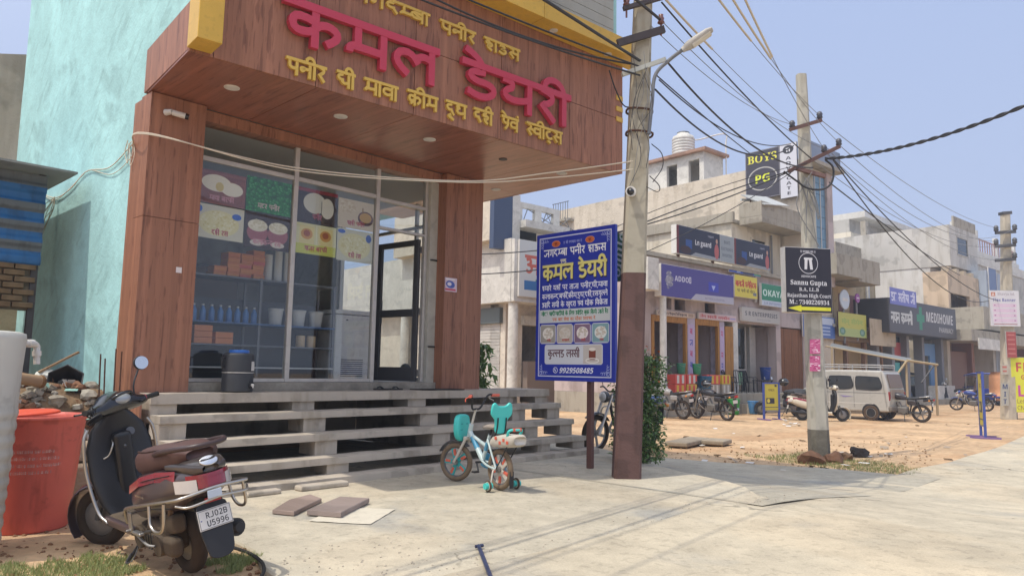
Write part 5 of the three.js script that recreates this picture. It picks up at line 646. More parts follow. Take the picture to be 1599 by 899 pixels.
// ---------------------------------------------------------------- motorcycles
function motorcycle(name, label, tank, group, o = {}) {
  const t = thing(name, label, 'motorcycle', V(0, 0, 0), 0, group), ty = mat(0.07, 0.055, 0.045, 0.92, { map: TX.dirt });
  addWheel(t, 'rear_wheel', V(0, 0.3, 0), 0.3, 0.045, { tyre: ty, rim: MT.dullMetal, spokes: 6, blade: true });
  addWheel(t, 'front_wheel', V(0, 0.3, 1.26), 0.3, 0.04, { tyre: ty, rim: MT.dullMetal, spokes: 6, blade: true });
  part('frame', [tube(pts([0, 0.85, 0.98], [0, 0.55, 0.88], [0, 0.3, 0.72], [0, 0.28, 0.4], [0, 0.5, 0.3], [0, 0.72, 0.3]), 0.025, 30, 7), ...[1, -1].map((s) => rod(V(s * 0.07, 0.32, 0.36), V(s * 0.08, 0.3, 0), 0.02)), ...[1, -1].map((s) => rod(V(s * 0.1, 0.66, 0.1), V(s * 0.1, 0.33, 0.0), 0.024, 0.02))], MT.black, t);
  part('fuel_tank', loft([[0.42, 0.80, 0.07, 0.07], [0.52, 0.82, 0.12, 0.1], [0.68, 0.85, 0.14, 0.115], [0.82, 0.86, 0.12, 0.1], [0.92, 0.86, 0.06, 0.06]].map(([z, y, a, b]) => superRing(0, y, z, a, b, 2.6, 16))), tank, t);
  part('seat', loft([[-0.28, 0.83, 0.08, 0.03], [-0.2, 0.83, 0.12, 0.045], [0.1, 0.80, 0.13, 0.05], [0.35, 0.77, 0.10, 0.05], [0.46, 0.78, 0.06, 0.04]].map(([z, y, a, b]) => superRing(0, y, z, a, b, 3, 14))), o.seat ?? MT.black, t);
  part('side_panel', [bx(0.24, 0.18, 0.3, 0, 0.66, 0.25, 0.05)], tank, t);
  part('tail_cowl', loft([[-0.42, 0.79, 0.05, 0.03], [-0.34, 0.77, 0.09, 0.06], [-0.1, 0.74, 0.11, 0.06]].map(([z, y, a, b]) => superRing(0, y, z, a, b, 2.6, 14))), tank, t); part('tail_lamp', ball(0.05, 0, 0.76, -0.40, 1.3, 0.9, 0.7), mat(0.4, 0.01, 0.015, 0.2), t); part('grab_rail', tube(pts([0.12, 0.84, 0.0], [0.13, 0.87, -0.25], [0, 0.88, -0.36], [-0.13, 0.87, -0.25], [-0.12, 0.84, 0.0]), 0.012, 24, 6), MT.steel, t);
  part('rear_mudguard', bx(0.13, 0.3, 0.02, 0, 0.55, -0.34, 0.008).rotateX(0.0), MT.black, t); part('number_plate', bx(0.2, 0.1, 0.006, 0, 0.6, -0.36, 0.002), MT.white, t);
  part('engine', [bx(0.24, 0.24, 0.34, 0, 0.38, 0.55, 0.05), rod(V(0, 0.45, 0.62), V(0, 0.65, 0.7), 0.08, 0.07, 12), rod(V(-0.15, 0.36, 0.5), V(0.15, 0.36, 0.5), 0.09, 0.09, 16)], MT.engine, t);
  part('exhaust', [tube(pts([-0.08, 0.48, 0.78], [-0.12, 0.3, 0.8], [-0.15, 0.24, 0.5], [-0.16, 0.3, 0.05]), 0.022, 20, 8), rod(V(-0.16, 0.29, 0.15), V(-0.17, 0.36, -0.3), 0.045, 0.04, 14)], MT.steel, t);
  part('fork', [1, -1].map((s) => rod(V(s * 0.09, 0.92, 1.02), V(s * 0.08, 0.3, 1.26), 0.022, 0.026, 10)), MT.steel, t); part('front_mudguard', loft(Array.from({ length: 9 }, (_, i) => { const a = -0.9 + i * 0.2; return Array.from({ length: 8 }, (_, j) => { const b = j / 7 * Math.PI, r = 0.315 + 0.03 * Math.sin(b); return V(Math.cos(b) * 0.06, 0.3 + Math.cos(a) * r, 1.26 + Math.sin(a) * r); }); }), false, false), tank, t);
  part('handlebar', tube(pts([-0.36, 1.0, 0.82], [-0.2, 1.02, 0.92], [0, 0.96, 0.98], [0.2, 1.02, 0.92], [0.36, 1.0, 0.82]), 0.014, 30, 7), MT.black, t); part('headlamp', [ball(0.1, 0, 0.88, 1.1, 1, 0.95, 0.8)], o.lamp ?? tank, t); part('lamp_glass', ball(0.08, 0, 0.88, 1.14, 1, 0.95, 0.6), mat(0.6, 0.6, 0.58, 0.1), t);
  for (const s of [1, -1]) { part('mirror', ball(0.055, s * 0.3, 1.16, 0.88, 1.2, 0.8, 0.25), MT.black, t); part('mirror_stem', rod(V(s * 0.22, 1.02, 0.91), V(s * 0.29, 1.15, 0.885), 0.006), MT.black, t); part('indicator', ball(0.03, s * 0.17, 0.74, -0.3), mat(0.6, 0.22, 0.03, 0.3), t); }
  part('side_stand', rod(V(0.1, 0.28, 0.5), V(0.26, 0.01, 0.45), 0.012), MT.black, t); part('leg_guard', tube(pts([0, 0.72, 0.9], [0.24, 0.68, 0.86], [0.28, 0.5, 0.84], [0.1, 0.32, 0.76], [-0.1, 0.32, 0.76], [-0.28, 0.5, 0.84], [-0.24, 0.68, 0.86], [0, 0.72, 0.9]), 0.012, 40, 6), MT.steel, t); part('foot_peg', rod(V(-0.26, 0.3, 0.42), V(0.26, 0.3, 0.42), 0.014), MT.rubber, t);
  t.rotation.order = 'YXZ'; t.rotation.z = -0.08; return t;
}
const faceTo = (t, rear, front, y) => { t.position.set(rear.x, y ?? rear.y, rear.z); t.rotation.y = Math.atan2(front.x - rear.x, front.z - rear.z); };
{
  const m = motorcycle('motorcycle', 'black motorcycle with blue seat parked behind the blue signboard', mat(0.02, 0.02, 0.024, 0.3, { clearcoat: 0.6 }), null, { seat: mat(0.05, 0.10, 0.26, 0.6) });
  const p = V(9.75, 0.02, -7.35); const f0 = onY(930, 705, -0.06), r0 = f0.clone().addScaledVector(RT.clone().setY(0).normalize(), 0.95).addScaledVector(FW.clone().setY(0).normalize(), 0.8); faceTo(m, r0, f0, -0.08);
}
// ---------------------------------------------------------------- drums, rubble and shed beside the turquoise wall
{
  const rp = onY(30, 814, 0), red = thing('red_barrel', 'large red plastic barrel with faint white print beside the scooter', 'barrel', V(rp.x, -0.035, rp.z + 0.12));
  const k = 0.93; const redM = mat(0.70, 0.13, 0.09, 0.5, { map: at2(TX.grime, 0.9) });
  part('body', lathe([[0, 0], [0.27, 0], [0.285, 0.02], [0.31, 0.35], [0.335, 0.7], [0.35, 0.86], [0.365, 0.87], [0.368, 0.895], [0.35, 0.9], [0.335, 0.86], [0.32, 0.7], [0.28, 0.1], [0, 0.06]].map(([r, y]) => [r, y * k]), 44), redM, red);
  part('lid', [lathe([[0, 0.03], [0.24, 0.025], [0.27, 0.015], [0.275, 0], [0.26, 0], [0, 0.01]], 36).rotateZ(0.05).translate(-0.1, 0.84, 0.02)], mat(0.70, 0.09, 0.04, 0.45), red);
  // four faded print lines, too worn to read
  const print = sheet(512, 256, (c, W, H) => { c.clearRect(0, 0, W, H); for (let r = 0; r < 4; r++) { let x = 10 + (r === 3 ? 10 : 0); const end = [430, 500, 500, 420][r]; while (x < end) { const w = rr(8, 18); c.fillStyle = 'rgba(235,205,195,' + rr(0.25, 0.6) + ')'; c.fillRect(x, 20 + r * 58 + rr(0, 4), w * 0.75, 24); c.clearRect(x + w * 0.25, 26 + r * 58, w * 0.25, rr(6, 12)); x += w + (rnd() < 0.14 ? 14 : 2); } } }, 0.6, { transparent: true });
  { const g = new THREE.BufferGeometry(), pos = [], uv = [], n = 14, P = (a, y) => { const r = 0.285 + (y - 0.02) * 0.077 + 0.0035; return V(Math.sin(a) * r, y, Math.cos(a) * r); }; for (let i = 0; i < n; i++) { const a0 = -0.55 + i / n * 1.1, a1 = a0 + 1.1 / n, q = [[a0, 0.40, i / n, 0], [a1, 0.40, (i + 1) / n, 0], [a1, 0.62, (i + 1) / n, 1], [a0, 0.62, i / n, 1]]; for (const j of [0, 1, 2, 0, 2, 3]) { const p = P(q[j][0], q[j][1]); pos.push(p.x, p.y, p.z); uv.push(q[j][2], q[j][3]); } } g.setAttribute('position', new THREE.Float32BufferAttribute(pos, 3)); g.setAttribute('uv', new THREE.Float32BufferAttribute(uv, 2)); g.computeVertexNormals(); part('faded_print', keep(g), print, red); red.rotation.y = -0.15; }
  const wp = onY(-118, 868, 0), wt = thing('water_tank', 'tall white ribbed plastic water tank beside the red barrel', 'water tank', V(wp.x, -0.04, wp.z));
  const prof = [[0, 0], [0.36, 0], [0.375, 0.03]]; for (let i = 0; i < 10; i++) { const y = 0.08 + i * 0.088; prof.push([0.375 + i * 0.0035, y], [0.384 + i * 0.0035, y + 0.02], [0.384 + i * 0.0035, y + 0.045], [0.378 + i * 0.0035, y + 0.065]); } prof.push([0.41, 0.98], [0.415, 1.2], [0.425, 1.38], [0.42, 1.42], [0.39, 1.43], [0, 1.44]);
  part('body', lathe(prof, 48), mat(0.68, 0.67, 0.60, 0.5, { map: at2(TX.grime, 1.2) }), wt);
  const pa = onZ(30, 536, wp.z + 0.05), pb = onZ(57, 537, wp.z - 0.1), pc = onZ(57, 569, wp.z - 0.1), pv = thing('pvc_pipe', 'white pipe elbow sticking out of the white water tank', 'pipe'); part('elbow', tube([pa, pa.clone().lerp(pb, 0.7), pb.clone().add(V(0, -0.015, 0)), pb.clone().lerp(pc, 0.4), pc], 0.021, 30, 12), MT.white, pv); part('collar', [rod(pb.clone().lerp(pa, 0.55), pb.clone().lerp(pa, 0.25), 0.028, 0.028, 14), rod(pb.clone().lerp(pc, 0.35), pb.clone().lerp(pc, 0.6), 0.028, 0.028, 14)], MT.white, pv);
  // rubble heap
  const hgt = (x, z) => { const a = ss(2.75, 1.9, x) , d = ss(-7.25, -8.5, z); return -0.05 + d * (1.06 - 0.16 * Math.abs(x - 2.1)) + 0.10 * groundNoise(x * 2, z * 2) * d; };
  const pos = [], idx = [], nx = 44, nz = 44; for (let i = 0; i <= nx; i++) for (let j = 0; j <= nz; j++) { const x = -0.4 + 3.1 * i / nx, z = -7.1 - 3.6 * j / nz; pos.push(x, hgt(x, z), z); } for (let i = 0; i < nx; i++) for (let j = 0; j < nz; j++) { const a = i * (nz + 1) + j, b = a + nz + 1; idx.push(a, b, a + 1, b, b + 1, a + 1); }
  const g = new THREE.BufferGeometry(); g.setAttribute('position', new THREE.Float32BufferAttribute(pos, 3)); g.setIndex(idx); g.computeVertexNormals(); structure('earth_bank', g, mat(0.36, 0.28, 0.20, 0.97, { map: TX.dirt, bumpMap: TX.dirtB, bumpScale: 0.03 }));
  const stones = [[], [], []]; for (let i = 0; i < 520; i++) { const x = rr(0.9, 2.68), z = rr(-7.3, -9.4), r = rr(0.012, 0.06) * (rnd() < 0.2 ? 1.5 : 1); stones[i % 3].push((rnd() < 0.4 ? bx(r * 2.2, r * 0.9, r * 1.3, 0, 0, 0, r * 0.15).rotateY(rnd() * 6).rotateZ(rr(-0.5, 0.5)) : rockGeo(r, i).rotateY(rnd() * 6)).translate(x, hgt(x, z) + r * 0.3, z)); }
  stones.forEach((s, i) => info(part(numbered('rubble'), s, [conc(0.42, 0.38, 0.32), mat(0.38, 0.22, 0.15, 0.9, { map: TX.dirt }), conc(0.55, 0.52, 0.46)][i], scene), ['grey', 'reddish', 'pale'][i] + ' broken stones and brick bits on the heap by the turquoise wall', 'rubble', null, 'stuff'));
  const trash = [[], [], []]; for (let i = 0; i < 90; i++) { const x = rr(1.2, 2.66), z = rr(-7.3, -9.0); trash[i % 3].push(new THREE.PlaneGeometry(rr(0.04, 0.14), rr(0.03, 0.09), 2, 2).rotateX(rr(-2, 0)).rotateY(rnd() * 6).translate(x, hgt(x, z) + 0.04, z)); }
  trash.forEach((s, i) => info(part(numbered('litter'), s, [mat(0.6, 0.58, 0.52, 0.7), mat(0.25, 0.45, 0.4, 0.6), mat(0.5, 0.32, 0.22, 0.8)][i], scene), ['white', 'green', 'brown'][i] + ' scraps of litter on the rubble heap', 'litter', null, 'stuff'));
  const onHeap = (px, py, z) => { const p = onZ(px, py, z); return p; };
  { const p = onZ(108, 606, -8.55), b = thing('black_tub', 'black plastic tub lying tipped on the rubble heap', 'tub', p); const tub = [[0.13, 0], [0.135, 0.02], [0.17, 0.2], [0.185, 0.205], [0.185, 0.215], [0.165, 0.21], [0.12, 0.03], [0, 0.025], [0, 0]]; part('body', lathe(tub, 6).rotateX(1.25).rotateY(-0.5), MT.black, b); part('silver_sheet', new THREE.PlaneGeometry(0.17, 0.16, 4, 4).rotateX(-0.3).translate(-0.03, -0.02, 0.18), mat(0.6, 0.6, 0.6, 0.3, { metalness: 0.5 }), b); }
  { const p = onZ(45, 593, -8.2), l = thing('log', 'short brown log lying on the rubble heap behind the red barrel', 'log', p, 0.3); part('trunk', rod(V(-0.22, 0.03, 0.05), V(0.1, -0.02, 0.02), 0.05, 0.06, 12), mat(0.36, 0.24, 0.14, 0.9, { map: TX.grime }), l); part('cut_end', ball(0.065, 0.1, -0.02, 0.02, 0.7, 1, 1), mat(0.4, 0.24, 0.12, 0.95, { map: TX.dirt }), l); }
  { const p = onZ(78, 600, -8.9), l = thing('cement_bag', 'crumpled pale cement bag on the rubble heap', 'bag', p); const q = rockGeo(0.2, 44).scale(1, 0.9, 0.6); part('sack', q, mat(0.55, 0.5, 0.4, 0.85, { map: TX.scuff }), l); const r = rockGeo(0.1, 45).scale(1.2, 0.7, 0.8).translate(-0.18, 0.03, 0.1); part('green_bag', r, mat(0.35, 0.55, 0.35, 0.7), l); part('white_bag', rockGeo(0.1, 46).translate(-0.05, 0.08, 0.05), mat(0.65, 0.64, 0.58, 0.8), l); }
  { const a = onZ(70, 575, -8.9), b = onZ(97, 565, -8.9); solo('wood_plank', 'thin wooden plank leaning on the rubble heap', 'plank', [bx(0.42, 0.02, 0.05).rotateZ(0.55).translate((a.x + b.x) / 2 + 0.02, (a.y + b.y) / 2 + 0.03, -8.8)], mat(0.42, 0.30, 0.18, 0.9, { map: TX.wood })); }
  [[157, 553, 152, 640], [164, 560, 160, 645], [181, 545, 176, 615], [190, 549, 185, 608]].forEach(([x0, y0, x1, y1], i) => { const z = [-7.75, -7.7, -7.95, -7.92][i], a = onZ(x0, y0, z), b = onZ(x1, y1 + 25, z); solo('steel_rebar', 'thin rusty reinforcing bar standing in the rubble before the turquoise wall', 'rebar', rod(b, a, 0.008, 0.007, 7), MT.rust, 'reinforcing bars in the rubble'); });
  { const p = onY(140, 752, 0); solo('stone_block', 'rough brown stone block at the foot of the rubble heap', 'stone block', [bx(0.42, 0.36, 0.3, 2.06, 0.16, -7.15, 0.04)], mat(0.38, 0.28, 0.19, 0.95, { map: TX.grime, bumpMap: TX.plasterB, bumpScale: 0.02 })); solo('flat_stone_block', 'flatter brown stone block resting on another block by the heap', 'stone block', bx(0.46, 0.16, 0.3, 2.1, 0.425, -7.2, 0.04), mat(0.42, 0.32, 0.23, 0.95, { map: TX.grime, bumpMap: TX.plasterB, bumpScale: 0.02 })); }
  { const a = [[112, 655], [128, 668], [140, 690], [146, 715], [148, 740]].map(([x, y]) => onZ(x, y, -7.02)); solo('grey_hose', 'pale grey plastic hose hanging over the stone block', 'hose', tube(a, 0.013, 30, 8), mat(0.42, 0.42, 0.40, 0.6)); }
  { const p = onY(128, 758, 0.02), b = thing('white_scoop', 'small white plastic scoop on the ground before the heap', 'scoop', V(p.x, 0.06, p.z), 0.6); part('bowl', loft([[-0.09, 0.05, 0.05], [0, 0.055, 0.06], [0.09, 0.03, 0.03]].map(([z, a, c]) => superRing(0, 0, z, a, c, 2.4, 12)), false, true), MT.white, b); part('handle', rod(V(0, 0, 0.08), V(0.02, -0.03, 0.3), 0.012), MT.white, b); }
  for (let i = 0; i < 16; i++) { const p = onY(rr(105, 165), rr(762, 800), 0); solo('brick_fragment', 'broken red brick piece on the soil in front of the scooter', 'brick', bx(rr(0.05, 0.12), rr(0.03, 0.05), rr(0.05, 0.08), 0, 0, 0, 0.006).rotateY(rnd() * 6).translate(p.x, 0.0, p.z), mat(0.40, 0.19, 0.12, 0.95, { map: TX.dirt }), 'broken bricks on the soil'); }
  { const q = []; for (let i = 0; i < 26; i++) { const p = onY(rr(108, 150), rr(770, 812), 0), a = rnd() * 6; q.push(tube([p.clone().setY(0.0), p.clone().add(V(Math.cos(a) * 0.06, rr(0.02, 0.07), Math.sin(a) * 0.06)), p.clone().add(V(Math.cos(a) * 0.14, 0.005, Math.sin(a) * 0.14))], 0.004, 6, 4)); } solo('dry_twigs', 'small pile of dry twigs on the soil by the barrel', 'twigs', q, mat(0.13, 0.08, 0.05, 0.9), null, 'stuff'); }
  // corrugated shed on a brick wall
  const z = -10.0, x1 = onZ(68, 350, z).x, yT = onZ(60, 274, z).y, yB = onZ(60, 415, z).y, yBr = onZ(40, 482, z).y, x0 = x1 - 3.2;
  const shed = thing('corrugated_shed', 'lean-to of faded blue corrugated sheets beside the turquoise wall', 'shed');
  const wave = []; const n = 60; for (let i = 0; i <= n; i++) { const t = i / n; wave.push([0.018 * Math.sign(Math.sin(t * 5 * 6.283)) * Math.pow(Math.abs(Math.sin(t * 5 * 6.283)), 0.4), yB + (yT - yB) * t]); }
  const bl = mat(0.025, 0.14, 0.36, 0.5, { map: at2(TX.grime, 1.4) }), br = mat(0.15, 0.16, 0.17, 0.6, { map: at2(TX.grime, 1.1) }), sheetG = (a, b) => { const pos = []; for (let i = a; i < b; i++) { const p = wave[i], q = wave[i + 1]; pos.push(x0, p[1], z + p[0], x1, p[1], z + p[0], x1, q[1], z + q[0], x0, p[1], z + p[0], x1, q[1], z + q[0], x0, q[1], z + q[0]); } const g = new THREE.BufferGeometry(); g.setAttribute('position', new THREE.Float32BufferAttribute(pos, 3)); g.computeVertexNormals(); return g; };
  for (const [a, b, m] of [[0, 9, bl], [9, 15, br], [15, 22, bl], [22, 28, br], [28, 35, bl], [35, 41, br], [41, 52, bl], [52, 60, br]]) part('corrugated_sheet', sheetG(a, b), m, shed);
  part('roof_sheet', bb(x0, x1 + 0.22, yT + 0.02, yT + 0.045, z - 2.2, z + 0.35), mat(0.30, 0.30, 0.29, 0.6, { map: TX.grime }), shed); part('post', bb(x1 - 0.08, x1 - 0.01, 0.6, yT + 0.018, z - 0.1, z - 0.03), mat(0.07, 0.06, 0.06, 0.8), shed); part('back_wall', bb(x0, x1 + 0.1, 0.6, yT, z - 2.2, z - 2.1), mat(0.16, 0.13, 0.1, 0.9), shed);
  const bw = thing('brick_wall', 'low wall of rough bricks under the blue corrugated shed', 'wall'); part('mortar', bb(x0, x1 - 0.02, yBr - 0.02, yB + 0.05, z - 0.16, z - 0.06), conc(0.34, 0.29, 0.22), bw);
  const bm = [mat(0.40, 0.31, 0.22, 0.95, { map: TX.dirt }), mat(0.36, 0.27, 0.19, 0.95, { map: TX.dirt }), mat(0.46, 0.37, 0.28, 0.95, { map: TX.dirt })], bg = [0, 1, 2].map((i) => bx(0.21, 0.062, 0.1, 0, 0, 0, 0.008)); const rowsN = Math.round((yB + 0.04 - yBr) / 0.075); for (let r = 0; r < rowsN; r++) for (let k = 0; k < 14; k++) { const x = x1 - 0.14 - k * 0.225 - (r % 2) * 0.11; if (x < x0 + 0.1 || rnd() < 0.05) continue; const o = part('brick', bg[k % 3], bm[(k * 7 + r * 3) % 3], bw); o.position.set(x, yBr + 0.04 + r * 0.075, z - 0.055 + rr(-0.008, 0.012)); o.rotation.y = rr(-0.04, 0.04); }
  part('mud_plaster', bb(x0, x1 - 0.18, 0.4, yBr - 0.021, z - 0.17, z - 0.03), mat(0.42, 0.34, 0.20, 0.95, { map: TX.plaster, bumpMap: TX.plasterB, bumpScale: 0.015 }), bw);
  const ph = thing('plaster_house', 'rough brown plastered house rising behind the blue shed', 'house'); const zz = -15.5, hx = onZ(42, 90, zz).x; part('wall', prism([[hx - 6, -0.3], [hx + 0.3, -0.3], [hx + 0.3, onZ(42, 78, zz).y], [hx - 0.5, onZ(5, 130, zz).y + 0.5], [hx - 6, onZ(5, 130, zz).y]], 3).translate(0, 0, zz - 1.5), grim(0.70, 0.60, 0.47), ph); part('ledge', bb(hx - 6, hx - 0.45, onZ(5, 134, zz).y, onZ(5, 134, zz).y + 0.12, zz - 0.1, zz + 0.08), conc(0.2, 0.2, 0.22), ph);
  // tangled cables on the turquoise wall and the pale cable pair to the pole
  const wallP = (px, py) => onX(px, py, 2.785), cm = MT.cream;
  const A = [[60, 300], [86, 309], [110, 295], [135, 268], [170, 262], [198, 235], [206, 226]].map(([x, y]) => wallP(x, y)), A2 = [[62, 302], [88, 312], [125, 278], [140, 266], [175, 272], [205, 245], [207, 228]].map(([x, y]) => wallP(x, y));
  solo('wall_cable', 'pale cable sagging along the turquoise wall', 'cable', [tube(A, 0.007, 50, 5), tube(A2, 0.005, 50, 5), tube([[200, 224], [204, 240], [206, 260], [210, 240], [208, 222], [203, 230], [199, 255], [196, 238], [202, 220]].map(([x, y], i) => wallP(x, y).add(V(-0.008 * (i % 3), 0, 0))), 0.005, 60, 5)], cm);
  solo('hanging_wires', 'bundle of frayed pale wires hanging from the corner of the shed', 'wires', Array.from({ length: 9 }, (_, i) => { const a = wallP(88, 308).add(V(-0.02, 0, 0)); return tube([a, a.clone().add(V(rr(-0.16, -0.02), -0.18, rr(0, 0.1))), a.clone().add(V(rr(-0.22, -0.04), rr(-0.5, -0.3), rr(0, 0.1))), a.clone().add(V(rr(-0.5, -0.1), rr(-1.4, -0.5), rr(0, 0.15)))], 0.004, 18, 4); }), mat(0.40, 0.33, 0.24, 0.8));
  const c1 = V(2.765, onZ(240, 212, -7.8).y, -7.8), c2 = poleAt(onPlane(1000, 240, POLE, FW).y), mid = onZ(470, 258, -7.6);
  for (const [d, k] of [[0, 0], [0.04, 1]]) { const P = [wallP(206, 226 + 2 * k), c1.clone().add(V(0, d * 0.3, 0)), onPlane(460, 262 + 4 * k, V(4.4, 0, -7.0), V(0, 0, 1)), onPlane(720, 283 + 2 * k, V(5, 0, -6.2), V(0, 0, 1)), onPlane(860, 270 + 8 * k, V(5, 0, -5.5), V(0, 0, 1)), c2.clone().add(V(-0.12, -0.1 * k, 0.02))]; solo('pale_cable', 'pale twin cable strung from the turquoise wall to the power pole', 'cable', tube(P, 0.0075, 70, 6), cm, 'pale cables across the shop front'); }
}
// ---------------------------------------------------------------- shops across the side road (row frame: u along the row, z towards the street)
const RA = 6 * Math.PI / 180, RO = V(22.78, 0, -14.77), RU = V(Math.cos(RA), 0, Math.sin(RA)), RN = V(-Math.sin(RA), 0, Math.cos(RA)), G0 = -0.37;
const rw = (u, y, z) => RO.clone().addScaledVector(RU, u).addScaledVector(RN, z).setY(y);
const rz = (px, py, z = 0) => { const p = onPlane(px, py, rw(0, 0, z), RN); return { u: p.clone().sub(RO).dot(RU), y: p.y }; };
const ru = (px, py, u) => { const p = onPlane(px, py, rw(u, 0, 0), RU); return { z: p.clone().sub(RO).dot(RN), y: p.y }; };
const rowThing = (name, label, cat, u = 0, y = 0, z = 0, group, turn = 0) => thing(name, label, cat, rw(u, y, z), -RA + turn, group);
function windowOn(parent, x0, x1, y0, y1, z, glass = MT.darkGlass, fr = MT.white) { const w = part('window', bb(x0, x1, y0, y1, z - 0.04, z + 0.012), glass, parent); for (const [a, b, c, d] of [[x0 - 0.05, x0, y0 - 0.05, y1 + 0.05], [x1, x1 + 0.05, y0 - 0.05, y1 + 0.05], [x0, x1, y1, y1 + 0.05], [x0, x1, y0 - 0.05, y0]]) part('window_frame', bb(a, b, c, d, z - 0.03, z + 0.035), fr, w); return w; }
function slab(x0, x1, y0, y1, z0, z1, holes, side) {   // wall slab with real openings; side: x runs along z
  const xs = [...new Set([x0, x1, ...holes.flatMap((h) => [h[0], h[1]])])].sort((a, b) => a - b), g = [];
  for (let i = 0; i < xs.length - 1; i++) { const a = xs[i], b = xs[i + 1], m = (a + b) / 2, hs = holes.filter((h) => h[0] < m && h[1] > m).sort((p, q) => p[2] - q[2]); let y = y0; for (const h of [...hs, [0, 0, y1, y1]]) { if (h[2] > y + 0.001) g.push(side ? bb(z0, z1, y, h[2], a, b) : bb(a, b, y, h[2], z0, z1)); y = h[3]; } }
  return g;
}
function room(parent, x0, x1, y0, y1, z0, z1, m, front = [], left = [], t = 0.22) {   // hollow walls with openings in the front and left faces
  part('wall', slab(x0, x1, y0, y1, z1 - t, z1, front, false), m, parent); part('wall', slab(z0, z1 - t - 0.001, y0, y1, x0, x0 + t, left, true), m, parent);
  part('wall', bb(x1 - t, x1, y0, y1, z0, z1 - t - 0.001), m, parent); part('wall', bb(x0 + t, x1 - t, y0, y1, z0, z0 + t), m, parent); part('ceiling', bb(x0 + t, x1 - t, y1 - 0.15, y1 - 0.002, z0 + t, z1 - t - 0.002), m, parent);
}
function openingFrame(parent, x0, x1, y0, y1, z, m) { for (const [a, b, c, d] of [[x0 - 0.05, x0 + 0.03, y0 - 0.05, y1 + 0.05], [x1 - 0.03, x1 + 0.05, y0 - 0.05, y1 + 0.05], [x0 + 0.03, x1 - 0.03, y1 - 0.03, y1 + 0.05], [x0 + 0.03, x1 - 0.03, y0 - 0.05, y0 + 0.03]]) part('window_frame', bb(a, b, c, d, z - 0.05, z + 0.035), m, parent); part('window_pane', bb(x0 + 0.03, x1 - 0.03, y0 + 0.03, y1 - 0.03, z - 0.02, z - 0.015), MT.tint, parent); }
function shutterOn(parent, x0, x1, y0, y1, z, m) { const g = new THREE.Group(); g.name = 'shutter'; parent.add(g); const n = Math.round((y1 - y0) / 0.14); for (let i = 0; i < n; i++) part('slat', bb(x0, x1, y0 + i * (y1 - y0) / n, y0 + (i + 1) * (y1 - y0) / n - 0.012, z - 0.02, z + 0.02 + 0.012 * (i % 2), 0), m, g); return g; }
const beige = grim(0.60, 0.51, 0.39), cream = grim(0.76, 0.69, 0.56), pinkish = grim(0.58, 0.48, 0.46), lav = plas(0.52, 0.46, 0.56), ochre = mat(0.55, 0.30, 0.07, 0.7, { map: TX.wood }), greyW = grim(0.52, 0.50, 0.46), whiteW = plas(0.70, 0.68, 0.63), dirtyC = conc(0.42, 0.38, 0.31, { map: at2(TX.grime, 3) });
function signBox(name, label, u0, u1, y0, y1, z, d, m, side = MT.white, group) { const t = rowThing(name, label, 'signboard', (u0 + u1) / 2, y0, z, group); part('box', bx(u1 - u0, y1 - y0, d, 0, (y1 - y0) / 2, -d / 2 - 0.003, 0.01), side, t); part('printed_face', face(u1 - u0 - 0.02, y1 - y0 - 0.02, 0, (y1 - y0) / 2, 0.001), m, t); return t; }
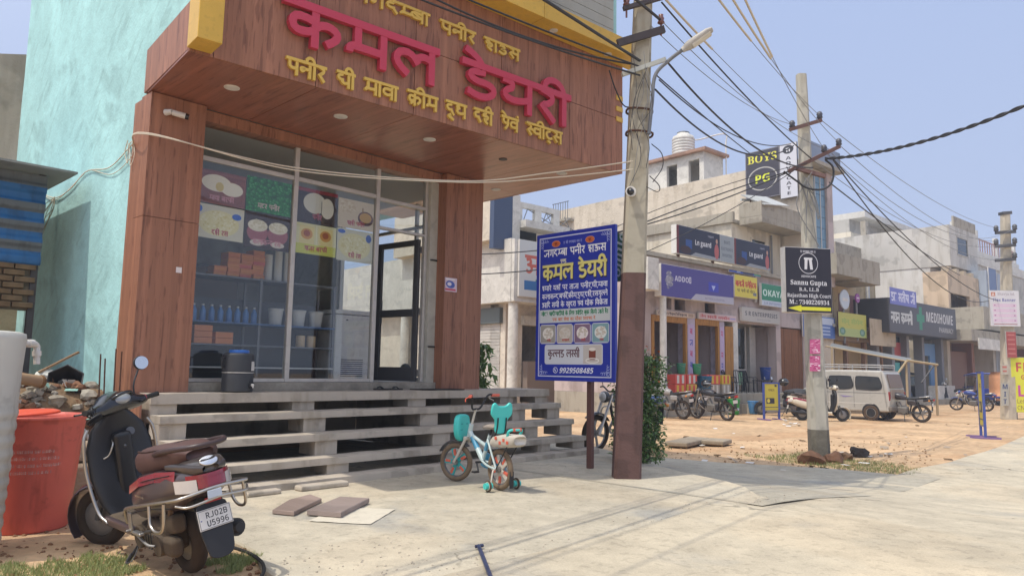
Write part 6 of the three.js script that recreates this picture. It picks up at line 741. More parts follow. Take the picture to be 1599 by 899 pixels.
{ // low row of shops
  const t = rowThing('shop_row', 'pinkish single-storey row of open shops behind parked motorcycles', 'shop building');
  part('plinth', bb(-0.6, 12.2, G0 - 0.2, 0.42, -4, 0.75, 0.02), dirtyC, t); part('step', bb(5.2, 9.4, G0 - 0.2, 0.02, 0.76, 1.15, 0.02), dirtyC, t);
  part('wall', slab(-0.6, 12.2, 3.35, 5.5, -0.32, 0, [1.0, 1.9, 3.9].map((u) => [u, u + 0.7, 3.6, 4.05])), pinkish, t); part('roof', bb(-0.7, 12.2, 5.5, 5.65, -4, 0.25), dirtyC, t); part('wall', bb(-0.6, 12.2, 0.42, 5.5, -4, -3.6), pinkish, t); part('wall', bb(-0.6, -0.4, 0.42, 5.49, -3.599, -0.321), pinkish, t);
  for (const [a, b, m] of [[-0.6, 0.45, pinkish], [2.65, 3.2, lav], [4.85, 5.25, lav], [5.85, 6.25, whiteW], [9.35, 9.75, pinkish], [11.8, 12.2, pinkish]]) part('pillar', bb(a, b, 0.42, 3.35, -0.4, 0.02, 0.01), m, t);
  for (const [a, b] of [[0.45, 2.65], [3.2, 4.85]]) { part('wood_frame', [bb(a, b, 3.1, 3.34, -0.1, 0.05, 0.01)], ochre, t); part('wood_frame', bb(a, a + 0.16, 0.42, 3.1, -0.1, 0.05, 0.01), ochre, t); part('wood_frame', bb(b - 0.12, b, 0.42, 3.1, -0.1, 0.05, 0.01), ochre, t); }
  part('folded_door', bb(5.26, 5.84, 0.45, 3.15, -0.06, 0.06, 0.01), ochre, t); for (let k = 0; k < 6; k++) part('plank', bb(9.78 + k * 0.335, 9.78 + k * 0.335 + 0.325, 0.45, 3.3, -0.10, -0.04 + 0.008 * (k % 2)), mat(0.30, 0.14, 0.06, 0.75, { map: TX.wood }), t);
  part('side_wall', bb(6.24, 6.3, 0.42, 3.35, -3.4, -0.4), greyW, t); for (const u of [3.0, 5.0, 9.5]) part('side_wall', bb(u, u + 0.12, 0.42, 3.35, -3.6, -0.42), pinkish, t);
  const col = part('round_column', rod(V(0.38, 0.42, 0.62), V(0.38, 4.1, 0.62), 0.13, 0.12, 18), whiteW, t); part('column_base', rod(V(0.38, 0.42, 0.62), V(0.38, 0.7, 0.62), 0.17, 0.16, 16), whiteW, col);
  part('porch_box', bb(-0.9, rz(1030, 435, 0.95).u, 4.1, 5.25, 0.02, 0.95, 0.02), whiteW, t);
  // glass front of the battery shop
  part('shop_glass', bb(6.7, 8.2, 0.45, 3.2, -0.9, -0.89), MT.tint, t); for (const u of [6.66, 8.2]) part('glass_frame', bb(u, u + 0.07, 0.42, 3.3, -0.95, -0.84), MT.alu, t); part('glass_frame', bb(6.73, 8.2, 1.35, 1.41, -0.93, -0.86), MT.alu, t); part('glass_frame', bb(8.5, 9.0, 0.42, 3.3, -0.95, -0.8), MT.alu, t); part('poster', face(0.9, 0.55, 7.5, 1.0, -0.86), mat(0.2, 0.36, 0.22, 0.6), t);
}
{ // goods inside and in front of the shops
  const cols = [[0.6, 0.08, 0.06], [0.6, 0.4, 0.06], [0.06, 0.12, 0.35], [0.6, 0.56, 0.5], [0.08, 0.3, 0.14], [0.35, 0.3, 0.25]].map((c) => mat(...c, 0.6));
  for (const [u0, u1, lab] of [[0.7, 2.5, 'first'], [3.35, 4.7, 'second']]) { const s = rowThing('wall_shelves', 'deep shelf unit at the back of the ' + (lab === 'first' ? 'shop beside the round column' : 'shop between lavender pillars'), 'shelf rack', 0, 0.42, -3.2); for (let k = 0; k < 4; k++) part('shelf', bb(u0, u1, 0.5 + k * 0.6, 0.53 + k * 0.6, -0.35, 0.1), mat(0.3, 0.25, 0.2, 0.8), s); for (const u of [u0, u1 - 0.04]) part('upright', bb(u, u + 0.04, 0, 2.6, -0.35, 0.1), mat(0.3, 0.25, 0.2, 0.8), s); for (let k = 0; k < 4; k++) { let x = u0 + 0.1; while (x < u1 - 0.3) { const w = rr(0.12, 0.32), h = rr(0.15, 0.42); part('packet', bb(x, x + w, 0.532 + k * 0.6, 0.532 + k * 0.6 + h, -0.25, 0.02), pick(cols), s); x += w + rr(0.02, 0.08); } } }
  const c2 = rowThing('shop_counter', 'low counter with bottles inside the shop between lavender pillars', 'counter', 3.95, 0.42, -1.0); part('top', bx(1.3, 0.05, 0.5, 0, 0.85, 0, 0.01), mat(0.35, 0.3, 0.24, 0.6), c2); part('panel', bx(1.25, 0.8, 0.04, 0, 0.41, 0.2), mat(0.16, 0.13, 0.12, 0.8), c2); for (let k = 0; k < 6; k++) part('bottle', rod(V(-0.5 + k * 0.19, 0.876, 0), V(-0.5 + k * 0.19, 1.15 + 0.1 * (k % 3), 0), 0.055, 0.04, 10), k % 2 ? MT.white : cols[k % 5], c2);
  const crate = (u, y, z, label, m, m2) => { const b = rowThing('carton', label, 'carton', u, y, z, 'cartons stacked before the shops', rr(-0.08, 0.08)); part('box', bx(0.62, 0.36, 0.4, 0, 0.18, 0, 0.01), m, b); for (const x of [-0.16, 0.12]) part('label', face(0.13, 0.3, x, 0.18, 0.203), m2, b); part('tape', bb(-0.31, 0.31, 0.359, 0.363, -0.03, 0.03), MT.cream, b); };
  crate(2.0, 0.42, 0.5, 'red and white carton at the bottom of the stack by the lavender pillar', cols[1], cols[0]); crate(2.02, 0.785, 0.5, 'red carton on top of the stack by the lavender pillar', cols[0], cols[3]); crate(1.3, 0.42, 0.5, 'red carton at the bottom of the stack by the round column', cols[0], cols[1]); crate(1.32, 0.785, 0.5, 'red and white carton on top of the stack by the round column', cols[0], cols[3]); crate(3.6, 0.785, 0.45, 'red carton beside the yellow one before the open shop', cols[0], cols[1]); crate(4.35, 0.785, 0.45, 'yellow carton before the open shop', mat(0.65, 0.48, 0.05, 0.6), cols[0]); crate(3.6, 0.42, 0.45, 'grey carton under the red one before the open shop', cols[5], cols[3]); crate(4.35, 0.42, 0.45, 'grey carton under the yellow one before the open shop', cols[5], cols[3]);
  const bucket = (u, y, z, label, m, s = 1) => { const b = rowThing('bucket', label, 'bucket', u, y, z); part('body', lathe([[0, 0], [0.15 * s, 0], [0.19 * s, 0.42 * s], [0.2 * s, 0.42 * s], [0.2 * s, 0.45 * s], [0.18 * s, 0.45 * s], [0.14 * s, 0.03], [0, 0.03]], 18), m, b); part('handle', tube(pts([-0.19 * s, 0.43 * s, 0], [-0.12 * s, 0.33 * s, 0.16 * s], [0.12 * s, 0.33 * s, 0.16 * s], [0.19 * s, 0.43 * s, 0]), 0.006, 14, 4), MT.dullMetal, b); };
  bucket(5.35, G0 + 0.01, 1.2, 'light blue bucket on the ground beside the shop step', mat(0.08, 0.28, 0.6, 0.5), 1.1); bucket(2.6, 1.15, 0.5, 'green bucket on the cartons by the lavender pillar', mat(0.03, 0.25, 0.13, 0.5), 0.9); bucket(1.6, 1.15, 0.5, 'dark green bucket on the cartons by the round column', mat(0.03, 0.2, 0.12, 0.5), 0.9); bucket(3.0, 0.42, 0.55, 'dark blue drum bucket at the foot of the lavender pillar', mat(0.02, 0.12, 0.22, 0.5), 1.5); bucket(8.75, 0.95, -0.2, 'deep blue drum beside the battery shop glass', mat(0.015, 0.06, 0.3, 0.5), 1.25); bucket(4.2, G0 + 0.01, 1.05, 'bright green bucket behind the parked motorcycle', mat(0.03, 0.32, 0.06, 0.5), 1.3);
  const tb = rowThing('low_table', 'small dark table under the deep blue drum', 'table', 8.5, 0.42, -0.2); part('top', bx(0.9, 0.04, 0.5, 0, 0.5, 0, 0.01), MT.black, tb); for (const x of [-0.4, 0.4]) for (const z of [-0.2, 0.2]) part('leg', bb(x - 0.02, x + 0.02, 0, 0.48, z - 0.02, z + 0.02), MT.black, tb);
  const chair = (u, z, turn, label) => { const c = rowThing('plastic_chair', label, 'chair', u, 0.42, z, 'dark chairs before the battery shop', turn), m = MT.black; part('seat', bx(0.44, 0.03, 0.42, 0, 0.43, 0, 0.012), m, c); part('backrest', [tube(pts([-0.21, 0.43, -0.2], [-0.21, 0.75, -0.26], [-0.12, 0.9, -0.28], [0.12, 0.9, -0.28], [0.21, 0.75, -0.26], [0.21, 0.43, -0.2]), 0.02, 30, 6)].concat([-0.1, 0, 0.1].map((x) => rod(V(x, 0.44, -0.2), V(x, 0.88, -0.275), 0.014))), m, c); for (const [x, zz] of [[-0.2, 0.18], [0.2, 0.18], [-0.2, -0.18], [0.2, -0.18]]) part('leg', rod(V(x, 0.42, zz), V(x * 1.1, 0, zz * 1.1), 0.018), m, c); for (const s of [1, -1]) part('armrest', tube(pts([s * 0.22, 0.43, 0.17], [s * 0.23, 0.62, 0.16], [s * 0.23, 0.64, -0.05], [s * 0.21, 0.64, -0.24]), 0.014, 16, 5), m, c); };
  chair(5.05, 0.35, 0.9, 'dark chair turned beside the ochre folded door'); chair(5.75, 0.35, -0.5, 'dark chair between the ochre door and the white pillar'); chair(6.75, 0.3, 0.2, 'dark chair in front of the battery shop glass');
}
{ // signboards on the row
  const Hd = (W, H, f, r) => sheet(W, H, f, r ?? 0.5);
  const dims = (a, b, z = 0) => { const p = rz(...a, z), q = rz(...b, z); return [p.u, q.u, Math.min(p.y, q.y), Math.max(p.y, q.y)]; };
  const guard = (c, W, H, k) => { c.fillStyle = '#23263a'; c.fillRect(0, 0, W, H); c.fillStyle = '#8b8f94'; c.beginPath(); c.moveTo(W * 0.3, H); c.lineTo(W * 0.42, H * 0.86); c.lineTo(W, H * 0.9); c.lineTo(W, H); c.fill(); c.fillStyle = '#6b2b2c'; c.fillRect(0, 0, W * 0.05, H); c.fillStyle = '#2c4a86'; c.fillRect(W * 0.2, H * 0.45, W * 0.14, H * 0.32); c.fillStyle = '#3a2426'; c.beginPath(); c.ellipse(W * 0.2, H * 0.82, W * 0.12, H * 0.14, 0, 0, 7); c.fill(); fillT(c, 'Ln guard', W * 0.6, H * 0.58, 'bold ' + Math.round(H * 0.26) + 'px sans-serif', '#d8d8da', 'center', W * 0.42); c.fillStyle = '#a85a58'; c.beginPath(); c.ellipse(W * 0.92, H * 0.68, W * 0.055, H * 0.28, 0, 0, 7); c.fill(); c.fillStyle = '#b98e78'; c.beginPath(); c.ellipse(W * 0.925, H * 0.3, W * 0.025, H * 0.09, 0, 0, 7); c.fill(); fillT(c, 'Livguard', W * 0.78, H * 0.2, Math.round(H * 0.1) + 'px sans-serif', '#c9c9cf'); };
  const L = [rz(1057, 356, 0.4).u, rz(1125, 372, 0.4).u, rz(1147, 376, 0.4).u, rz(1203, 388, 0.4).u];
  const g1 = signBox('dark_signboard', 'dark navy battery advert board above the low shops, next to a white end cap', L[0], L[1], 5.72, 6.84, 0.4, 0.25, Hd(512, 180, guard)); part('stand', bb(-1.2, -1.12, -0.1, 0, -0.2, -0.1), MT.rust, g1); part('stand', bb(1.1, 1.18, -0.1, 0, -0.2, -0.1), MT.rust, g1);
  signBox('grey_signboard', 'narrow grey lettered board between two dark advert boards', L[1], L[2], 5.72, 6.84, 0.4, 0.22, Hd(220, 200, (c, W, H) => { c.fillStyle = '#8e9599'; c.fillRect(0, 0, W, H); fillT(c, 'BHATI', W / 2, 62, 'bold 34px sans-serif', '#5b6268'); fillT(c, 'ELECTRONICS', W / 2, 112, 'bold 30px sans-serif', '#5b6268', 'center', 190); fillT(c, 'INVERTERS', W / 2, 160, 'bold 30px sans-serif', '#5b6268', 'center', 180); }));
  signBox('dark_signboard', 'dark navy battery advert board under the concrete balcony', L[2], L[3], 5.72, 6.84, 0.4, 0.22, Hd(512, 180, guard));
  const A = dims([1033, 413], [1147, 478], 0.75);
  signBox('purple_signboard', 'long purple signboard with a grey lion head above the open shops', A[0], A[1], 3.95, 5.14, 0.75, 0.3, Hd(768, 220, (c, W, H) => { c.fillStyle = '#4a4286'; c.fillRect(0, 0, W, H); c.fillStyle = '#a9a7b4'; c.beginPath(); c.moveTo(W * 0.38, H); c.lineTo(W * 0.45, H * 0.8); c.lineTo(W, H * 0.76); c.lineTo(W, H); c.fill(); for (let i = 0; i < 60; i++) { c.fillStyle = pick(['#8f8d98', '#a5a3ad', '#78768a']); const a = rnd() * 6.3, r = rnd(); c.beginPath(); c.ellipse(W * 0.1 + Math.cos(a) * r * 34, H * 0.46 + Math.sin(a) * r * 62, 8, 13, a, 0, 7); c.fill(); } fillT(c, 'ADDO', W * 0.17, H * 0.48, 'bold 52px sans-serif', '#c8c6d2', 'left'); c.strokeStyle = '#c8c6d2'; c.lineWidth = 7; c.strokeRect(W * 0.17 + 150, H * 0.3, 14, 38); c.fillStyle = '#3b3fa8'; c.fillRect(W * 0.63, H * 0.34, 110, 70); c.fillStyle = '#a9b2d8'; c.beginPath(); c.moveTo(W * 0.7 - 22, H * 0.45); c.lineTo(W * 0.7 + 22, H * 0.45); c.lineTo(W * 0.7, H * 0.62); c.fill(); fillT(c, 'BATTERIES & INVERTERS', W * 0.72, H * 0.93, '20px sans-serif', '#6c6a80'); }));
  const Y = dims([1147, 428], [1184, 468], 0.3); signBox('yellow_signboard', 'small yellow Hindi signboard beside the long purple one', Y[0] + 0.03, Y[1], Y[2], Y[3], 0.3, 0.12, Hd(256, 160, (c, W, H) => { c.fillStyle = '#cfbf4a'; c.fillRect(0, 0, W, H); paintHindi(c, 'बालाजी इलेक्ट्रिक', W / 2, 46, 38, '#b5442c', 0.2, 'center', 236); paintHindi(c, 'पर पानी की मोटर', W / 2, 104, 20, '#6a5a1e', 0.18, 'center', 200); c.fillStyle = '#6b7078'; c.fillRect(206, 116, 40, 24); }));
  const K = dims([1190, 442], [1226, 466], 0.35); signBox('green_signboard', 'green and white battery shop board hanging beside the black pole sign', K[0], K[1] + 0.2, K[2] - 0.45, K[3], 0.35, 0.12, Hd(256, 170, (c, W, H) => { c.fillStyle = '#2d8060'; c.fillRect(0, 0, W, H * 0.76); c.fillStyle = '#b9c0cc'; c.fillRect(0, H * 0.76, W, H * 0.24); fillT(c, 'OKAYA', W * 0.46, H * 0.56, 'bold 70px sans-serif', '#cfe0d6', 'center', 220); fillT(c, 'S R ENTERPRISES', W / 2, H * 0.95, '28px sans-serif', '#5a6690', 'center', 240); }));
  signBox('white_signboard', 'blank pale board between the yellow and green signs', Y[1] + 0.1, K[0] - 0.05, Y[2] - 0.1, Y[3] + 0.1, 0.15, 0.08, mat(0.62, 0.63, 0.62, 0.6, { map: TX.scuff }));
  const bl = dims([1132, 418], [1182, 434]); signBox('blue_signboard', 'narrow blue advert strip below the dark boards', bl[0], bl[1], bl[2], bl[3], 0.22, 0.06, Hd(256, 64, (c, W, H) => { c.fillStyle = '#2b4fae'; c.fillRect(0, 0, W, H); c.fillStyle = '#9ab0d8'; c.fillRect(60, 8, 30, 44); c.fillStyle = '#22305e'; c.fillRect(110, 0, 80, 64); c.fillStyle = '#58a878'; c.fillRect(200, 6, 56, 50); }));
  const h1 = dims([1023, 484], [1082, 498]); signBox('hindi_signboard', 'pale electronics shop board with dark Hindi letters', h1[0], h1[1], h1[2], h1[3], 0.12, 0.08, Hd(512, 110, (c, W, H) => { c.fillStyle = '#cbb5a2'; c.fillRect(0, 0, W, H); paintHindi(c, 'तेल इलेक्ट्रोनिक्स', W * 0.4, 36, 50, '#3b3440', 0.17, 'center', 390); c.fillStyle = '#a8907c'; c.fillRect(420, 20, 70, 70); }));
  const h2 = dims([1088, 488], [1147, 504]); signBox('hindi_signboard', 'pink shop board with red Hindi letters between lavender pillars', h2[0], h2[1], h2[2], h2[3], 0.12, 0.08, Hd(512, 120, (c, W, H) => { c.fillStyle = '#cdb4b4'; c.fillRect(0, 0, W, H); paintHindi(c, 'जैन आरती नमकीन', W * 0.42, 44, 48, '#b8484a', 0.18, 'center', 400); c.fillStyle = '#8f90c4'; c.fillRect(420, 50, 80, 26); }));
  const s1 = dims([1160, 482], [1219, 506], 0.2); signBox('grey_signboard', 'grey enterprise board above the glass battery shop', s1[0], s1[1], 3.42, 4.02, 0.2, 0.14, Hd(512, 130, (c, W, H) => { c.fillStyle = '#b0aba4'; c.fillRect(0, 0, W, H); fillT(c, 'S R ENTERPRISES', W / 2, 74, 'bold 56px sans-serif', '#4b4a50', 'center', 480); fillT(c, 'INVERTER & BATTERY', W / 2 + 30, 112, '20px sans-serif', '#77747a', 'center', 320); }));
  for (const [u0, u1, lab, tx] of [[2.7, 3.15, 'first', 'बिजली'], [4.88, 5.22, 'second', 'मसाला']]) { const t = rowThing('pillar_poster', 'tall pale poster with Hindi letters on the ' + (lab === 'first' ? 'lavender pillar beside the cartons' : 'lavender pillar beside the ochre door'), 'poster', (u0 + u1) / 2, 0.7, 0.03); part('paper', face(u1 - u0 - 0.04, 2.4, 0, 1.2, 0), Hd(64, 384, (c, W, H) => { c.fillStyle = '#b9a6c6'; c.fillRect(0, 0, W, H); [...Array(5)].forEach((_, i) => paintHindi(c, [...tx][i % 3 === 1 ? 2 : 0] ?? 'क', 32, 30 + i * 70, 34, i % 2 ? '#4c55a8' : '#b8507a', 0.2)); }), t); }
}
{ // two-storey house with balcony behind the low shops
  const t = rowThing('balcony_house', 'beige two-storey house with a concrete balcony above the shop signs', 'house');
  room(t, 7.9, 12.25, G0, 8.05, -16, -1.25, cream, [[9.55, 10.8, 6.95, 7.55]]); part('roof_slab', bb(7.75, 12.25, 8.06, 8.2, -16.1, -1.1), dirtyC, t); part('parapet', bb(7.78, 7.95, 8.2, 8.55, -16, -1.1), dirtyC, t);
  part('balcony_slab', bb(8.3, 12.25, 7.98, 8.28, -1.08, 0.05), dirtyC, t); part('balcony_parapet', bb(8.3, 12.25, 8.29, 8.95, -0.06, 0.04), dirtyC, t); part('balcony_parapet', bb(8.3, 8.4, 8.29, 8.95, -1.08, -0.065), dirtyC, t);
  openingFrame(t, 9.55, 10.8, 6.95, 7.55, -1.25, cream); part('drain_pipe', rod(V(11.2, 5.65, -1.15), V(11.2, 7.9, -1.15), 0.05), MT.wireGrey, t);
  const sh = rowThing('awning_sheet', 'tilted grey metal sheet propped on the balcony roof', 'sheet', 9.4, 9.2, -0.4); part('panel', new THREE.BoxGeometry(2.2, 0.05, 1.3).rotateX(0.5).rotateZ(0.12), mat(0.5, 0.52, 0.52, 0.5, { map: TX.grime }), sh); part('edge_beam', bx(2.3, 0.09, 0.06, 0, 0.08, -0.55).rotateZ(0.12), mat(0.55, 0.6, 0.62, 0.5), sh); for (const x of [-0.9, 0.9]) part('prop', rod(V(x, -0.95, -0.3), V(x, 0.1 * x, -0.2), 0.03), MT.rust, sh);
}
{ // tall rendered house with boys hostel sign
  const t = rowThing('hostel_house', 'tall rough plastered house with a blue glazed front and rooftop room', 'house');
  const u = 12.3; part('wall', bb(u, 15.0, G0, 11.75, -17, -0.05), grim(0.72, 0.63, 0.51, { bumpScale: 0.03 }), t); part('front_pier', bb(14.45, 15.02, 5.6, 11.4, -0.048, 0.12), pinkish, t); part('front_pier', bb(12.28, 12.75, 5.6, 11.4, -0.048, 0.12), cream, t);
  for (let k = 0; k < 10; k++) part('glass_panel', bb(12.8, 14.4, 5.7 + k * 0.56, 5.7 + k * 0.56 + 0.54, -0.045, 0.02), mat(0.12, 0.22, 0.30, 0.15), t); for (const x of [13.3, 13.85]) part('mullion', bb(x, x + 0.06, 5.7, 11.3, 0.021, 0.05), MT.alu, t);
  part('roof_slab', bb(12.1, 15.4, 11.42, 11.6, -0.3, 0.6), dirtyC, t); part('parapet', bb(12.2, 15.3, 11.6, 12.5, 0.35, 0.45), mat(0.25, 0.30, 0.40, 0.5, { map: TX.grime }), t);
  // rooftop room
  const zr = (px) => ru(px, 265, 12.9).z, zb = zr(1008), zf = zr(1100); room(t, 12.9, 14.8, 11.76, 13.55, zb, zf, whiteW, [], [[zr(1042), zr(1058), 11.95, 13.2], [zr(1076), zr(1093), 11.95, 13.2]]); part('room_roof', bb(12.6, 15.0, 13.56, 13.72, zb - 0.4, zf + 0.3), mat(0.40, 0.24, 0.17, 0.85, { map: TX.grime }), t);
  for (let i = 0; i < 7; i++) part('balcony_rail', rod(V(u - 0.5, 11.0, -17 + i * 0.22), V(u - 0.5, 12.1, -17 + i * 0.22), 0.02, 0.02, 5), MT.darkAlu, t); part('balcony_rail', rod(V(u - 0.5, 12.1, -17.1), V(u - 0.5, 12.1, -15.6), 0.025), MT.darkAlu, t); part('small_balcony', bb(u - 0.6, u, 10.85, 11.0, -17.1, -15.6), dirtyC, t);
  const k = rowThing('rooftop_tank', 'white ribbed water tank on the roof of the rooftop room', 'water tank', 13.5, 13.72, ru(1068, 240, 13.5).z); const pf = [[0, 0], [0.62, 0]]; for (let i = 0; i < 6; i++) pf.push([0.62, 0.1 + i * 0.17], [0.66, 0.14 + i * 0.17], [0.66, 0.2 + i * 0.17], [0.62, 0.24 + i * 0.17]); pf.push([0.6, 1.2], [0.35, 1.32], [0.35, 1.42], [0, 1.42]); part('body', lathe(pf, 28), whiteW, k); part('lid', lathe([[0, 0.05], [0.36, 0.04], [0.36, 0]], 20).translate(0, 1.42, 0), MT.darkAlu, k); part('pipe', tube(pts([0.5, 1.1, 0.2], [0.9, 1.15, 0.5], [1.2, 1.2, 2.0], [1.22, 0.5, 2.05], [1.22, -1.2, 2.05]), 0.04, 40, 6), MT.white, k);
  // signs fixed to the side wall
  const sgn = (px0, px1, py0, py1, name, label, m) => { const a = ru(px0, (py0 + py1) / 2, u - 0.3), b = ru(px1, (py0 + py1) / 2, u - 0.3), y1 = ru((px0 + px1) / 2, py0, u - 0.3).y, y0 = ru((px0 + px1) / 2, py1, u - 0.3).y, w = Math.abs(b.z - a.z); const s = rowThing(name, label, 'signboard', u - 0.3, y0, (a.z + b.z) / 2, null, -Math.PI / 2); part('box', bx(w, y1 - y0, 0.1, 0, (y1 - y0) / 2, -0.052, 0.01), MT.darkAlu, s); part('printed_face', face(w - 0.02, y1 - y0 - 0.02, 0, (y1 - y0) / 2, 0.001), m, s); part('bracket', bb(-w * 0.3, -w * 0.3 + 0.05, 0.2, 0.25, -0.3, -0.1), MT.rust, s); };
  sgn(1165, 1219, 234, 310, 'hostel_signboard', 'black hostel signboard with yellow letters and an oval ring', sheet(360, 520, (c, W, H) => { c.fillStyle = '#3d3a44'; c.fillRect(0, 0, W, H); c.strokeStyle = '#9a98a0'; c.lineWidth = 4; c.strokeRect(4, 4, W - 8, H - 8); fillT(c, 'BOYS', W / 2, 128, 'bold 116px serif', '#d9d44a', 'center', 330); c.strokeStyle = '#b3b1ac'; c.lineWidth = 12; c.beginPath(); c.ellipse(W / 2, 310, 150, 120, 0, 0, 7); c.stroke(); fillT(c, 'PG', W / 2, 352, 'bold 130px sans-serif', '#d7e03c', 'center', 240); }));
  sgn(1219, 1246, 224, 309, 'white_signboard', 'tall white advocate signboard beside the black hostel sign', sheet(160, 560, (c, W, H) => { c.fillStyle = '#c9cad2'; c.fillRect(0, 0, W, H); c.fillStyle = '#2b2a30'; c.beginPath(); c.ellipse(W / 2, 62, 52, 44, 0, 0, 7); c.fill(); c.fillStyle = '#d2d3da'; c.fillRect(58, 44, 44, 9); c.fillRect(62, 50, 12, 36); c.fillRect(86, 50, 12, 36); [...'ADVOCATE'].forEach((q, i) => { c.save(); c.translate(W / 2, 168 + i * 52); c.scale(1.5, 0.9); fillT(c, q, 0, 0, 'bold 52px sans-serif', '#2f2e36'); c.restore(); }); }));
}
{ // ochre house, low banner shop, pharmacy and houses beyond
  const y = rowThing('ochre_house', 'yellow ochre house with a rough concrete balcony', 'house'); const a = rz(1303, 500, -1).u, b = rz(1352, 500, -1).u;
  const yb0 = rz(1340, 434, 0.9).y, yb1 = rz(1340, 403, 0.9).y, ub0 = rz(1308, 420, 0.9).u, ub1 = rz(1381, 420, 0.9).u; room(y, a, b + 1.5, G0, 7.4, -4, -1, grim(0.62, 0.47, 0.27), [[a + 0.5, a + 1.2, 6.2, 7.1], [a + 1.8, a + 2.5, 6.2, 7.1], [b + 0.5, b + 1.1, 6.4, 7.0]]); part('balcony', bb(ub0, ub0 + (ub1 - ub0) * 0.52, yb0, yb1, -2.4, 0.9), dirtyC, y); part('balcony_block', bb(ub0 + (ub1 - ub0) * 0.52 + 0.01, ub1, yb0 - 0.1, yb1 + 0.1, -2.4, 0.7), dirtyC, y); for (const u of [a + 0.5, a + 1.8]) { openingFrame(y, u, u + 0.7, 6.2, 7.1, -1, ochre); part('door', bb(u + 0.1, u + 0.75, 3.6, 5.6, -1, -0.97), mat(0.22, 0.11, 0.10, 0.7), y); } openingFrame(y, b + 0.5, b + 1.1, 6.4, 7.0, -1, whiteW); part('pier', bb(b + 0.2, b + 0.4, 3.5, 7.4, -1, -0.85), whiteW, y);
  const roof = rowThing('roof_building', 'pale unfinished building with a flat roof behind the ochre house', 'house'); const q0 = rz(1306, 400, -8).u, q1 = rz(1470, 400, -8).u, qy = rz(1340, 405, -8).y; part('wall', bb(q0, q1, G0, qy, -26, -8), greyW, roof); part('parapet', bb(q0 - 0.2, q1, qy, qy + 0.9, -8.1, -7.9), dirtyC, roof); for (const px of [1350, 1438]) { const u = rz(px, 390, -8).u; part('roof_post', bb(u, u + 0.5, qy + 0.9, qy + 3.2, -8.2, -7.8), dirtyC, roof); } part('upper_room', bb(rz(1362, 380, -12).u, q1 + 2, qy, rz(1400, 366, -12).y, -20, -12), whiteW, roof);
  const rt = rowThing('rooftop_tank', 'small white tank on the roof of the pale unfinished building', 'water tank', rz(1383, 365, -11).u, 13.4, -11); part('body', lathe([[0, 0], [0.6, 0], [0.6, 1.1], [0.3, 1.3], [0, 1.3]], 18), whiteW, rt); part('stand', bb(-0.7, 0.7, -2.3, 0, -0.7, 0.7), greyW, rt);
  const sh = rowThing('banner_shop', 'low brown shop under a yellow-green banner and beige board', 'shop building'); const p0 = rz(1298, 510, 0).u, p1 = rz(1384, 510, 0).u; part('wall', bb(p0, p1, 3.0, 3.6, -3, -0.1), mat(0.4, 0.32, 0.25, 0.9, { map: TX.grime }), sh); part('wall', bb(p0, p1, G0, 3.0, -4, -3), grim(0.48, 0.38, 0.29), sh); for (let i = 0; i < 4; i++) part('post', bb(p0 + i * (p1 - p0 - 0.2) / 3, p0 + 0.2 + i * (p1 - p0 - 0.2) / 3, G0, 3.0, -0.4, -0.2), mat(0.35, 0.24, 0.16, 0.85, { map: TX.wood }), sh); part('roof', bb(p0 - 0.1, p1 + 0.1, 3.6, 3.75, -4, 0.2), dirtyC, sh); part('shop_door', bb(p0 + 1, p0 + 2.2, G0, 2.4, -2.99, -2.95), mat(0.3, 0.14, 0.08, 0.7), sh); part('shop_door', bb(p0 + 3.6, p0 + 5.4, G0, 2.4, -2.99, -2.95), mat(0.25, 0.2, 0.16, 0.7), sh);
  const d1 = [rz(1299, 492).u, rz(1343, 492).u, rz(1320, 527).y, rz(1320, 490).y]; signBox('banner_signboard', 'yellow-green printed banner above the low brown shop', d1[0], d1[1], d1[2], d1[3], 0.35, 0.06, sheet(512, 384, (c, W, H) => { c.fillStyle = '#b4b04e'; c.fillRect(0, 0, W, H); c.fillStyle = '#a3b06a'; c.fillRect(0, 250, W, 134); paintHindi(c, 'सोनू सीमेन्ट', W / 2, 110, 66, '#8fa84a', 0.18, 'center', 400); for (const x of [70, 430]) { c.fillStyle = '#4f7d60'; c.beginPath(); c.ellipse(x, 300, 50, 60, 0, 0, 7); c.fill(); c.fillStyle = '#7a9a90'; c.fillRect(x - 26, 270, 52, 60); } }), MT.rust);
  const d2 = [rz(1343.5, 497).u, rz(1384, 497).u, rz(1363, 541).y, rz(1363, 500).y]; signBox('beige_board', 'blank stained beige board beside the yellow-green banner', d2[0], d2[1], d2[2], d2[3], 0.5, 0.06, mat(0.52, 0.43, 0.31, 0.8, { map: at2(TX.grime, 2) }), MT.rust);
  signBox('blue_notice', 'blue and white notice board behind the black pole sign', rz(1250, 500).u, rz(1300, 500).u, rz(1275, 528).y, rz(1275, 494).y, 0.15, 0.06, sheet(256, 160, (c, W, H) => { c.fillStyle = '#4a68a4'; c.fillRect(0, 0, W, H); c.fillStyle = '#b9c0cf'; c.fillRect(8, 8, W - 16, 50); for (let r = 0; r < 3; r++) { c.fillStyle = '#aab6d2'; c.fillRect(16, 74 + r * 26, 200, 12); } c.fillStyle = '#b8606c'; c.fillRect(20, 20, 90, 20); }));
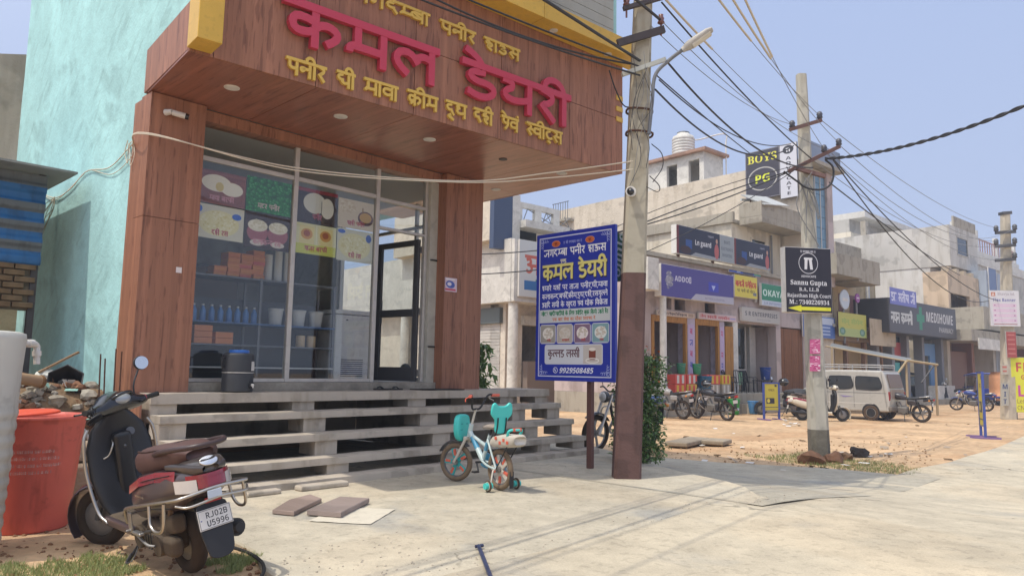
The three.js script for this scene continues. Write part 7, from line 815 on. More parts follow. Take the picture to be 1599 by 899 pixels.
  for (const [px, py, r, m, lab] of [[1319, 468, 0.5, mat(0.5, 0.55, 0.6, 0.4), 'round pale disc sign'], [1339, 466, 0.24, mat(0.3, 0.08, 0.3, 0.5), 'small purple round sign']]) { const q = rz(px, py, 0.3), s = rowThing('round_sign', lab + ' on a pole above the yellow-green banner', 'sign', q.u, q.y, 0.3); part('disc', rod(V(0, 0, 0), V(0, 0, 0.06), r, r, 24), m, s); part('pole', rod(V(0, -2.2, -0.03), V(0, 0, -0.03), 0.05), MT.wireGrey, s); part('mark', bb(-r * 0.6, r * 0.6, -r * 0.15, r * 0.15, 0.061, 0.07), MT.white, s); }
  const u0 = rz(1390, 500, 0.9).u, u1 = rz(1494, 500, 0.9).u, yb = 3.55, yt = 5.4;
  const m = rowThing('pharmacy', 'pharmacy with a wide black signboard and tall glass doors', 'shop building');
  part('sign_band', bb(u0, u1, yb, yt, -1.8, 0.9, 0.02), mat(0.055, 0.055, 0.065, 0.5, { map: TX.scuff }), m); part('printed_face', face(u1 - u0 - 0.1, yt - yb - 0.1, (u0 + u1) / 2, (yb + yt) / 2, 0.904), sheet(1024, 200, (c, W, H) => { c.fillStyle = '#4a484c'; c.fillRect(0, 0, W, H); paintHindi(c, 'नयन कम्पनी', 170, 84, 62, '#c6c6c2', 0.2, 'center', 300); c.fillStyle = '#2f8464'; c.fillRect(420, 20, 44, 150); c.fillRect(384, 70, 116, 48); fillT(c, 'MEDIHOME', 750, 110, 'bold 92px sans-serif', '#c9c7c4', 'center', 450); fillT(c, 'PHARMACY', 850, 170, 'bold 46px sans-serif', '#b0aeaa', 'center', 260); }), m);
  part('wall', bb(u0, u1, G0, yb - 0.002, -4, -3), greyW, m); part('blue_banner', face(3.6, 0.9, u0 + 1.9, yt + 0.12, 0.93), sheet(320, 90, (c, W, H) => { c.fillStyle = '#6f74bc'; c.fillRect(0, 0, W, H); paintHindi(c, 'डा. सतीश जी', W / 2, 28, 44, '#d6d6e8', 0.2, 'center', 290); }), m);
  for (const q of [0.02, 0.22, 0.43, 0.66, 0.97]) part('pier', bb(u0 + (u1 - u0) * q, u0 + (u1 - u0) * q + 0.35, G0, yb - 0.003, -0.4, 0.1), mat(0.2, 0.2, 0.21, 0.7), m); part('glass_door', bb(u0 + (u1 - u0) * 0.26, u0 + (u1 - u0) * 0.43, G0, yb - 0.1, -0.3, -0.28), MT.tint, m); part('red_poster', face(2.0, 0.9, u0 + (u1 - u0) * 0.34, 2.7, -0.24), mat(0.4, 0.08, 0.07, 0.6), m); part('teal_poster', face(1.0, 1.6, u0 + (u1 - u0) * 0.36, 1.2, -0.24), mat(0.08, 0.34, 0.34, 0.6), m); part('blue_door', slab(u0 + (u1 - u0) * 0.70, u0 + (u1 - u0) * 0.95, G0, yb - 0.3, -0.3, -0.2, [[u0 + (u1 - u0) * 0.75, u0 + (u1 - u0) * 0.86, G0, 2.5]]), mat(0.12, 0.24, 0.42, 0.5), m); part('counter', bb(u0 + (u1 - u0) * 0.72, u1 + 0.5, G0, 0.7, 0.12, 0.5), whiteW, m); part('step', bb(u0 - 0.5, u1 + 1, G0 - 0.1, -0.1, -3, 0.8), dirtyC, m);
  const c = rowThing('white_block_house', 'tall whitewashed brick house with an overhanging corner above the pharmacy', 'house'); const cu = rz(1455, 450, -3).u, c1 = cu + 4.6; room(c, cu, c1 + 1, G0, 9.2, -24, -3, grim(0.74, 0.72, 0.68), [[cu + 0.3, cu + 2.4, 7.0, 8.9]]); room(c, cu - 0.05, c1 + 1.2, 9.21, 12.2, -24, -1.6, grim(0.62, 0.6, 0.56), [[cu + 1.4, cu + 3.6, 10.2, 11.5]]); part('overhang_floor', bb(cu + 0.2, c1 + 0.9, 9.215, 9.4, -23, -1.9), greyW, c); part('overhang_parapet', bb(cu + 1.0, c1 + 1.1, 12.2, 13.0, -1.75, -1.62), dirtyC, c); openingFrame(c, cu + 1.4, cu + 3.6, 10.2, 11.5, -1.6, greyW); part('poster', face(1.6, 2.2, cu + 1.5, 5.2, -2.9), mat(0.42, 0.24, 0.2, 0.7), c); part('white_post', bb(cu - 0.35, cu, 5.2, 7.5, -2.9, -2.6), whiteW, c);
  const td = rowThing('terrace_house', 'house with a reddish terrace railing rising behind the whitewashed one', 'house'); const tu = rz(1468, 380, -10).u; part('wall', bb(tu - 20, tu + 10, G0, 13.2, -30, -10), cream, td); part('terrace_slab', bb(tu - 20, tu + 22, 14.3, 14.8, -30, -8.8), whiteW, td); part('wall', bb(tu - 20, tu + 8, 13.2, 14.3, -30, -10.1), greyW, td); part('blue_wall', bb(tu + 10.1, tu + 22, G0, 14.2, -30, -9.5), mat(0.10, 0.2, 0.38, 0.7), td);
  for (let i = 0; i < 26; i++) part('baluster', rod(V(tu + 1 + i * 0.8, 14.8, -9), V(tu + 1 + i * 0.8, 16.2, -9), 0.06, 0.06, 6), mat(0.38, 0.22, 0.2, 0.7), td); part('handrail', rod(V(tu + 0.6, 16.2, -9), V(tu + 21.4, 16.2, -9), 0.09), mat(0.38, 0.22, 0.2, 0.7), td); for (let i = 0; i < 4; i++) part('rail_post', bb(tu + 0.8 + i * 6.6, tu + 1.3 + i * 6.6, 14.8, 17, -9.2, -8.8), whiteW, td);
  const dh = rowThing('brick_house', 'bare sandy brick house with an open dark window', 'house'); const du = rz(1483, 470, -1).u, d3 = rz(1531, 470, -1).u; room(dh, du, d3, G0, rz(1500, 428, -1).y, -2.6, -1, grim(0.68, 0.53, 0.38), [[du + 0.4, du + 4.2, rz(1490, 482, -1).y, rz(1490, 458, -1).y]]); part('ledge', bb(du - 0.5, d3 + 6, 4.4, 5.9, -1, 1.2), dirtyC, dh); for (let i = 0; i < 5; i++) part('roof_brick', bb(du + 0.6 + i * 1.5, du + 1.1 + i * 1.5, rz(1500, 428, -1).y, rz(1500, 428, -1).y + 0.35, -1.6, -1.1), beige, dh);
  const bh = rowThing('blue_grey_house', 'plain blue-grey house beyond the sandy brick one', 'house'); const eu = rz(1570, 470, -0.5).u; part('wall', bb(d3 + 0.05, eu, G0, rz(1550, 425, -0.5).y, -2.4, -0.5), grim(0.42, 0.48, 0.58), bh); part('drain_pipe', rod(V(eu - 0.3, G0, -0.4), V(eu - 0.3, 8, -0.4), 0.12), MT.wireGrey, bh); windowOn(bh, eu - 3.6, eu - 1.8, 7.0, 9.4, -0.48, mat(0.08, 0.12, 0.25, 0.3)); part('shutter', bb(d3 + 1, eu - 4, G0, 3.4, -0.5, -0.42), mat(0.2, 0.16, 0.13, 0.7), bh);
  const st = rowThing('dark_stalls', 'dark open stalls under stained concrete ledges beyond the pharmacy', 'stall'); const s0 = u1 + 0.4, s1 = eu + 25; part('ledge', bb(s0, s1, 3.5, 4.2, -2, 1.6), dirtyC, st); part('back', bb(s0, s1, G0, 3.5, -4, -3.8), beige, st); for (let i = 0; i < 9; i++) part('divider', bb(s0 + i * (s1 - s0) / 9, s0 + i * (s1 - s0) / 9 + 0.5, G0, 3.5, -3.8, 0.2), [beige, mat(0.25, 0.12, 0.08, 0.8), greyW][i % 3], st); part('brown_shutter', bb(s0 + 0.6, s0 + 4.6, G0, 2.9, -0.2, -0.1), mat(0.22, 0.12, 0.09, 0.7), st); part('white_board', bb(s0 + 1, s0 + 5, 3.0, 3.7, 1.61, 1.7), whiteW, st);
  const fh = rowThing('far_house', 'pale far house rising behind the street-side pole', 'house'); part('wall', bb(eu + 0.2, eu + 40, G0, 11, -20, -4), greyW, fh); part('parapet', bb(eu, eu + 40, 11, 11.8, -4.2, -3.9), whiteW, fh); windowOn(fh, eu + 4, eu + 7, 7, 9.5, -3.98); windowOn(fh, eu + 12, eu + 16, 7, 9.5, -3.98); part('blue_shutter', bb(eu + 1, eu + 2.5, 5, 9.8, -3.99, -3.9), mat(0.1, 0.16, 0.34, 0.6), fh);
  const sp = rowThing('shrine_spire', 'small white spire on the terrace beyond', 'spire', rz(1522, 395, -9).u, 14.6, -9.4); part('base', rod(V(0, 0, 0), V(0, 1.6, 0), 0.55, 0.45, 10), whiteW, sp); part('tip', rod(V(0, 1.6, 0), V(0, 3.0, 0), 0.45, 0.02, 10), whiteW, sp);
}
{ // white corner house seen between column and signboard
  const c0 = atD(800, 600, 31), W0 = c0.clone().setY(0), t = thing('white_corner_house', 'white two-storey house with a shuttered shop behind the right-hand column', 'house', W0, -RA);
  const hy = (px, py) => { const p = onPlane(px, py, W0, RN); return p.y; }, hu = (px, py) => onPlane(px, py, W0, RN).clone().sub(W0).dot(RU);
  const y1 = hy(800, 470), y2 = hy(800, 372), uR = hu(898, 340);
  const oh = hy(825, 505); room(t, 0.6, uR, G0, y1, -32, -1.2, plas(0.74, 0.67, 0.57), [[1.6, 5.2, G0, oh], [2.2, 2.9, oh + 0.9, oh + 1.6]], [[-2.3, -1.7, 3.4, 4.2]]); part('balcony_front', bb(0.02, uR, y1, y2, -0.2, 0.0), whiteW, t); part('balcony_side', bb(0, 0.2, y1, y2 + 0.05, -30, -0.21), whiteW, t); part('balcony_slab', bb(0.21, uR, y1, y1 + 0.2, -30, -0.21), whiteW, t);
  for (const z of [-0.35, -9, -17]) part('round_column', rod(V(0.3, G0, z), V(0.3, y1, z), 0.24, 0.22, 18), whiteW, t); part('blue_door', bb(0.55, 0.6, G0, 4.6, -16, -14), mat(0.06, 0.14, 0.34, 0.6), t); const b0 = hu(788, 340) , b1 = hu(817, 340), g0 = hu(829, 340); part('upper_wall', bb(b0 + 0.05, b1 - 0.05, y2, hy(815, 300), -9, -1.0), plas(0.7, 0.63, 0.52), t); part('blue_panel', bb(b0, b1, y2 - 0.4, hy(815, 290), -0.99, -0.7), mat(0.05, 0.075, 0.14, 0.5), t); part('upper_pier', bb(b1 + 0.01, g0, y2 - 0.4, hy(822, 300), -1.4, -0.7), whiteW, t);
  part('upper_room', bb(g0, uR - 0.4, y2 - 0.3, hy(850, 352), -9, -1.6), cream, t); const pt = hy(850, 316), pb = hy(850, 348); part('parapet', bb(g0, uR, pb - 0.25, pb + 0.08, -1.2, -0.3), whiteW, t); part('parapet', bb(g0, uR, pt - 0.15, pt + 0.1, -1.2, -1.0), whiteW, t); const step = (uR - g0 - 0.4) / 2; for (let i = 0; i < 3; i++) part('parapet_post', bb(g0 + i * step, (g0 + 0.4) + i * step, pb + 0.08, pt - 0.15, -1.2, -1.0), whiteW, t); for (let i = 0; i < 2; i++) part('grille', Array.from({ length: 6 }, (_, k) => rod(V(g0 + 0.5 + i * step + k * 0.5, pb + 0.1, -1.1), V(g0 + 0.8 + i * step + ((k * 37) % 5) * 0.4, pt - 0.15, -1.1), 0.025, 0.025, 4)), MT.wireGrey, t); part('upper_window', bb(g0 + 0.6, uR - 1, y2 - 0.2, y2 + 1.2, -1.6, -1.56), MT.darkGlass, t);
  const gd = grim(0.62, 0.6, 0.56); { const g = new THREE.Group(); g.name = 'shutter'; t.add(g); const lp = (px, py) => onPlane(px, py, W0.clone().addScaledVector(RU, 0.58), RU).clone().sub(W0), zA = lp(742, 540).dot(RN), zB = lp(781, 540).dot(RN), yS = lp(765, 506).y, n = 24; for (let i = 0; i < n; i++) part('slat', bb(0.57 - 0.012 * (i % 2), 0.6, G0 + 0.3 + i * (yS - G0 - 0.3) / n, G0 + 0.3 + (i + 1) * (yS - G0 - 0.3) / n - 0.012, Math.min(zA, zB), Math.max(zA, zB)), gd, g); part('shutter_box', bb(0.4, 0.6, yS, yS + 0.7, Math.min(zA, zB) - 0.15, Math.max(zA, zB) + 0.15), mat(0.10, 0.12, 0.12, 0.6), g); }
   part('shop_counter', bb(1.6, 5.2, G0, 1.6, -1.14, -0.8), mat(0.25, 0.2, 0.17, 0.9), t); part('shop_board', bb(1.5, 5.4, hy(825, 505), hy(825, 490), -1.2, -0.95), whiteW, t);
  const sg = thing('hindi_signboard', 'white signboard with red and green Hindi letters on the white corner house', 'signboard', W0.clone().addScaledVector(RU, 2.6).addScaledVector(RN, 0.12), -RA); part('panel', bx(4.8, 2.5, 0.1, 0, (y1 + y2) / 2 + 0.1, -0.055, 0.01), MT.white, sg); part('printed_face', face(4.76, 2.46, 0, (y1 + y2) / 2 + 0.1, 0.001), sheet(512, 264, (c, W, H) => { c.fillStyle = '#c6c8c6'; c.fillRect(0, 0, W, H); paintHindi(c, 'आशा आटो', W / 2, 74, 84, '#c0604c', 0.18, 'center', 440); paintHindi(c, 'रिपेयर', W / 2, 184, 44, '#2f7a6a', 0.2, 'center', 300); c.fillStyle = '#2e6aa4'; c.fillRect(30, 188, 80, 44); }), sg);
  const tk = thing('rooftop_tank', 'small blue-white tank on the balcony of the white corner house', 'water tank', W0.clone().addScaledVector(RU, 0.9).addScaledVector(RN, -3).setY(y2 - 0.35), -RA); part('body', lathe([[0, 0], [0.75, 0], [0.8, 0.4], [0.75, 0.8], [0.3, 1.0], [0, 1.0]], 22), mat(0.45, 0.5, 0.55, 0.5), tk); part('lid', rod(V(0, 1.0, 0), V(0, 1.1, 0), 0.3, 0.28, 16), MT.wireGrey, tk);
}
// ---------------------------------------------------------------- leaning pole with the black sign, far pole, wires
const GF = -0.38, FH = FW.clone().setY(0).normalize(), RH = RT.clone().setY(0).normalize();
const onG = (px, py) => onY(px, py, GF + 0.0);
const P2 = onY(1281, 716, -0.34), P2T = onPlane(1252, 117, P2, FH), P2D = P2.clone().sub(EYE).dot(FW);
const near2 = (px, py, d = 0) => onPlane(px, py, P2.clone().addScaledVector(FH, d), FH);
function poleLoft(base, top, r0, r1, a, b) { const ring = (t) => { const c = base.clone().lerp(top, t), r = l1(r0, r1, t); return Array.from({ length: 8 }, (_, i) => { const q = (i + 0.5) / 8 * 6.283; return c.clone().addScaledVector(RH, Math.sign(Math.cos(q)) * Math.pow(Math.abs(Math.cos(q)), 0.6) * r).addScaledVector(FH, Math.sign(Math.sin(q)) * Math.pow(Math.abs(Math.sin(q)), 0.6) * r * 0.85); }); }; const g = loft([a, (a + b) / 2, b].map(ring)).toNonIndexed(); g.computeVertexNormals(); return g; }
const boxBetween = (a, b, h, d) => { const v = b.clone().sub(a), l = v.length(), g = new THREE.BoxGeometry(l, h, d); g.applyQuaternion(new THREE.Quaternion().setFromUnitVectors(V(1, 0, 0), v.normalize())); const c = a.clone().add(b).multiplyScalar(0.5); return g.translate(c.x, c.y, c.z); };
const insul = (p, s = 1) => lathe([[0, -0.03], [0.03, -0.03], [0.06, 0], [0.045, 0.04], [0.06, 0.06], [0.04, 0.11], [0, 0.13]].map((q) => [q[0] * s, q[1] * s]), 10).translate(p.x, p.y, p.z);
{
  const t = thing('power_pole', 'slightly leaning concrete power pole carrying the black advocate sign', 'utility pole');
  part('painted_base', poleLoft(P2.clone().setY(-0.45), P2T, 0.185, 0.095, 0, 0.085), conc(0.22, 0.21, 0.18), t); part('shaft', poleLoft(P2.clone().setY(-0.45), P2T, 0.183, 0.095, 0.0851, 1), conc(0.56, 0.53, 0.45, { map: at2(TX.grime, 2) }), t);
  for (const [a, b] of [[[1234, 203], [1284, 188]], [[1232, 268], [1312, 229]], [[1240, 262], [1290, 276]]]) part('cross_arm', boxBetween(near2(a[0], a[1], -0.16), near2(b[0], b[1], -0.16), 0.07, 0.06), mat(0.16, 0.09, 0.08, 0.7), t);
  for (const [x, y] of [[1238, 198], [1281, 184], [1288, 236], [1311, 226]]) part('insulator', insul(near2(x, y, -0.16)), mat(0.07, 0.07, 0.09, 0.4), t);
  for (let i = 0; i < 8; i++) { const a = near2(rr(1245, 1275), rr(260, 290), -0.2), b = near2(rr(1258, 1282), rr(330, 400), -0.2); part('loose_cable', tube([a, a.clone().lerp(b, 0.4).addScaledVector(RH, rr(-0.3, 0.3)), b], 0.01, 14, 4), MT.wireGrey, t); }
  const [w, dep] = [near2(1303, 440).distanceTo(near2(1225, 440)), -0.28], y0 = near2(1265, 489, dep).y, y1 = near2(1265, 387, dep).y, c = near2(1264, 440, dep), turn = Math.atan2(-FH.x, -FH.z) + 0.18;
  const s = thing('lightbox_sign', 'black advocate lightbox with white letters and a yellow arrow on the leaning pole', 'signboard', V(c.x, y0, c.z), turn); const h = y1 - y0;
  part('box', bx(w, h, 0.16, 0, h / 2, -0.082, 0.01), MT.alu, s);
  part('printed_face', face(w - 0.02, h - 0.02, 0, h / 2, 0.001), sheet(620, 800, (c, W, H) => {
    c.fillStyle = '#2c2830'; c.fillRect(0, 0, W, H); fillT(c, '।। श्री ।।'.slice(0, 0), 0, 0, '10px serif', '#fff'); paintHindi(c, '।। गणशाय नम ।।', W / 2, 34, 26, '#cfcdd2', 0.18); c.strokeStyle = '#d9d7da'; c.lineWidth = 8; c.beginPath(); c.arc(W / 2, 190, 128, 0, 7); c.stroke(); c.fillStyle = '#dcdadc'; c.fillRect(252, 120, 116, 26); c.beginPath(); c.moveTo(262, 140); c.lineTo(302, 140); c.lineTo(292, 268); c.lineTo(256, 268); c.fill(); c.beginPath(); c.moveTo(318, 140); c.lineTo(358, 140); c.lineTo(372, 268); c.lineTo(334, 268); c.fill();
    fillT(c, 'ADVOCATE', W / 2, 368, 'bold 40px sans-serif', '#d4d2d6', 'center', 220); fillT(c, 'Sannu Gupta', W / 2, 462, 'bold 82px serif', '#e6e4e6', 'center', 500); fillT(c, 'B.A, LL.B', W / 2, 538, 'bold 60px serif', '#dedcde', 'center', 270); fillT(c, 'Rajasthan High Court', W / 2, 616, 'bold 62px serif', '#dedcde', 'center', 596); fillT(c, 'M.: 7340226934', W / 2, 700, 'bold 74px serif', '#e6e4e6', 'center', 590);
    c.fillStyle = '#e0dc34'; c.beginPath(); c.moveTo(20, 752); c.lineTo(200, 712); c.lineTo(200, 732); c.lineTo(602, 732); c.lineTo(602, 776); c.lineTo(200, 776); c.lineTo(200, 794); c.fill(); }, 0.3), s); part('bracket', [bx(0.3, 0.05, 0.12, 0.1, h * 0.3, -0.22), bx(0.3, 0.05, 0.12, 0.1, h * 0.8, -0.22)], MT.rust, s);
  for (const [y0p, y1p, lab] of [[530, 553, 'upper pink torn poster pasted on the leaning pole'], [556, 580, 'lower pink torn poster pasted on the leaning pole']]) { const a = near2(1265.5, y1p, -0.165), b = near2(1282, y1p, -0.165), cc = near2(1282, y0p, -0.162), d = near2(1265.5, y0p, -0.162); solo('pink_poster', lab, 'poster', quad(a, b, cc, d), sheet(96, 128, (c, W, H) => { c.fillStyle = '#c4608c'; c.fillRect(0, 0, W, H); for (let i = 0; i < 26; i++) { c.fillStyle = pick(['#e6b8cc', '#a83e70', '#d88cb0', '#efe0e8']); c.fillRect(rr(0, 80), rr(0, 118), rr(6, 34), rr(3, 12)); } }, 0.8)); }
  // rocks at the foot
  for (const [px, py, r, m, lab] of [[1268, 722, 0.24, [0.22, 0.13, 0.09], 'reddish rock at the foot of the leaning pole'], [1302, 720, 0.2, [0.25, 0.15, 0.11], 'brown rock beside the leaning pole'], [1342, 712, 0.19, [0.06, 0.055, 0.06], 'dark stone lump on the verge beyond the leaning pole'], [1322, 716, 0.13, [0.3, 0.22, 0.17], 'small broken rock between larger verge rocks']]) { const p = onY(px, py, -0.36); solo('rock', lab, 'rock', rockGeo(r, px).translate(p.x, -0.33, p.z), mat(...m, 0.95, { map: TX.dirt })); }
  const lit = [[], [], []]; for (let i = 0; i < 90; i++) { const near = rnd() < 0.4, p = near ? onY(rr(1225, 1252), rr(652, 666), -0.36) : onY(rr(1060, 1590), rr(660, 740), -0.36); lit[i % 3].push(new THREE.PlaneGeometry(rr(0.05, 0.2), rr(0.04, 0.12), 2, 1).rotateX(rr(-2, -1)).rotateY(rnd() * 6).translate(p.x, -0.35, p.z)); } lit.forEach((g, i) => info(part(numbered('street_litter'), g, [mat(0.65, 0.63, 0.6, 0.8), mat(0.3, 0.24, 0.18, 0.9), mat(0.5, 0.46, 0.4, 0.8)][i], scene), ['white', 'brown', 'grey'][i] + ' litter scattered on the dusty roadside', 'litter', null, 'stuff'));
  const vp = []; for (let i = 0; i < 500; i++) { const p = onY(rr(1050, 1500), 0, -0.36), q = onY(rr(1050, 1460), rr(686, 742), -0.36); vp.push(rockGeo(rr(0.006, 0.022), i + 9).translate(q.x, gh(q.x) - 0.02, q.z)); } info(part(numbered('verge_gravel'), vp, mat(0.62, 0.48, 0.34, 0.95, { map: TX.dirt }), scene), 'loose stones along the dusty road verge', 'gravel', null, 'stuff');
  for (const [px, py, w, d] of [[1075, 690, 1.6, 0.5], [1120, 690, 0.7, 0.5]]) { const p = onY(px, py, -0.3); solo('verge_slab', 'broken concrete slab on the verge beyond the side road, ' + (w > 1 ? 'longer one' : 'shorter one'), 'slab', bx(w, 0.1, d, 0, 0, 0, 0.03).rotateY(0.2).translate(p.x, -0.3, p.z), conc(0.4, 0.34, 0.27)); }
}
const P3 = onY(1577, 655, GF), near3 = (px, py, d = 0) => onPlane(px, py, P3.clone().addScaledVector(FH, d), FH);
{
  const t = thing('power_pole', 'far concrete power pole with three cross arms and painted letters', 'utility pole'), top = near3(1571, 335);
  part('shaft', poleLoft(P3, top, 0.27, 0.16, 0, 1), conc(0.55, 0.49, 0.39, { map: at2(TX.grime, 2) }), t); for (const y of [363, 384, 406]) part('cross_arm', boxBetween(near3(1556, y + 1, -0.25), near3(1587, y - 1, -0.25), 0.12, 0.1), MT.darkAlu, t); part('cap', boxBetween(near3(1564, 334, 0), near3(1578, 333, 0), 0.12, 0.3), MT.darkAlu, t); for (const [x, y] of [[1557, 360], [1586, 358], [1557, 381], [1586, 379], [1586, 402]]) part('insulator', insul(near3(x, y, -0.25), 1.6), MT.darkAlu, t);
  const wp = (a, b, c, d, f, nm) => part(nm, quad(near3(a, d, -0.26), near3(b, d, -0.26), near3(b, c, -0.245), near3(a, c, -0.245)), f, t); wp(1565, 1577, 598, 634, sheet(64, 192, (c, W, H) => { c.fillStyle = '#a9a59a'; c.fillRect(0, 0, W, H); ['M', 'I', 'T'].forEach((q, i) => fillT(c, q, 32, 52 + i * 62, 'bold 56px sans-serif', '#35426a')); }), 'painted_letters'); wp(1565, 1576, 570, 585, sheet(64, 64, (c) => { c.fillStyle = '#b3aa9c'; c.fillRect(0, 0, 64, 64); c.fillStyle = '#b4685a'; c.fillRect(10, 8, 40, 14); c.fillRect(14, 36, 36, 12); }), 'red_stencil');
  const flat = (name, label, px, draw, W, H, d, extraPost) => { const [x0, x1, y0, y1] = px, c = near3((x0 + x1) / 2, (y0 + y1) / 2, d), w = near3(x0, y1, d).distanceTo(near3(x1, y1, d)), b = near3((x0 + x1) / 2, y1, d).y, h = near3((x0 + x1) / 2, y0, d).y - b; const s = thing(name, label, 'signboard', V(c.x, b, c.z), Math.atan2(-FH.x, -FH.z)); part('panel', bx(w, h, 0.06, 0, h / 2, -0.033, 0.01), MT.alu, s); part('printed_face', face(w - 0.02, h - 0.02, 0, h / 2, 0.001), sheet(W, H, draw, 0.5), s); if (extraPost) for (const x of extraPost) part('post', bb(w * x - 0.03, w * x + 0.03, GF - b, 0, -0.06, 0), MT.darkAlu, s); return s; };
  flat('banner_signboard', 'white flex banner price board on the far pole', [1547, 1594, 454, 510], (c, W, H) => { c.fillStyle = '#cfccd0'; c.fillRect(0, 0, W, H); c.fillStyle = '#b9745c'; c.fillRect(24, 20, 56, 50); fillT(c, 'A', 52, 66, 'bold 52px sans-serif', '#e2d6ce'); fillT(c, 'Bhavya Ad.', 230, 56, '46px serif', '#8a7a86', 'center', 240); fillT(c, 'Flex Banner', W / 2, 134, 'bold 54px sans-serif', '#5a5a98', 'center', 340); for (let r = 0; r < 4; r++) { c.fillStyle = '#d3bccd'; c.fillRect(40, 160 + r * 62, W - 80, 48); c.fillStyle = '#8a4a78'; c.fillRect(56, 178 + r * 62, 20, 10); c.fillRect(W - 80, 178 + r * 62, 20, 10); } c.fillStyle = '#a0626a'; c.fillRect(40, 410, W - 80, 10); }, 400, 440, -0.3);
  flat('red_signboard', 'small red sign below the flex banner on the far pole', [1573, 1589, 518, 559], (c, W, H) => { c.fillStyle = '#9c4a48'; c.fillRect(0, 0, W, H); for (let r = 0; r < 5; r++) { c.fillStyle = '#b87470'; c.fillRect(12, 20 + r * 36, W - 24, 10); } }, 96, 200, -0.3);
  flat('yellow_signboard', 'large yellow roadside signboard with pink and red letters', [1581, 1690, 559, 645], (c, W, H) => { c.fillStyle = '#d6d440'; c.fillRect(0, 0, W, H); fillT(c, 'FLEX', 30, 110, 'bold 100px sans-serif', '#c24a4a', 'left'); fillT(c, 'Glow Sign', 70, 168, 'bold 46px sans-serif', '#b85a3c', 'left'); fillT(c, 'LED', 34, 300, 'bold 120px sans-serif', '#bf4a9a', 'left'); fillT(c, 'Lettering', 30, 352, '44px sans-serif', '#8a6a4a', 'left'); fillT(c, 'CNC 2D', 30, 402, '44px sans-serif', '#8a6a4a', 'left'); }, 520, 420, -0.2, [-0.45, 0.45]);
}
{ // overhead wires
  const A = (px, py) => onPlane(px, py, POLE.clone().addScaledVector(FH, -0.14), FH), end3 = (x, y) => near3(x, y, -0.25);
  const grp = 'wires strung between the power poles', list = [];
  const W = (label, a, b, drop, r, m = MT.wireGrey) => solo('overhead_wire', label, 'wire', tube(sag(a, b, drop, 14), r * 0.62, 28, 5), m, grp);
  { // the line goes on from the painted pole to the next pole down the road, above and behind the viewer
    const Q = V(-24, 0, -1.2), pl = thing('power_pole', 'plain concrete power pole further down the main road', 'utility pole'); part('shaft', rod(Q.clone().setY(-0.3), Q.clone().setY(8.4), 0.17, 0.1, 10), conc(0.5, 0.46, 0.38), pl); part('cross_arm', bx(0.08, 0.09, 1.6, Q.x, 7.3, Q.z), MT.rust, pl); part('cross_arm', bx(0.08, 0.09, 1.2, Q.x, 6.4, Q.z), MT.rust, pl);
    [[945, -108, 7.4, -0.7], [1030, -130, 7.4, 0.0], [1100, -148, 7.4, 0.7], [979, 2, 6.5, -0.5], [1033, 32, 6.5, 0.5], [1000, 95, 5.6, 0.15]].forEach(([x, y, h, o], i) => solo('overhead_wire', 'wire strung on from the painted pole down the main road', 'wire', tube(sag(A(x, y), Q.clone().add(V(0, h, o)), 0.35 + 0.07 * i, 16), i > 3 ? 0.018 : 0.012, 30, 5), MT.wire, grp)); }
  const up = [A(945, -108), A(1030, -130), A(1100, -148), A(1065, -139)], p2 = [near2(1238, 195, -0.16), near2(1281, 181, -0.16), near2(1288, 233, -0.16), near2(1311, 223, -0.16)];
  up.forEach((a, i) => { W('thin bare wire from the top arm of the painted pole to the leaning pole', a, p2[i], 0.12 + 0.05 * i, 0.009); const s = a.clone().lerp(p2[i], 0.1), e = a.clone().lerp(p2[i], 0.52); const cv = new THREE.CatmullRomCurve3(sag(a, p2[i], 0.12 + 0.05 * i, 14)); solo('wire_sleeve', 'pale insulating sleeve on a bare wire near the painted pole', 'sleeve', new THREE.TubeGeometry(new THREE.CatmullRomCurve3(Array.from({ length: 12 }, (_, k) => cv.getPointAt(0.02 + 0.44 * k / 11))), 22, 0.017, 7), MT.cream, 'sleeves on the bare wires'); });
  W('thin bare wire from the lower arm of the painted pole to the leaning pole', A(1033, 32), p2[2], 0.2, 0.009); W('thin bare wire from the lower arm of the painted pole to the leaning pole', A(979, 2), p2[0], 0.25, 0.009);
  [[[1034, 4], [1268, 248], 0.1, 0.018], [[1042, 96], [1270, 262], 0.35, 0.022], [[1030, 125], [1236, 225], 0.3, 0.014], [[1024, 140], [1240, 228], 0.45, 0.02], [[1026, 118], [1172, 240], 0.02, 0.014]].forEach(([a, b, d, r]) => W('thick black service cable from the painted pole past the street lamp', A(...a), near2(b[0], b[1], -0.2), d, r, MT.wire));
  [[1016, 345, 1230, 270, 0.1, 0.02], [1016, 352, 1232, 268, -0.05, 0.02], [1016, 398, 1248, 262, 0.15, 0.013], [1020, 340, 1262, 255, -0.12, 0.012]].forEach(([x0, y0, x1, y1, d, r]) => W('black cable hanging across the beige house to the leaning pole', onPlane(x0 - 80, y0 + 25, P2.clone().addScaledVector(FH, -0.5), FH), near2(x1, y1, -0.2), d, r, MT.wire));
  [[1281, 186, 1557, 356], [1311, 226, 1557, 377], [1288, 236, 1570, 405], [1270, 250, 1586, 377], [1300, 240, 1586, 356]].forEach(([x0, y0, x1, y1], i) => W('thin wire from the leaning pole to the far pole', near2(x0, y0, -0.16), end3(x1, y1), 0.35 + 0.15 * i, 0.012)); [[1300, 246, 1560, 470, 0.5], [1302, 250, 1545, 470, 0.9], [1296, 285, 1500, 430, 0.1]].forEach(([x0, y0, x1, y1, d]) => W('heavy sagging cable from the leaning pole towards the far houses', near2(x0, y0, -0.16), end3(x1, y1), d, 0.022, MT.wire));
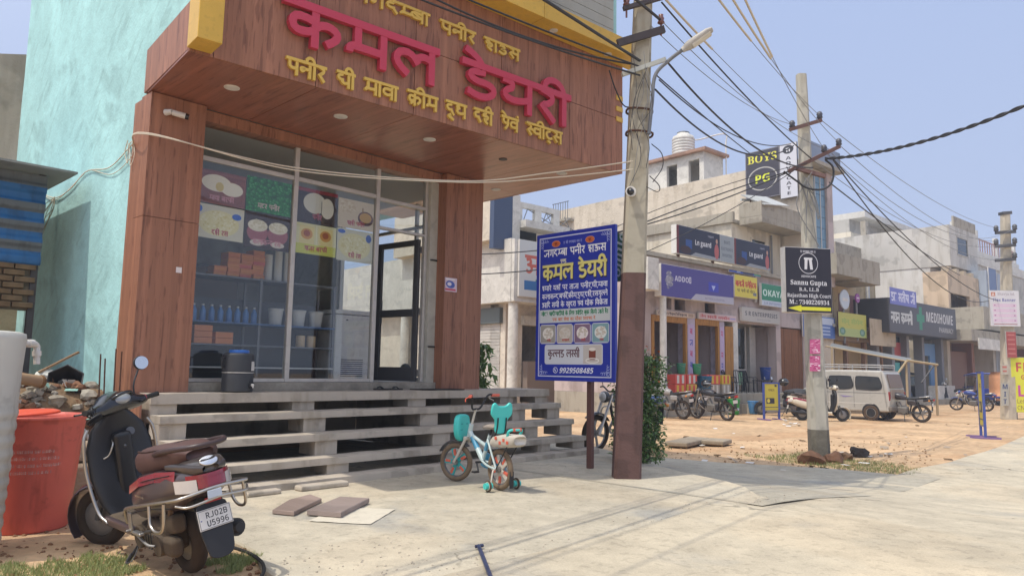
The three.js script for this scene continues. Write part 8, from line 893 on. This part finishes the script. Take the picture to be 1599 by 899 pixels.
  { const a = near2(1290, 248, -0.2), b = atD(1760, 92, 8.5), cv = sag(a, b, 0.25, 60); const st = [0, Math.PI].map((ph) => tube(cv.map((p, i) => p.clone().add(V(0, Math.cos(i * 1.2 + ph) * 0.016, 0)).addScaledVector(FH, Math.sin(i * 1.2 + ph) * 0.016)), 0.017, 180, 6)); solo('twisted_cable', 'thick twisted black cable from the leaning pole out over the road', 'cable', st, MT.wire); }
  { const a = near2(1305, 245, -0.2); solo('cable_loop', 'slack black cable loop hanging on the leaning pole', 'cable', tube([[1290, 250], [1302, 262], [1300, 285], [1285, 296], [1262, 294], [1245, 283], [1225, 268]].map(([x, y]) => near2(x, y, -0.24)), 0.02, 40, 6), MT.wire); }
  for (const [a, b, d] of [[[560, -40], [1000, 118], 0.05], [[640, -22], [985, 100], 0.12], [[700, -14], [1010, 108], 0.02]]) solo('service_cable', 'dark cable running along the yellow canopy to the painted pole', 'cable', tube(sag(onPlane(a[0], a[1], FA.clone().addScaledVector(FN, 0.45), FN), A(...b), d, 12), 0.012, 30, 5), MT.wire, 'cables along the yellow canopy');
  solo('drop_cable', 'loose dark cable loop beside the yellow bars of the fascia', 'cable', tube([[952, 110], [962, 140], [975, 165], [990, 168]].map(([x, y]) => onPlane(x, y, FA.clone().addScaledVector(FN, 0.2), FN)), 0.01, 24, 5), MT.wire);
  for (const [x0, y0, x1, y1] of [[740, 388, 850, 382], [745, 420, 850, 410]]) solo('house_wire', 'black wire crossing in front of the white corner house', 'wire', tube(sag(atD(x0 - 60, y0 + 10, 24), atD(x1 + 130, y1 - 10, 22), 0.15, 10), 0.02, 20, 5), MT.wire, 'wires before the white corner house');
}
// ---------------------------------------------------------------- vehicles on the dusty ground
{
  const paint = mat(0.47, 0.465, 0.44, 0.36, { clearcoat: 0.5, clearcoatRoughness: 0.2, map: at2(TX.scuff, 2) });
  const rear = onG(1362, 657), hd = RH.clone().multiplyScalar(-Math.cos(0.85)).addScaledVector(FH, Math.sin(0.85));   // heading
  const v = thing('parked_van', 'silver van with a roof rack parked behind the leaning pole', 'van', rear.clone().setY(GF), Math.atan2(-hd.z, hd.x));   // local +x forward, rear axle at x 0, +z right side
  v.rotation.y = Math.atan2(-hd.z, hd.x); const side = 0.70;   // near side lies at local z = 0
  const prof = smoothPoly([[-0.62, 0.42], [-0.66, 0.7], [-0.64, 1.0], [-0.55, 1.45], [-0.46, 1.72], [-0.3, 1.78], [1.0, 1.80], [1.75, 1.77], [2.0, 1.66], [2.4, 1.15], [2.66, 0.98], [2.74, 0.75], [2.72, 0.4], [2.4, 0.3], [1.0, 0.3], [-0.5, 0.32]], 4);
  const zc = 0.71, B = new THREE.Group(); B.name = 'body_shell'; B.position.z = zc; v.add(B);
  part('shell', prism(prof, 1.46, 0.07, 3), paint, B);
  const gl = mat(0.03, 0.035, 0.04, 0.06), sideWin = (poly, nm) => { for (const s of [1, -1]) { const w = part(nm, prism(smoothPoly(poly, 3), 0.012, 0.003).translate(0, 0, s * 0.732), gl, B); part('rubber_seal', (() => { const p = smoothPoly(poly, 3).map(([x, y]) => V(x, y, s * 0.737)); return tube(p, 0.014, 40, 5, true); })(), MT.black, w); } };
  sideWin([[-0.36, 1.12], [-0.33, 1.5], [-0.2, 1.55], [0.42, 1.57], [0.5, 1.5], [0.5, 1.14], [0.4, 1.1]], 'rear_side_window'); sideWin([[0.66, 1.14], [0.66, 1.5], [0.75, 1.57], [1.42, 1.57], [1.48, 1.48], [1.48, 1.14], [1.4, 1.1]], 'middle_side_window'); sideWin([[1.62, 1.12], [1.62, 1.52], [1.84, 1.54], [2.12, 1.2], [2.05, 1.1]], 'front_side_window');
  part('windscreen', bx(0.02, 0.72, 1.2, 0, 0, 0, 0.005).rotateZ(0.66).translate(2.2, 1.4, 0), gl, B); part('rear_window', bx(0.02, 0.5, 1.15, 0, 0, 0, 0.005).rotateZ(-0.2).translate(-0.585, 1.42, 0), mat(0.16, 0.11, 0.09, 0.3), B); part('tailgate_panel', bx(0.015, 0.34, 1.1, -0.655, 0.95, 0, 0.005), mat(0.34, 0.27, 0.22, 0.6, { map: TX.scuff }), B); part('rear_plate', bx(0.012, 0.12, 0.45, -0.672, 0.82, 0, 0.003), MT.darkAlu, B);
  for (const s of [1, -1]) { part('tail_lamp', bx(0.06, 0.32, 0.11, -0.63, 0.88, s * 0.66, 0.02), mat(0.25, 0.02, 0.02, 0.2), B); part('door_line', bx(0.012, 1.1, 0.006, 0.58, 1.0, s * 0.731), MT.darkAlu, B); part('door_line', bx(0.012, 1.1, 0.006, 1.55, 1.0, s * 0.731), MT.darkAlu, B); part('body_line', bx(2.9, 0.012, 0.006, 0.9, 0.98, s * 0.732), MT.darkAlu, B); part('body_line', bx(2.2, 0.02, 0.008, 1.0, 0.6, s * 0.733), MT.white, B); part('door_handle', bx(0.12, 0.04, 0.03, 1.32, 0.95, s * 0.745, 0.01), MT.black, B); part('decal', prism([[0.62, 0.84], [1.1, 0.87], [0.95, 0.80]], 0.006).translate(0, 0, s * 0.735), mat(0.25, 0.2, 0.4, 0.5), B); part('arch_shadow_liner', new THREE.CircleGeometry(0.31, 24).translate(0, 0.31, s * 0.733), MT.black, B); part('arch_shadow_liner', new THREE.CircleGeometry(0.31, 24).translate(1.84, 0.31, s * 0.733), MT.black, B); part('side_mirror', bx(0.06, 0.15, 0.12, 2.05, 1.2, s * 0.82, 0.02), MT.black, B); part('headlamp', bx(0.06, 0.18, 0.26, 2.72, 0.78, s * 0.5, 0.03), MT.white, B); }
  part('rear_bumper', bx(0.12, 0.18, 1.44, -0.66, 0.44, 0, 0.04), mat(0.16, 0.14, 0.12, 0.7), B); part('front_bumper', bx(0.12, 0.2, 1.44, 2.72, 0.42, 0, 0.04), mat(0.2, 0.19, 0.18, 0.6), B);
  for (const x of [0, 1.84]) for (const s of [1, -1]) { const g = new THREE.Group(); g.name = 'wheel'; g.position.set(x, 0.28, s * 0.665); B.add(g); part('tyre', [lathe([[0.17, -0.075], [0.25, -0.08], [0.275, -0.06], [0.28, 0], [0.275, 0.06], [0.25, 0.08], [0.17, 0.075]], 28).rotateX(Math.PI / 2)], MT.rubberDust, g); part('rim', lathe([[0, 0.03], [0.05, 0.05], [0.1, 0.02], [0.15, 0.035], [0.175, 0.07], [0.175, -0.07], [0, -0.05]], 24).rotateX(Math.PI / 2), mat(0.45, 0.42, 0.38, 0.6), g); }
  const rk = new THREE.Group(); rk.name = 'roof_rack'; B.add(rk); for (const y of [1.90, 1.98]) for (const s of [1, -1]) part('rail', rod(V(-0.35, y, s * 0.6), V(1.7, y + 0.02, s * 0.6), 0.014), MT.steel, rk); for (let i = 0; i < 5; i++) { const x = -0.35 + i * 0.51; part('cross_bar', rod(V(x, 1.90, -0.6), V(x, 1.90, 0.6), 0.012), MT.steel, rk); for (const s of [1, -1]) part('rack_foot', rod(V(x, 1.76, s * 0.6), V(x, 1.99, s * 0.6), 0.014), MT.steel, rk); }
  // motorcycles and scooters
  const grp = 'motorcycles parked before the shops', aim = (t, px, py, deg, s = 1) => { const p = onG(px, py), f = p.clone().sub(EYE).setY(0).normalize(), r = V(-f.z, 0, f.x), a = deg * Math.PI / 180, h = r.multiplyScalar(-Math.cos(a)).addScaledVector(f, Math.sin(a)); t.position.set(p.x, GF, p.z); t.rotation.y = Math.atan2(h.x, h.z); t.scale.setScalar(s); };
  const m1 = motorcycle('motorcycle', 'black motorcycle with red tail lamp parked before the open shops', mat(0.03, 0.03, 0.035, 0.3, { clearcoat: 0.6 }), grp); aim(m1, 1137, 658, 42, 1.1);
  const m2 = motorcycle('motorcycle', 'grey and red motorcycle parked between the hedge and a black motorcycle', mat(0.30, 0.29, 0.28, 0.35), grp); aim(m2, 1068, 655, 40, 1.1);
  const m3 = copyOf(m2, V(0, 0, 0), 0, 'grey motorcycle half hidden behind the one nearest the hedge'); aim(m3, 1092, 650, 42, 1.08);
  const m4 = motorcycle('motorcycle', 'dark motorcycle parked at the rear of the silver van', mat(0.04, 0.035, 0.04, 0.3), null); aim(m4, 1441, 660, 14, 1.05);
  const m5 = motorcycle('motorcycle', 'blue motorcycle parked before the blue rickshaw', mat(0.03, 0.06, 0.25, 0.3), null); aim(m5, 1543, 643, 8);
  const hel = thing('helmet', 'shiny dark helmet hanging on the motorcycle before the shops', 'helmet', onG(1110, 655).setY(GF + 1.22).addScaledVector(FH, 0.5)); part('shell', ball(0.15, 0, 0, 0, 1, 0.95, 1.1, 18, 12), MT.blackGloss, hel); part('visor', ball(0.152, 0, 0, 0.01, 1.0, 0.45, 1.1, 18, 8), mat(0.35, 0.36, 0.38, 0.1), hel);
  const cr = { body: mat(0.66, 0.60, 0.48, 0.4, { clearcoat: 0.5 }), seat: mat(0.12, 0.08, 0.06, 0.7), inner: MT.black }, s1 = scooter('scooter', 'cream scooter parked beside the silver van, seen from behind', 'scooter', cr, false); aim(s1, 1254, 657, 168, 1.1);
  const s2 = scooter('scooter', 'dark scooter with a grey cover standing beside the yellow stand sign', 'scooter', { body: mat(0.05, 0.05, 0.06, 0.4), seat: MT.black, inner: MT.black, steer: -0.2 }, false); aim(s2, 1246, 651, 12, 1.1);
  const cov = thing('grey_cover', 'dark grey cloth bundle lying over the dark scooter', 'cover', onG(1246, 651).setY(GF + 0.85)); part('cloth', rockGeo(0.6, 77).scale(1.1, 0.45, 0.7), mat(0.045, 0.045, 0.05, 0.9), cov); part('fold', rockGeo(0.35, 78).scale(0.7, 1.2, 0.6).translate(-0.45, -0.25, 0.1), mat(0.16, 0.17, 0.22, 0.9), cov);
  const h2 = thing('helmet', 'dark helmet resting on the covered scooter', 'helmet', onG(1226, 651).setY(GF + 1.3)); part('shell', ball(0.17, 0, 0, 0, 1.1, 0.9, 1.1, 16, 10), MT.blackGloss, h2); part('visor', ball(0.172, 0, 0.01, 0, 1.08, 0.4, 1.1, 16, 8), mat(0.4, 0.38, 0.36, 0.15), h2);
  const s3 = scooter('scooter', 'white scooter facing the road beside the blue rickshaw', 'scooter', { body: mat(0.68, 0.66, 0.6, 0.4, { clearcoat: 0.5 }), seat: MT.black, inner: MT.black }, false); aim(s3, 1508, 632, 25, 1.15);
}
{ // rickshaws
  const rick = (name, label, C, pos, turn) => { const t = thing(name, label, 'rickshaw', pos, turn); addWheel(t, 'front_wheel', V(0, 0.24, 1.75), 0.24, 0.05, { disc: MT.dullMetal }); for (const s of [1, -1]) addWheel(t, 'rear_wheel', V(s * 0.5, 0.24, 0), 0.24, 0.05, { disc: MT.dullMetal }); part('chassis', bx(1.05, 0.12, 1.9, 0, 0.36, 0.45, 0.03), C.a, t); part('body', [bx(1.1, 0.55, 0.95, 0, 0.68, -0.05, 0.06)], C.a, t); part('front_panel', loft([[0.3, 1.6, 0.12, 0.05], [0.7, 1.66, 0.38, 0.08], [1.05, 1.55, 0.42, 0.07]].map(([y, z, a, b]) => superRing(0, y, z, a, b, 2.6, 16, 'y'))), C.a, t); part('windscreen', bx(0.85, 0.6, 0.02, 0, 0, 0, 0.005).rotateX(-0.3).translate(0, 1.35, 1.45), MT.tint, t); part('seat', [bx(0.95, 0.14, 0.42, 0, 0.78, 0.55, 0.04), bx(0.6, 0.12, 0.3, 0, 0.72, 1.05, 0.04)], MT.black, t); part('roof', loft([[-0.6, 1.78, 0.52, 0.03], [-0.4, 1.84, 0.56, 0.05], [0.8, 1.86, 0.56, 0.05], [1.4, 1.76, 0.5, 0.04], [1.55, 1.7, 0.45, 0.02]].map(([z, y, a, b]) => superRing(0, y, z, a, b, 3.5, 18))), C.r, t); for (const [x, z] of [[0.48, -0.5], [-0.48, -0.5], [0.48, 0.5], [-0.48, 0.5], [0.42, 1.42], [-0.42, 1.42]]) part('roof_post', rod(V(x, 0.7, z), V(x, 1.8, z * 0.98), 0.025), C.p ?? MT.steel, t); part('handlebar', tube(pts([-0.3, 1.0, 1.35], [0, 0.98, 1.45], [0.3, 1.0, 1.35]), 0.016, 14, 6), MT.black, t); part('headlamp', ball(0.1, 0, 0.9, 1.72), MT.white, t); if (C.cloth) part('cloth_curtain', prism(smoothPoly([[-0.55, 0.35], [-0.55, 1.7], [-0.2, 1.9], [0.3, 1.86], [0.55, 1.75], [0.52, 0.3], [0, 0.36]], 4), 0.1, 0.03, 2).translate(0, 0, -0.62), C.cloth, t); return t; };
  const hdg = (a, b) => Math.atan2(b.x - a.x, b.z - a.z), b0 = onG(1552, 632), r = rick('electric_rickshaw', 'blue electric rickshaw with an orange cloth at its back', { a: mat(0.03, 0.05, 0.28, 0.4), r: mat(0.10, 0.14, 0.42, 0.4), cloth: mat(0.62, 0.30, 0.15, 0.8) }, b0.clone().setY(GF), hdg(b0, onG(1515, 630)));
  const d0 = onG(1396, 628); rick('auto_rickshaw', 'black-hooded rickshaw standing behind the silver van', { a: mat(0.05, 0.05, 0.05, 0.5), r: MT.black, p: MT.black }, d0.clone().setY(GF), hdg(d0, onG(1432, 630)));
  const oc = onG(1566, 634); const cl = thing('covered_cart', 'cart draped with an orange cloth beside the far pole', 'cart', oc.clone().setY(GF), 0.5); part('cloth', loft([[0.55, 0.62, 0.5], [1.0, 0.62, 0.52], [1.7, 0.58, 0.5], [1.95, 0.45, 0.4]].map(([y, a, b]) => superRing(0, y, 0, a, b, 4, 20, 'y'))), mat(0.60, 0.30, 0.16, 0.85, { map: TX.scuff }), cl); part('bed', bx(1.2, 0.1, 1.0, 0, 0.5, 0, 0.02), mat(0.03, 0.05, 0.25, 0.5), cl); for (const s of [1, -1]) addWheel(cl, 'wheel', V(s * 0.55, 0.25, 0), 0.25, 0.04, {});
  // awning on bamboo poles
  const aw = thing('bamboo_awning', 'grey sheet awning on bamboo poles behind the silver van', 'awning'), q = (px, py, d) => atD(px, py, d); const a = q(1290, 535, 33), b = q(1448, 582, 30.5), c = q(1415, 560, 34.5), e = q(1300, 530, 36.5);
  part('sheet', [quad(q(1296, 543, 30.5), q(1420, 566, 29.5), q(1425, 560, 33), q(1300, 536, 35))], mat(0.22, 0.23, 0.23, 0.6, { map: TX.grime }), aw); part('bamboo_pole', rod(q(1290, 541, 30.6), q(1420, 565, 29.4), 0.035, 0.035, 8), mat(0.36, 0.28, 0.17, 0.8), aw); part('bamboo_pole', rod(q(1418, 563, 29.4), q(1465, 570, 30.5), 0.05, 0.05, 8), mat(0.42, 0.33, 0.2, 0.8), aw);
  const foot = (px, py, d) => { const p = q(px, py, d); return [p, p.clone().setY(GF)]; }; for (const [px, py, d] of [[1300, 542, 30.5], [1416, 564, 29.5], [1462, 569, 30.5]]) { const [p, g] = foot(px, py, d); part('upright', rod(g, p, 0.05, 0.045, 8), mat(0.40, 0.31, 0.19, 0.8), aw); } part('brace', rod(q(1402, 585, 29.4), q(1417, 564, 29.4), 0.045), mat(0.42, 0.33, 0.2, 0.8), aw); part('brace', rod(q(1440, 598, 30.4), q(1460, 570, 30.5), 0.03), MT.darkAlu, aw);
  const bk = thing('blue_bucket', 'blue bucket hanging under the bamboo awning', 'bucket', onG(1428, 628).setY(GF)); part('body', lathe([[0, 0.35], [0.2, 0.35], [0.25, 0.85], [0.22, 0.85], [0, 0.8]], 16), mat(0.05, 0.16, 0.5, 0.5), bk); part('stand', [bx(0.3, 0.35, 0.3, 0, 0.175, 0, 0.02)], MT.black, bk);
}
{ // stand signs
  const stand = (name, label, px, py, w, h, turn, draw) => { const p = onG(px, py), t = thing(name, label, 'stand sign', p.clone().setY(GF), turn), bl = mat(0.05, 0.08, 0.3, 0.5); for (const x of [-w / 2, w / 2]) { part('leg', bb(x - 0.03, x + 0.03, 0.0, h + 0.3, -0.03, 0.03), bl, t); part('foot', bb(x - 0.035, x + 0.035, 0.0, 0.04, -0.35, 0.35), mat(0.2, 0.12, 0.3, 0.6), t); } part('rail', bb(-w / 2 + 0.03, w / 2 - 0.03, h + 0.25, h + 0.3, -0.025, 0.025), bl, t); part('panel', bb(-w / 2 + 0.03, w / 2 - 0.03, 0.3, h + 0.24, -0.015, 0.015), MT.dullMetal, t); for (const s of [1, -1]) part('printed_face', face(w - 0.08, h - 0.08, 0, 0.3 + h / 2, s * 0.018, s > 0 ? 0 : Math.PI), draw, t); return t; };
  const ye = sheet(160, 330, (c, W, H) => { c.fillStyle = '#b9ab3e'; c.fillRect(0, 0, W, H); paintHindi(c, 'मसाज', W / 2, 70, 26, '#7a6a2a', 0.2); c.fillStyle = '#2e2e38'; c.fillRect(16, 180, 100, 70); c.fillStyle = '#c9b84a'; c.beginPath(); c.ellipse(44, 214, 18, 26, 0, 0, 7); c.fill(); c.fillStyle = '#3a3a40'; c.fillRect(120, 14, 26, 26); c.fillRect(0, 290, W, 8); });
  stand('stand_signboard', 'yellow folding stand sign with blue legs before the battery shop', 1206, 656, 0.62, 1.0, Math.atan2(-FH.x, -FH.z) + 0.3, ye); stand('stand_signboard', 'narrow yellow stand sign seen edge-on near the road', 1537, 684, 0.66, 1.45, Math.atan2(-FH.x, -FH.z) + 1.15, ye);
}
// ---------------------------------------------------------------- person sitting beyond the shop's side window
{
  const field = (caps, res, c, half, k = 0.05) => {   // smooth union of tapered capsules -> mesh
    const mc = new MarchingCubes(res, MT.white, false, false, 60000); mc.isolation = 0; const h = new THREE.Vector3(), ab = new THREE.Vector3(), f = mc.field;
    for (let z = 0; z < res; z++) for (let y = 0; y < res; y++) for (let x = 0; x < res; x++) { const p = V((x - res / 2) / (res / 2) * half + c.x, (y - res / 2) / (res / 2) * half + c.y, (z - res / 2) / (res / 2) * half + c.z); let d = 9; for (const [a, b, r0, r1] of caps) { ab.copy(b).sub(a); const t = Math.min(1, Math.max(0, h.copy(p).sub(a).dot(ab) / (ab.lengthSq() || 1))), q = h.copy(p).sub(a).addScaledVector(ab, -t).length() - (r0 + (r1 - r0) * t), m = Math.max(k - Math.abs(d - q), 0) / k; d = Math.min(d, q) - m * m * k * 0.25; } f[x + y * res + z * res * res] = -d; }
    mc.update(); const n = mc.count, g = new THREE.BufferGeometry(); g.setAttribute('position', new THREE.BufferAttribute(mc.positionArray.slice(0, n * 3), 3)); g.setAttribute('normal', new THREE.BufferAttribute(mc.normalArray.slice(0, n * 3), 3)); g.scale(half, half, half).translate(c.x, c.y, c.z); g.computeVertexNormals(); return g;
  };
  const c = (a, b, r0, r1 = r0) => [V(...a), V(...b), r0, r1], pos = onX(634, 566, 8.6), seat = V(8.6, 0.0, pos.z), t = thing('person', 'seated person in a white shirt seen through the shop door glass', 'person', seat, 0.9);
  const arms = [1, -1].flatMap((s) => [c([s * 0.17, 0.92, 0], [s * 0.22, 0.68, 0.08], 0.048, 0.04), c([s * 0.22, 0.68, 0.08], [s * 0.12, 0.58, 0.3], 0.04, 0.028), c([s * 0.12, 0.58, 0.3], [s * 0.09, 0.57, 0.38], 0.03, 0.022), ...[-0.02, 0, 0.02].map((o) => c([s * 0.09 + o, 0.565, 0.37], [s * 0.08 + o, 0.55, 0.44], 0.011, 0.009)), c([s * 0.11, 0.57, 0.34], [s * 0.05, 0.57, 0.39], 0.012, 0.009)]);
  const legs = [1, -1].flatMap((s) => [c([s * 0.09, 0.48, 0], [s * 0.13, 0.5, 0.42], 0.085, 0.06), c([s * 0.13, 0.5, 0.42], [s * 0.13, 0.09, 0.45], 0.058, 0.04), c([s * 0.13, 0.045, 0.42], [s * 0.14, 0.04, 0.6], 0.042, 0.035)]);
  const torso = [c([0, 0.5, 0], [0, 0.72, -0.01], 0.14, 0.135), c([-0.11, 0.88, 0], [0.11, 0.88, 0], 0.1), c([0, 0.72, 0], [0, 0.9, 0], 0.13, 0.12)], head = [c([0, 0.98, 0.0], [0, 1.08, 0.02], 0.05), c([0, 1.17, 0.015], [0, 1.13, 0.05], 0.088, 0.07), c([0, 1.14, 0.11], [0, 1.12, 0.13], 0.014), c([-0.088, 1.14, 0.02], [-0.092, 1.13, 0.015], 0.02), c([0.088, 1.14, 0.02], [0.092, 1.13, 0.015], 0.02)];
  part('body', field([...torso, ...arms, ...legs, ...head], 72, V(0, 0.64, 0.15), 0.78, 0.04), mat(0.28, 0.16, 0.1, 0.6), t);
  part('shirt', field([...torso.map(([a, b, r, q]) => [a, b, r + 0.012, q + 0.012]), ...[1, -1].map((s) => c([s * 0.17, 0.92, 0], [s * 0.21, 0.74, 0.06], 0.064, 0.058))], 56, V(0, 0.74, 0), 0.5, 0.04), mat(0.62, 0.63, 0.66, 0.85), t);
  part('trousers', field([...legs.slice(0, 2).concat(legs.slice(3, 5)).map(([a, b, r, q]) => [a, b, r + 0.014, q + 0.014]), c([-0.06, 0.5, 0], [0.06, 0.5, 0], 0.155)], 56, V(0, 0.4, 0.2), 0.55, 0.04), mat(0.05, 0.055, 0.08, 0.9), t);
  part('hair', field([c([0, 1.19, -0.005], [0, 1.17, 0.02], 0.094, 0.085), c([0, 1.12, -0.04], [0, 1.16, -0.03], 0.07)], 40, V(0, 1.16, 0), 0.2, 0.02), mat(0.012, 0.01, 0.01, 0.6), t);
  const st = thing('stool', 'plain dark stool under the seated person', 'stool', seat.clone(), 0.9); part('seat', bx(0.4, 0.04, 0.36, 0, 0.345, 0, 0.012), MT.black, st); for (const [x, z] of [[1, 1], [-1, 1], [1, -1], [-1, -1]]) part('leg', rod(V(x * 0.17, 0.33, z * 0.15), V(x * 0.19, -0.02, z * 0.17), 0.018), MT.black, st);
}
// ---------------------------------------------------------------- picture
scene.traverse((o) => { if (o.isMesh) o.castShadow = o.receiveShadow = true; });
renderer.setSize(1024, 575);
renderer.render(scene, camera);
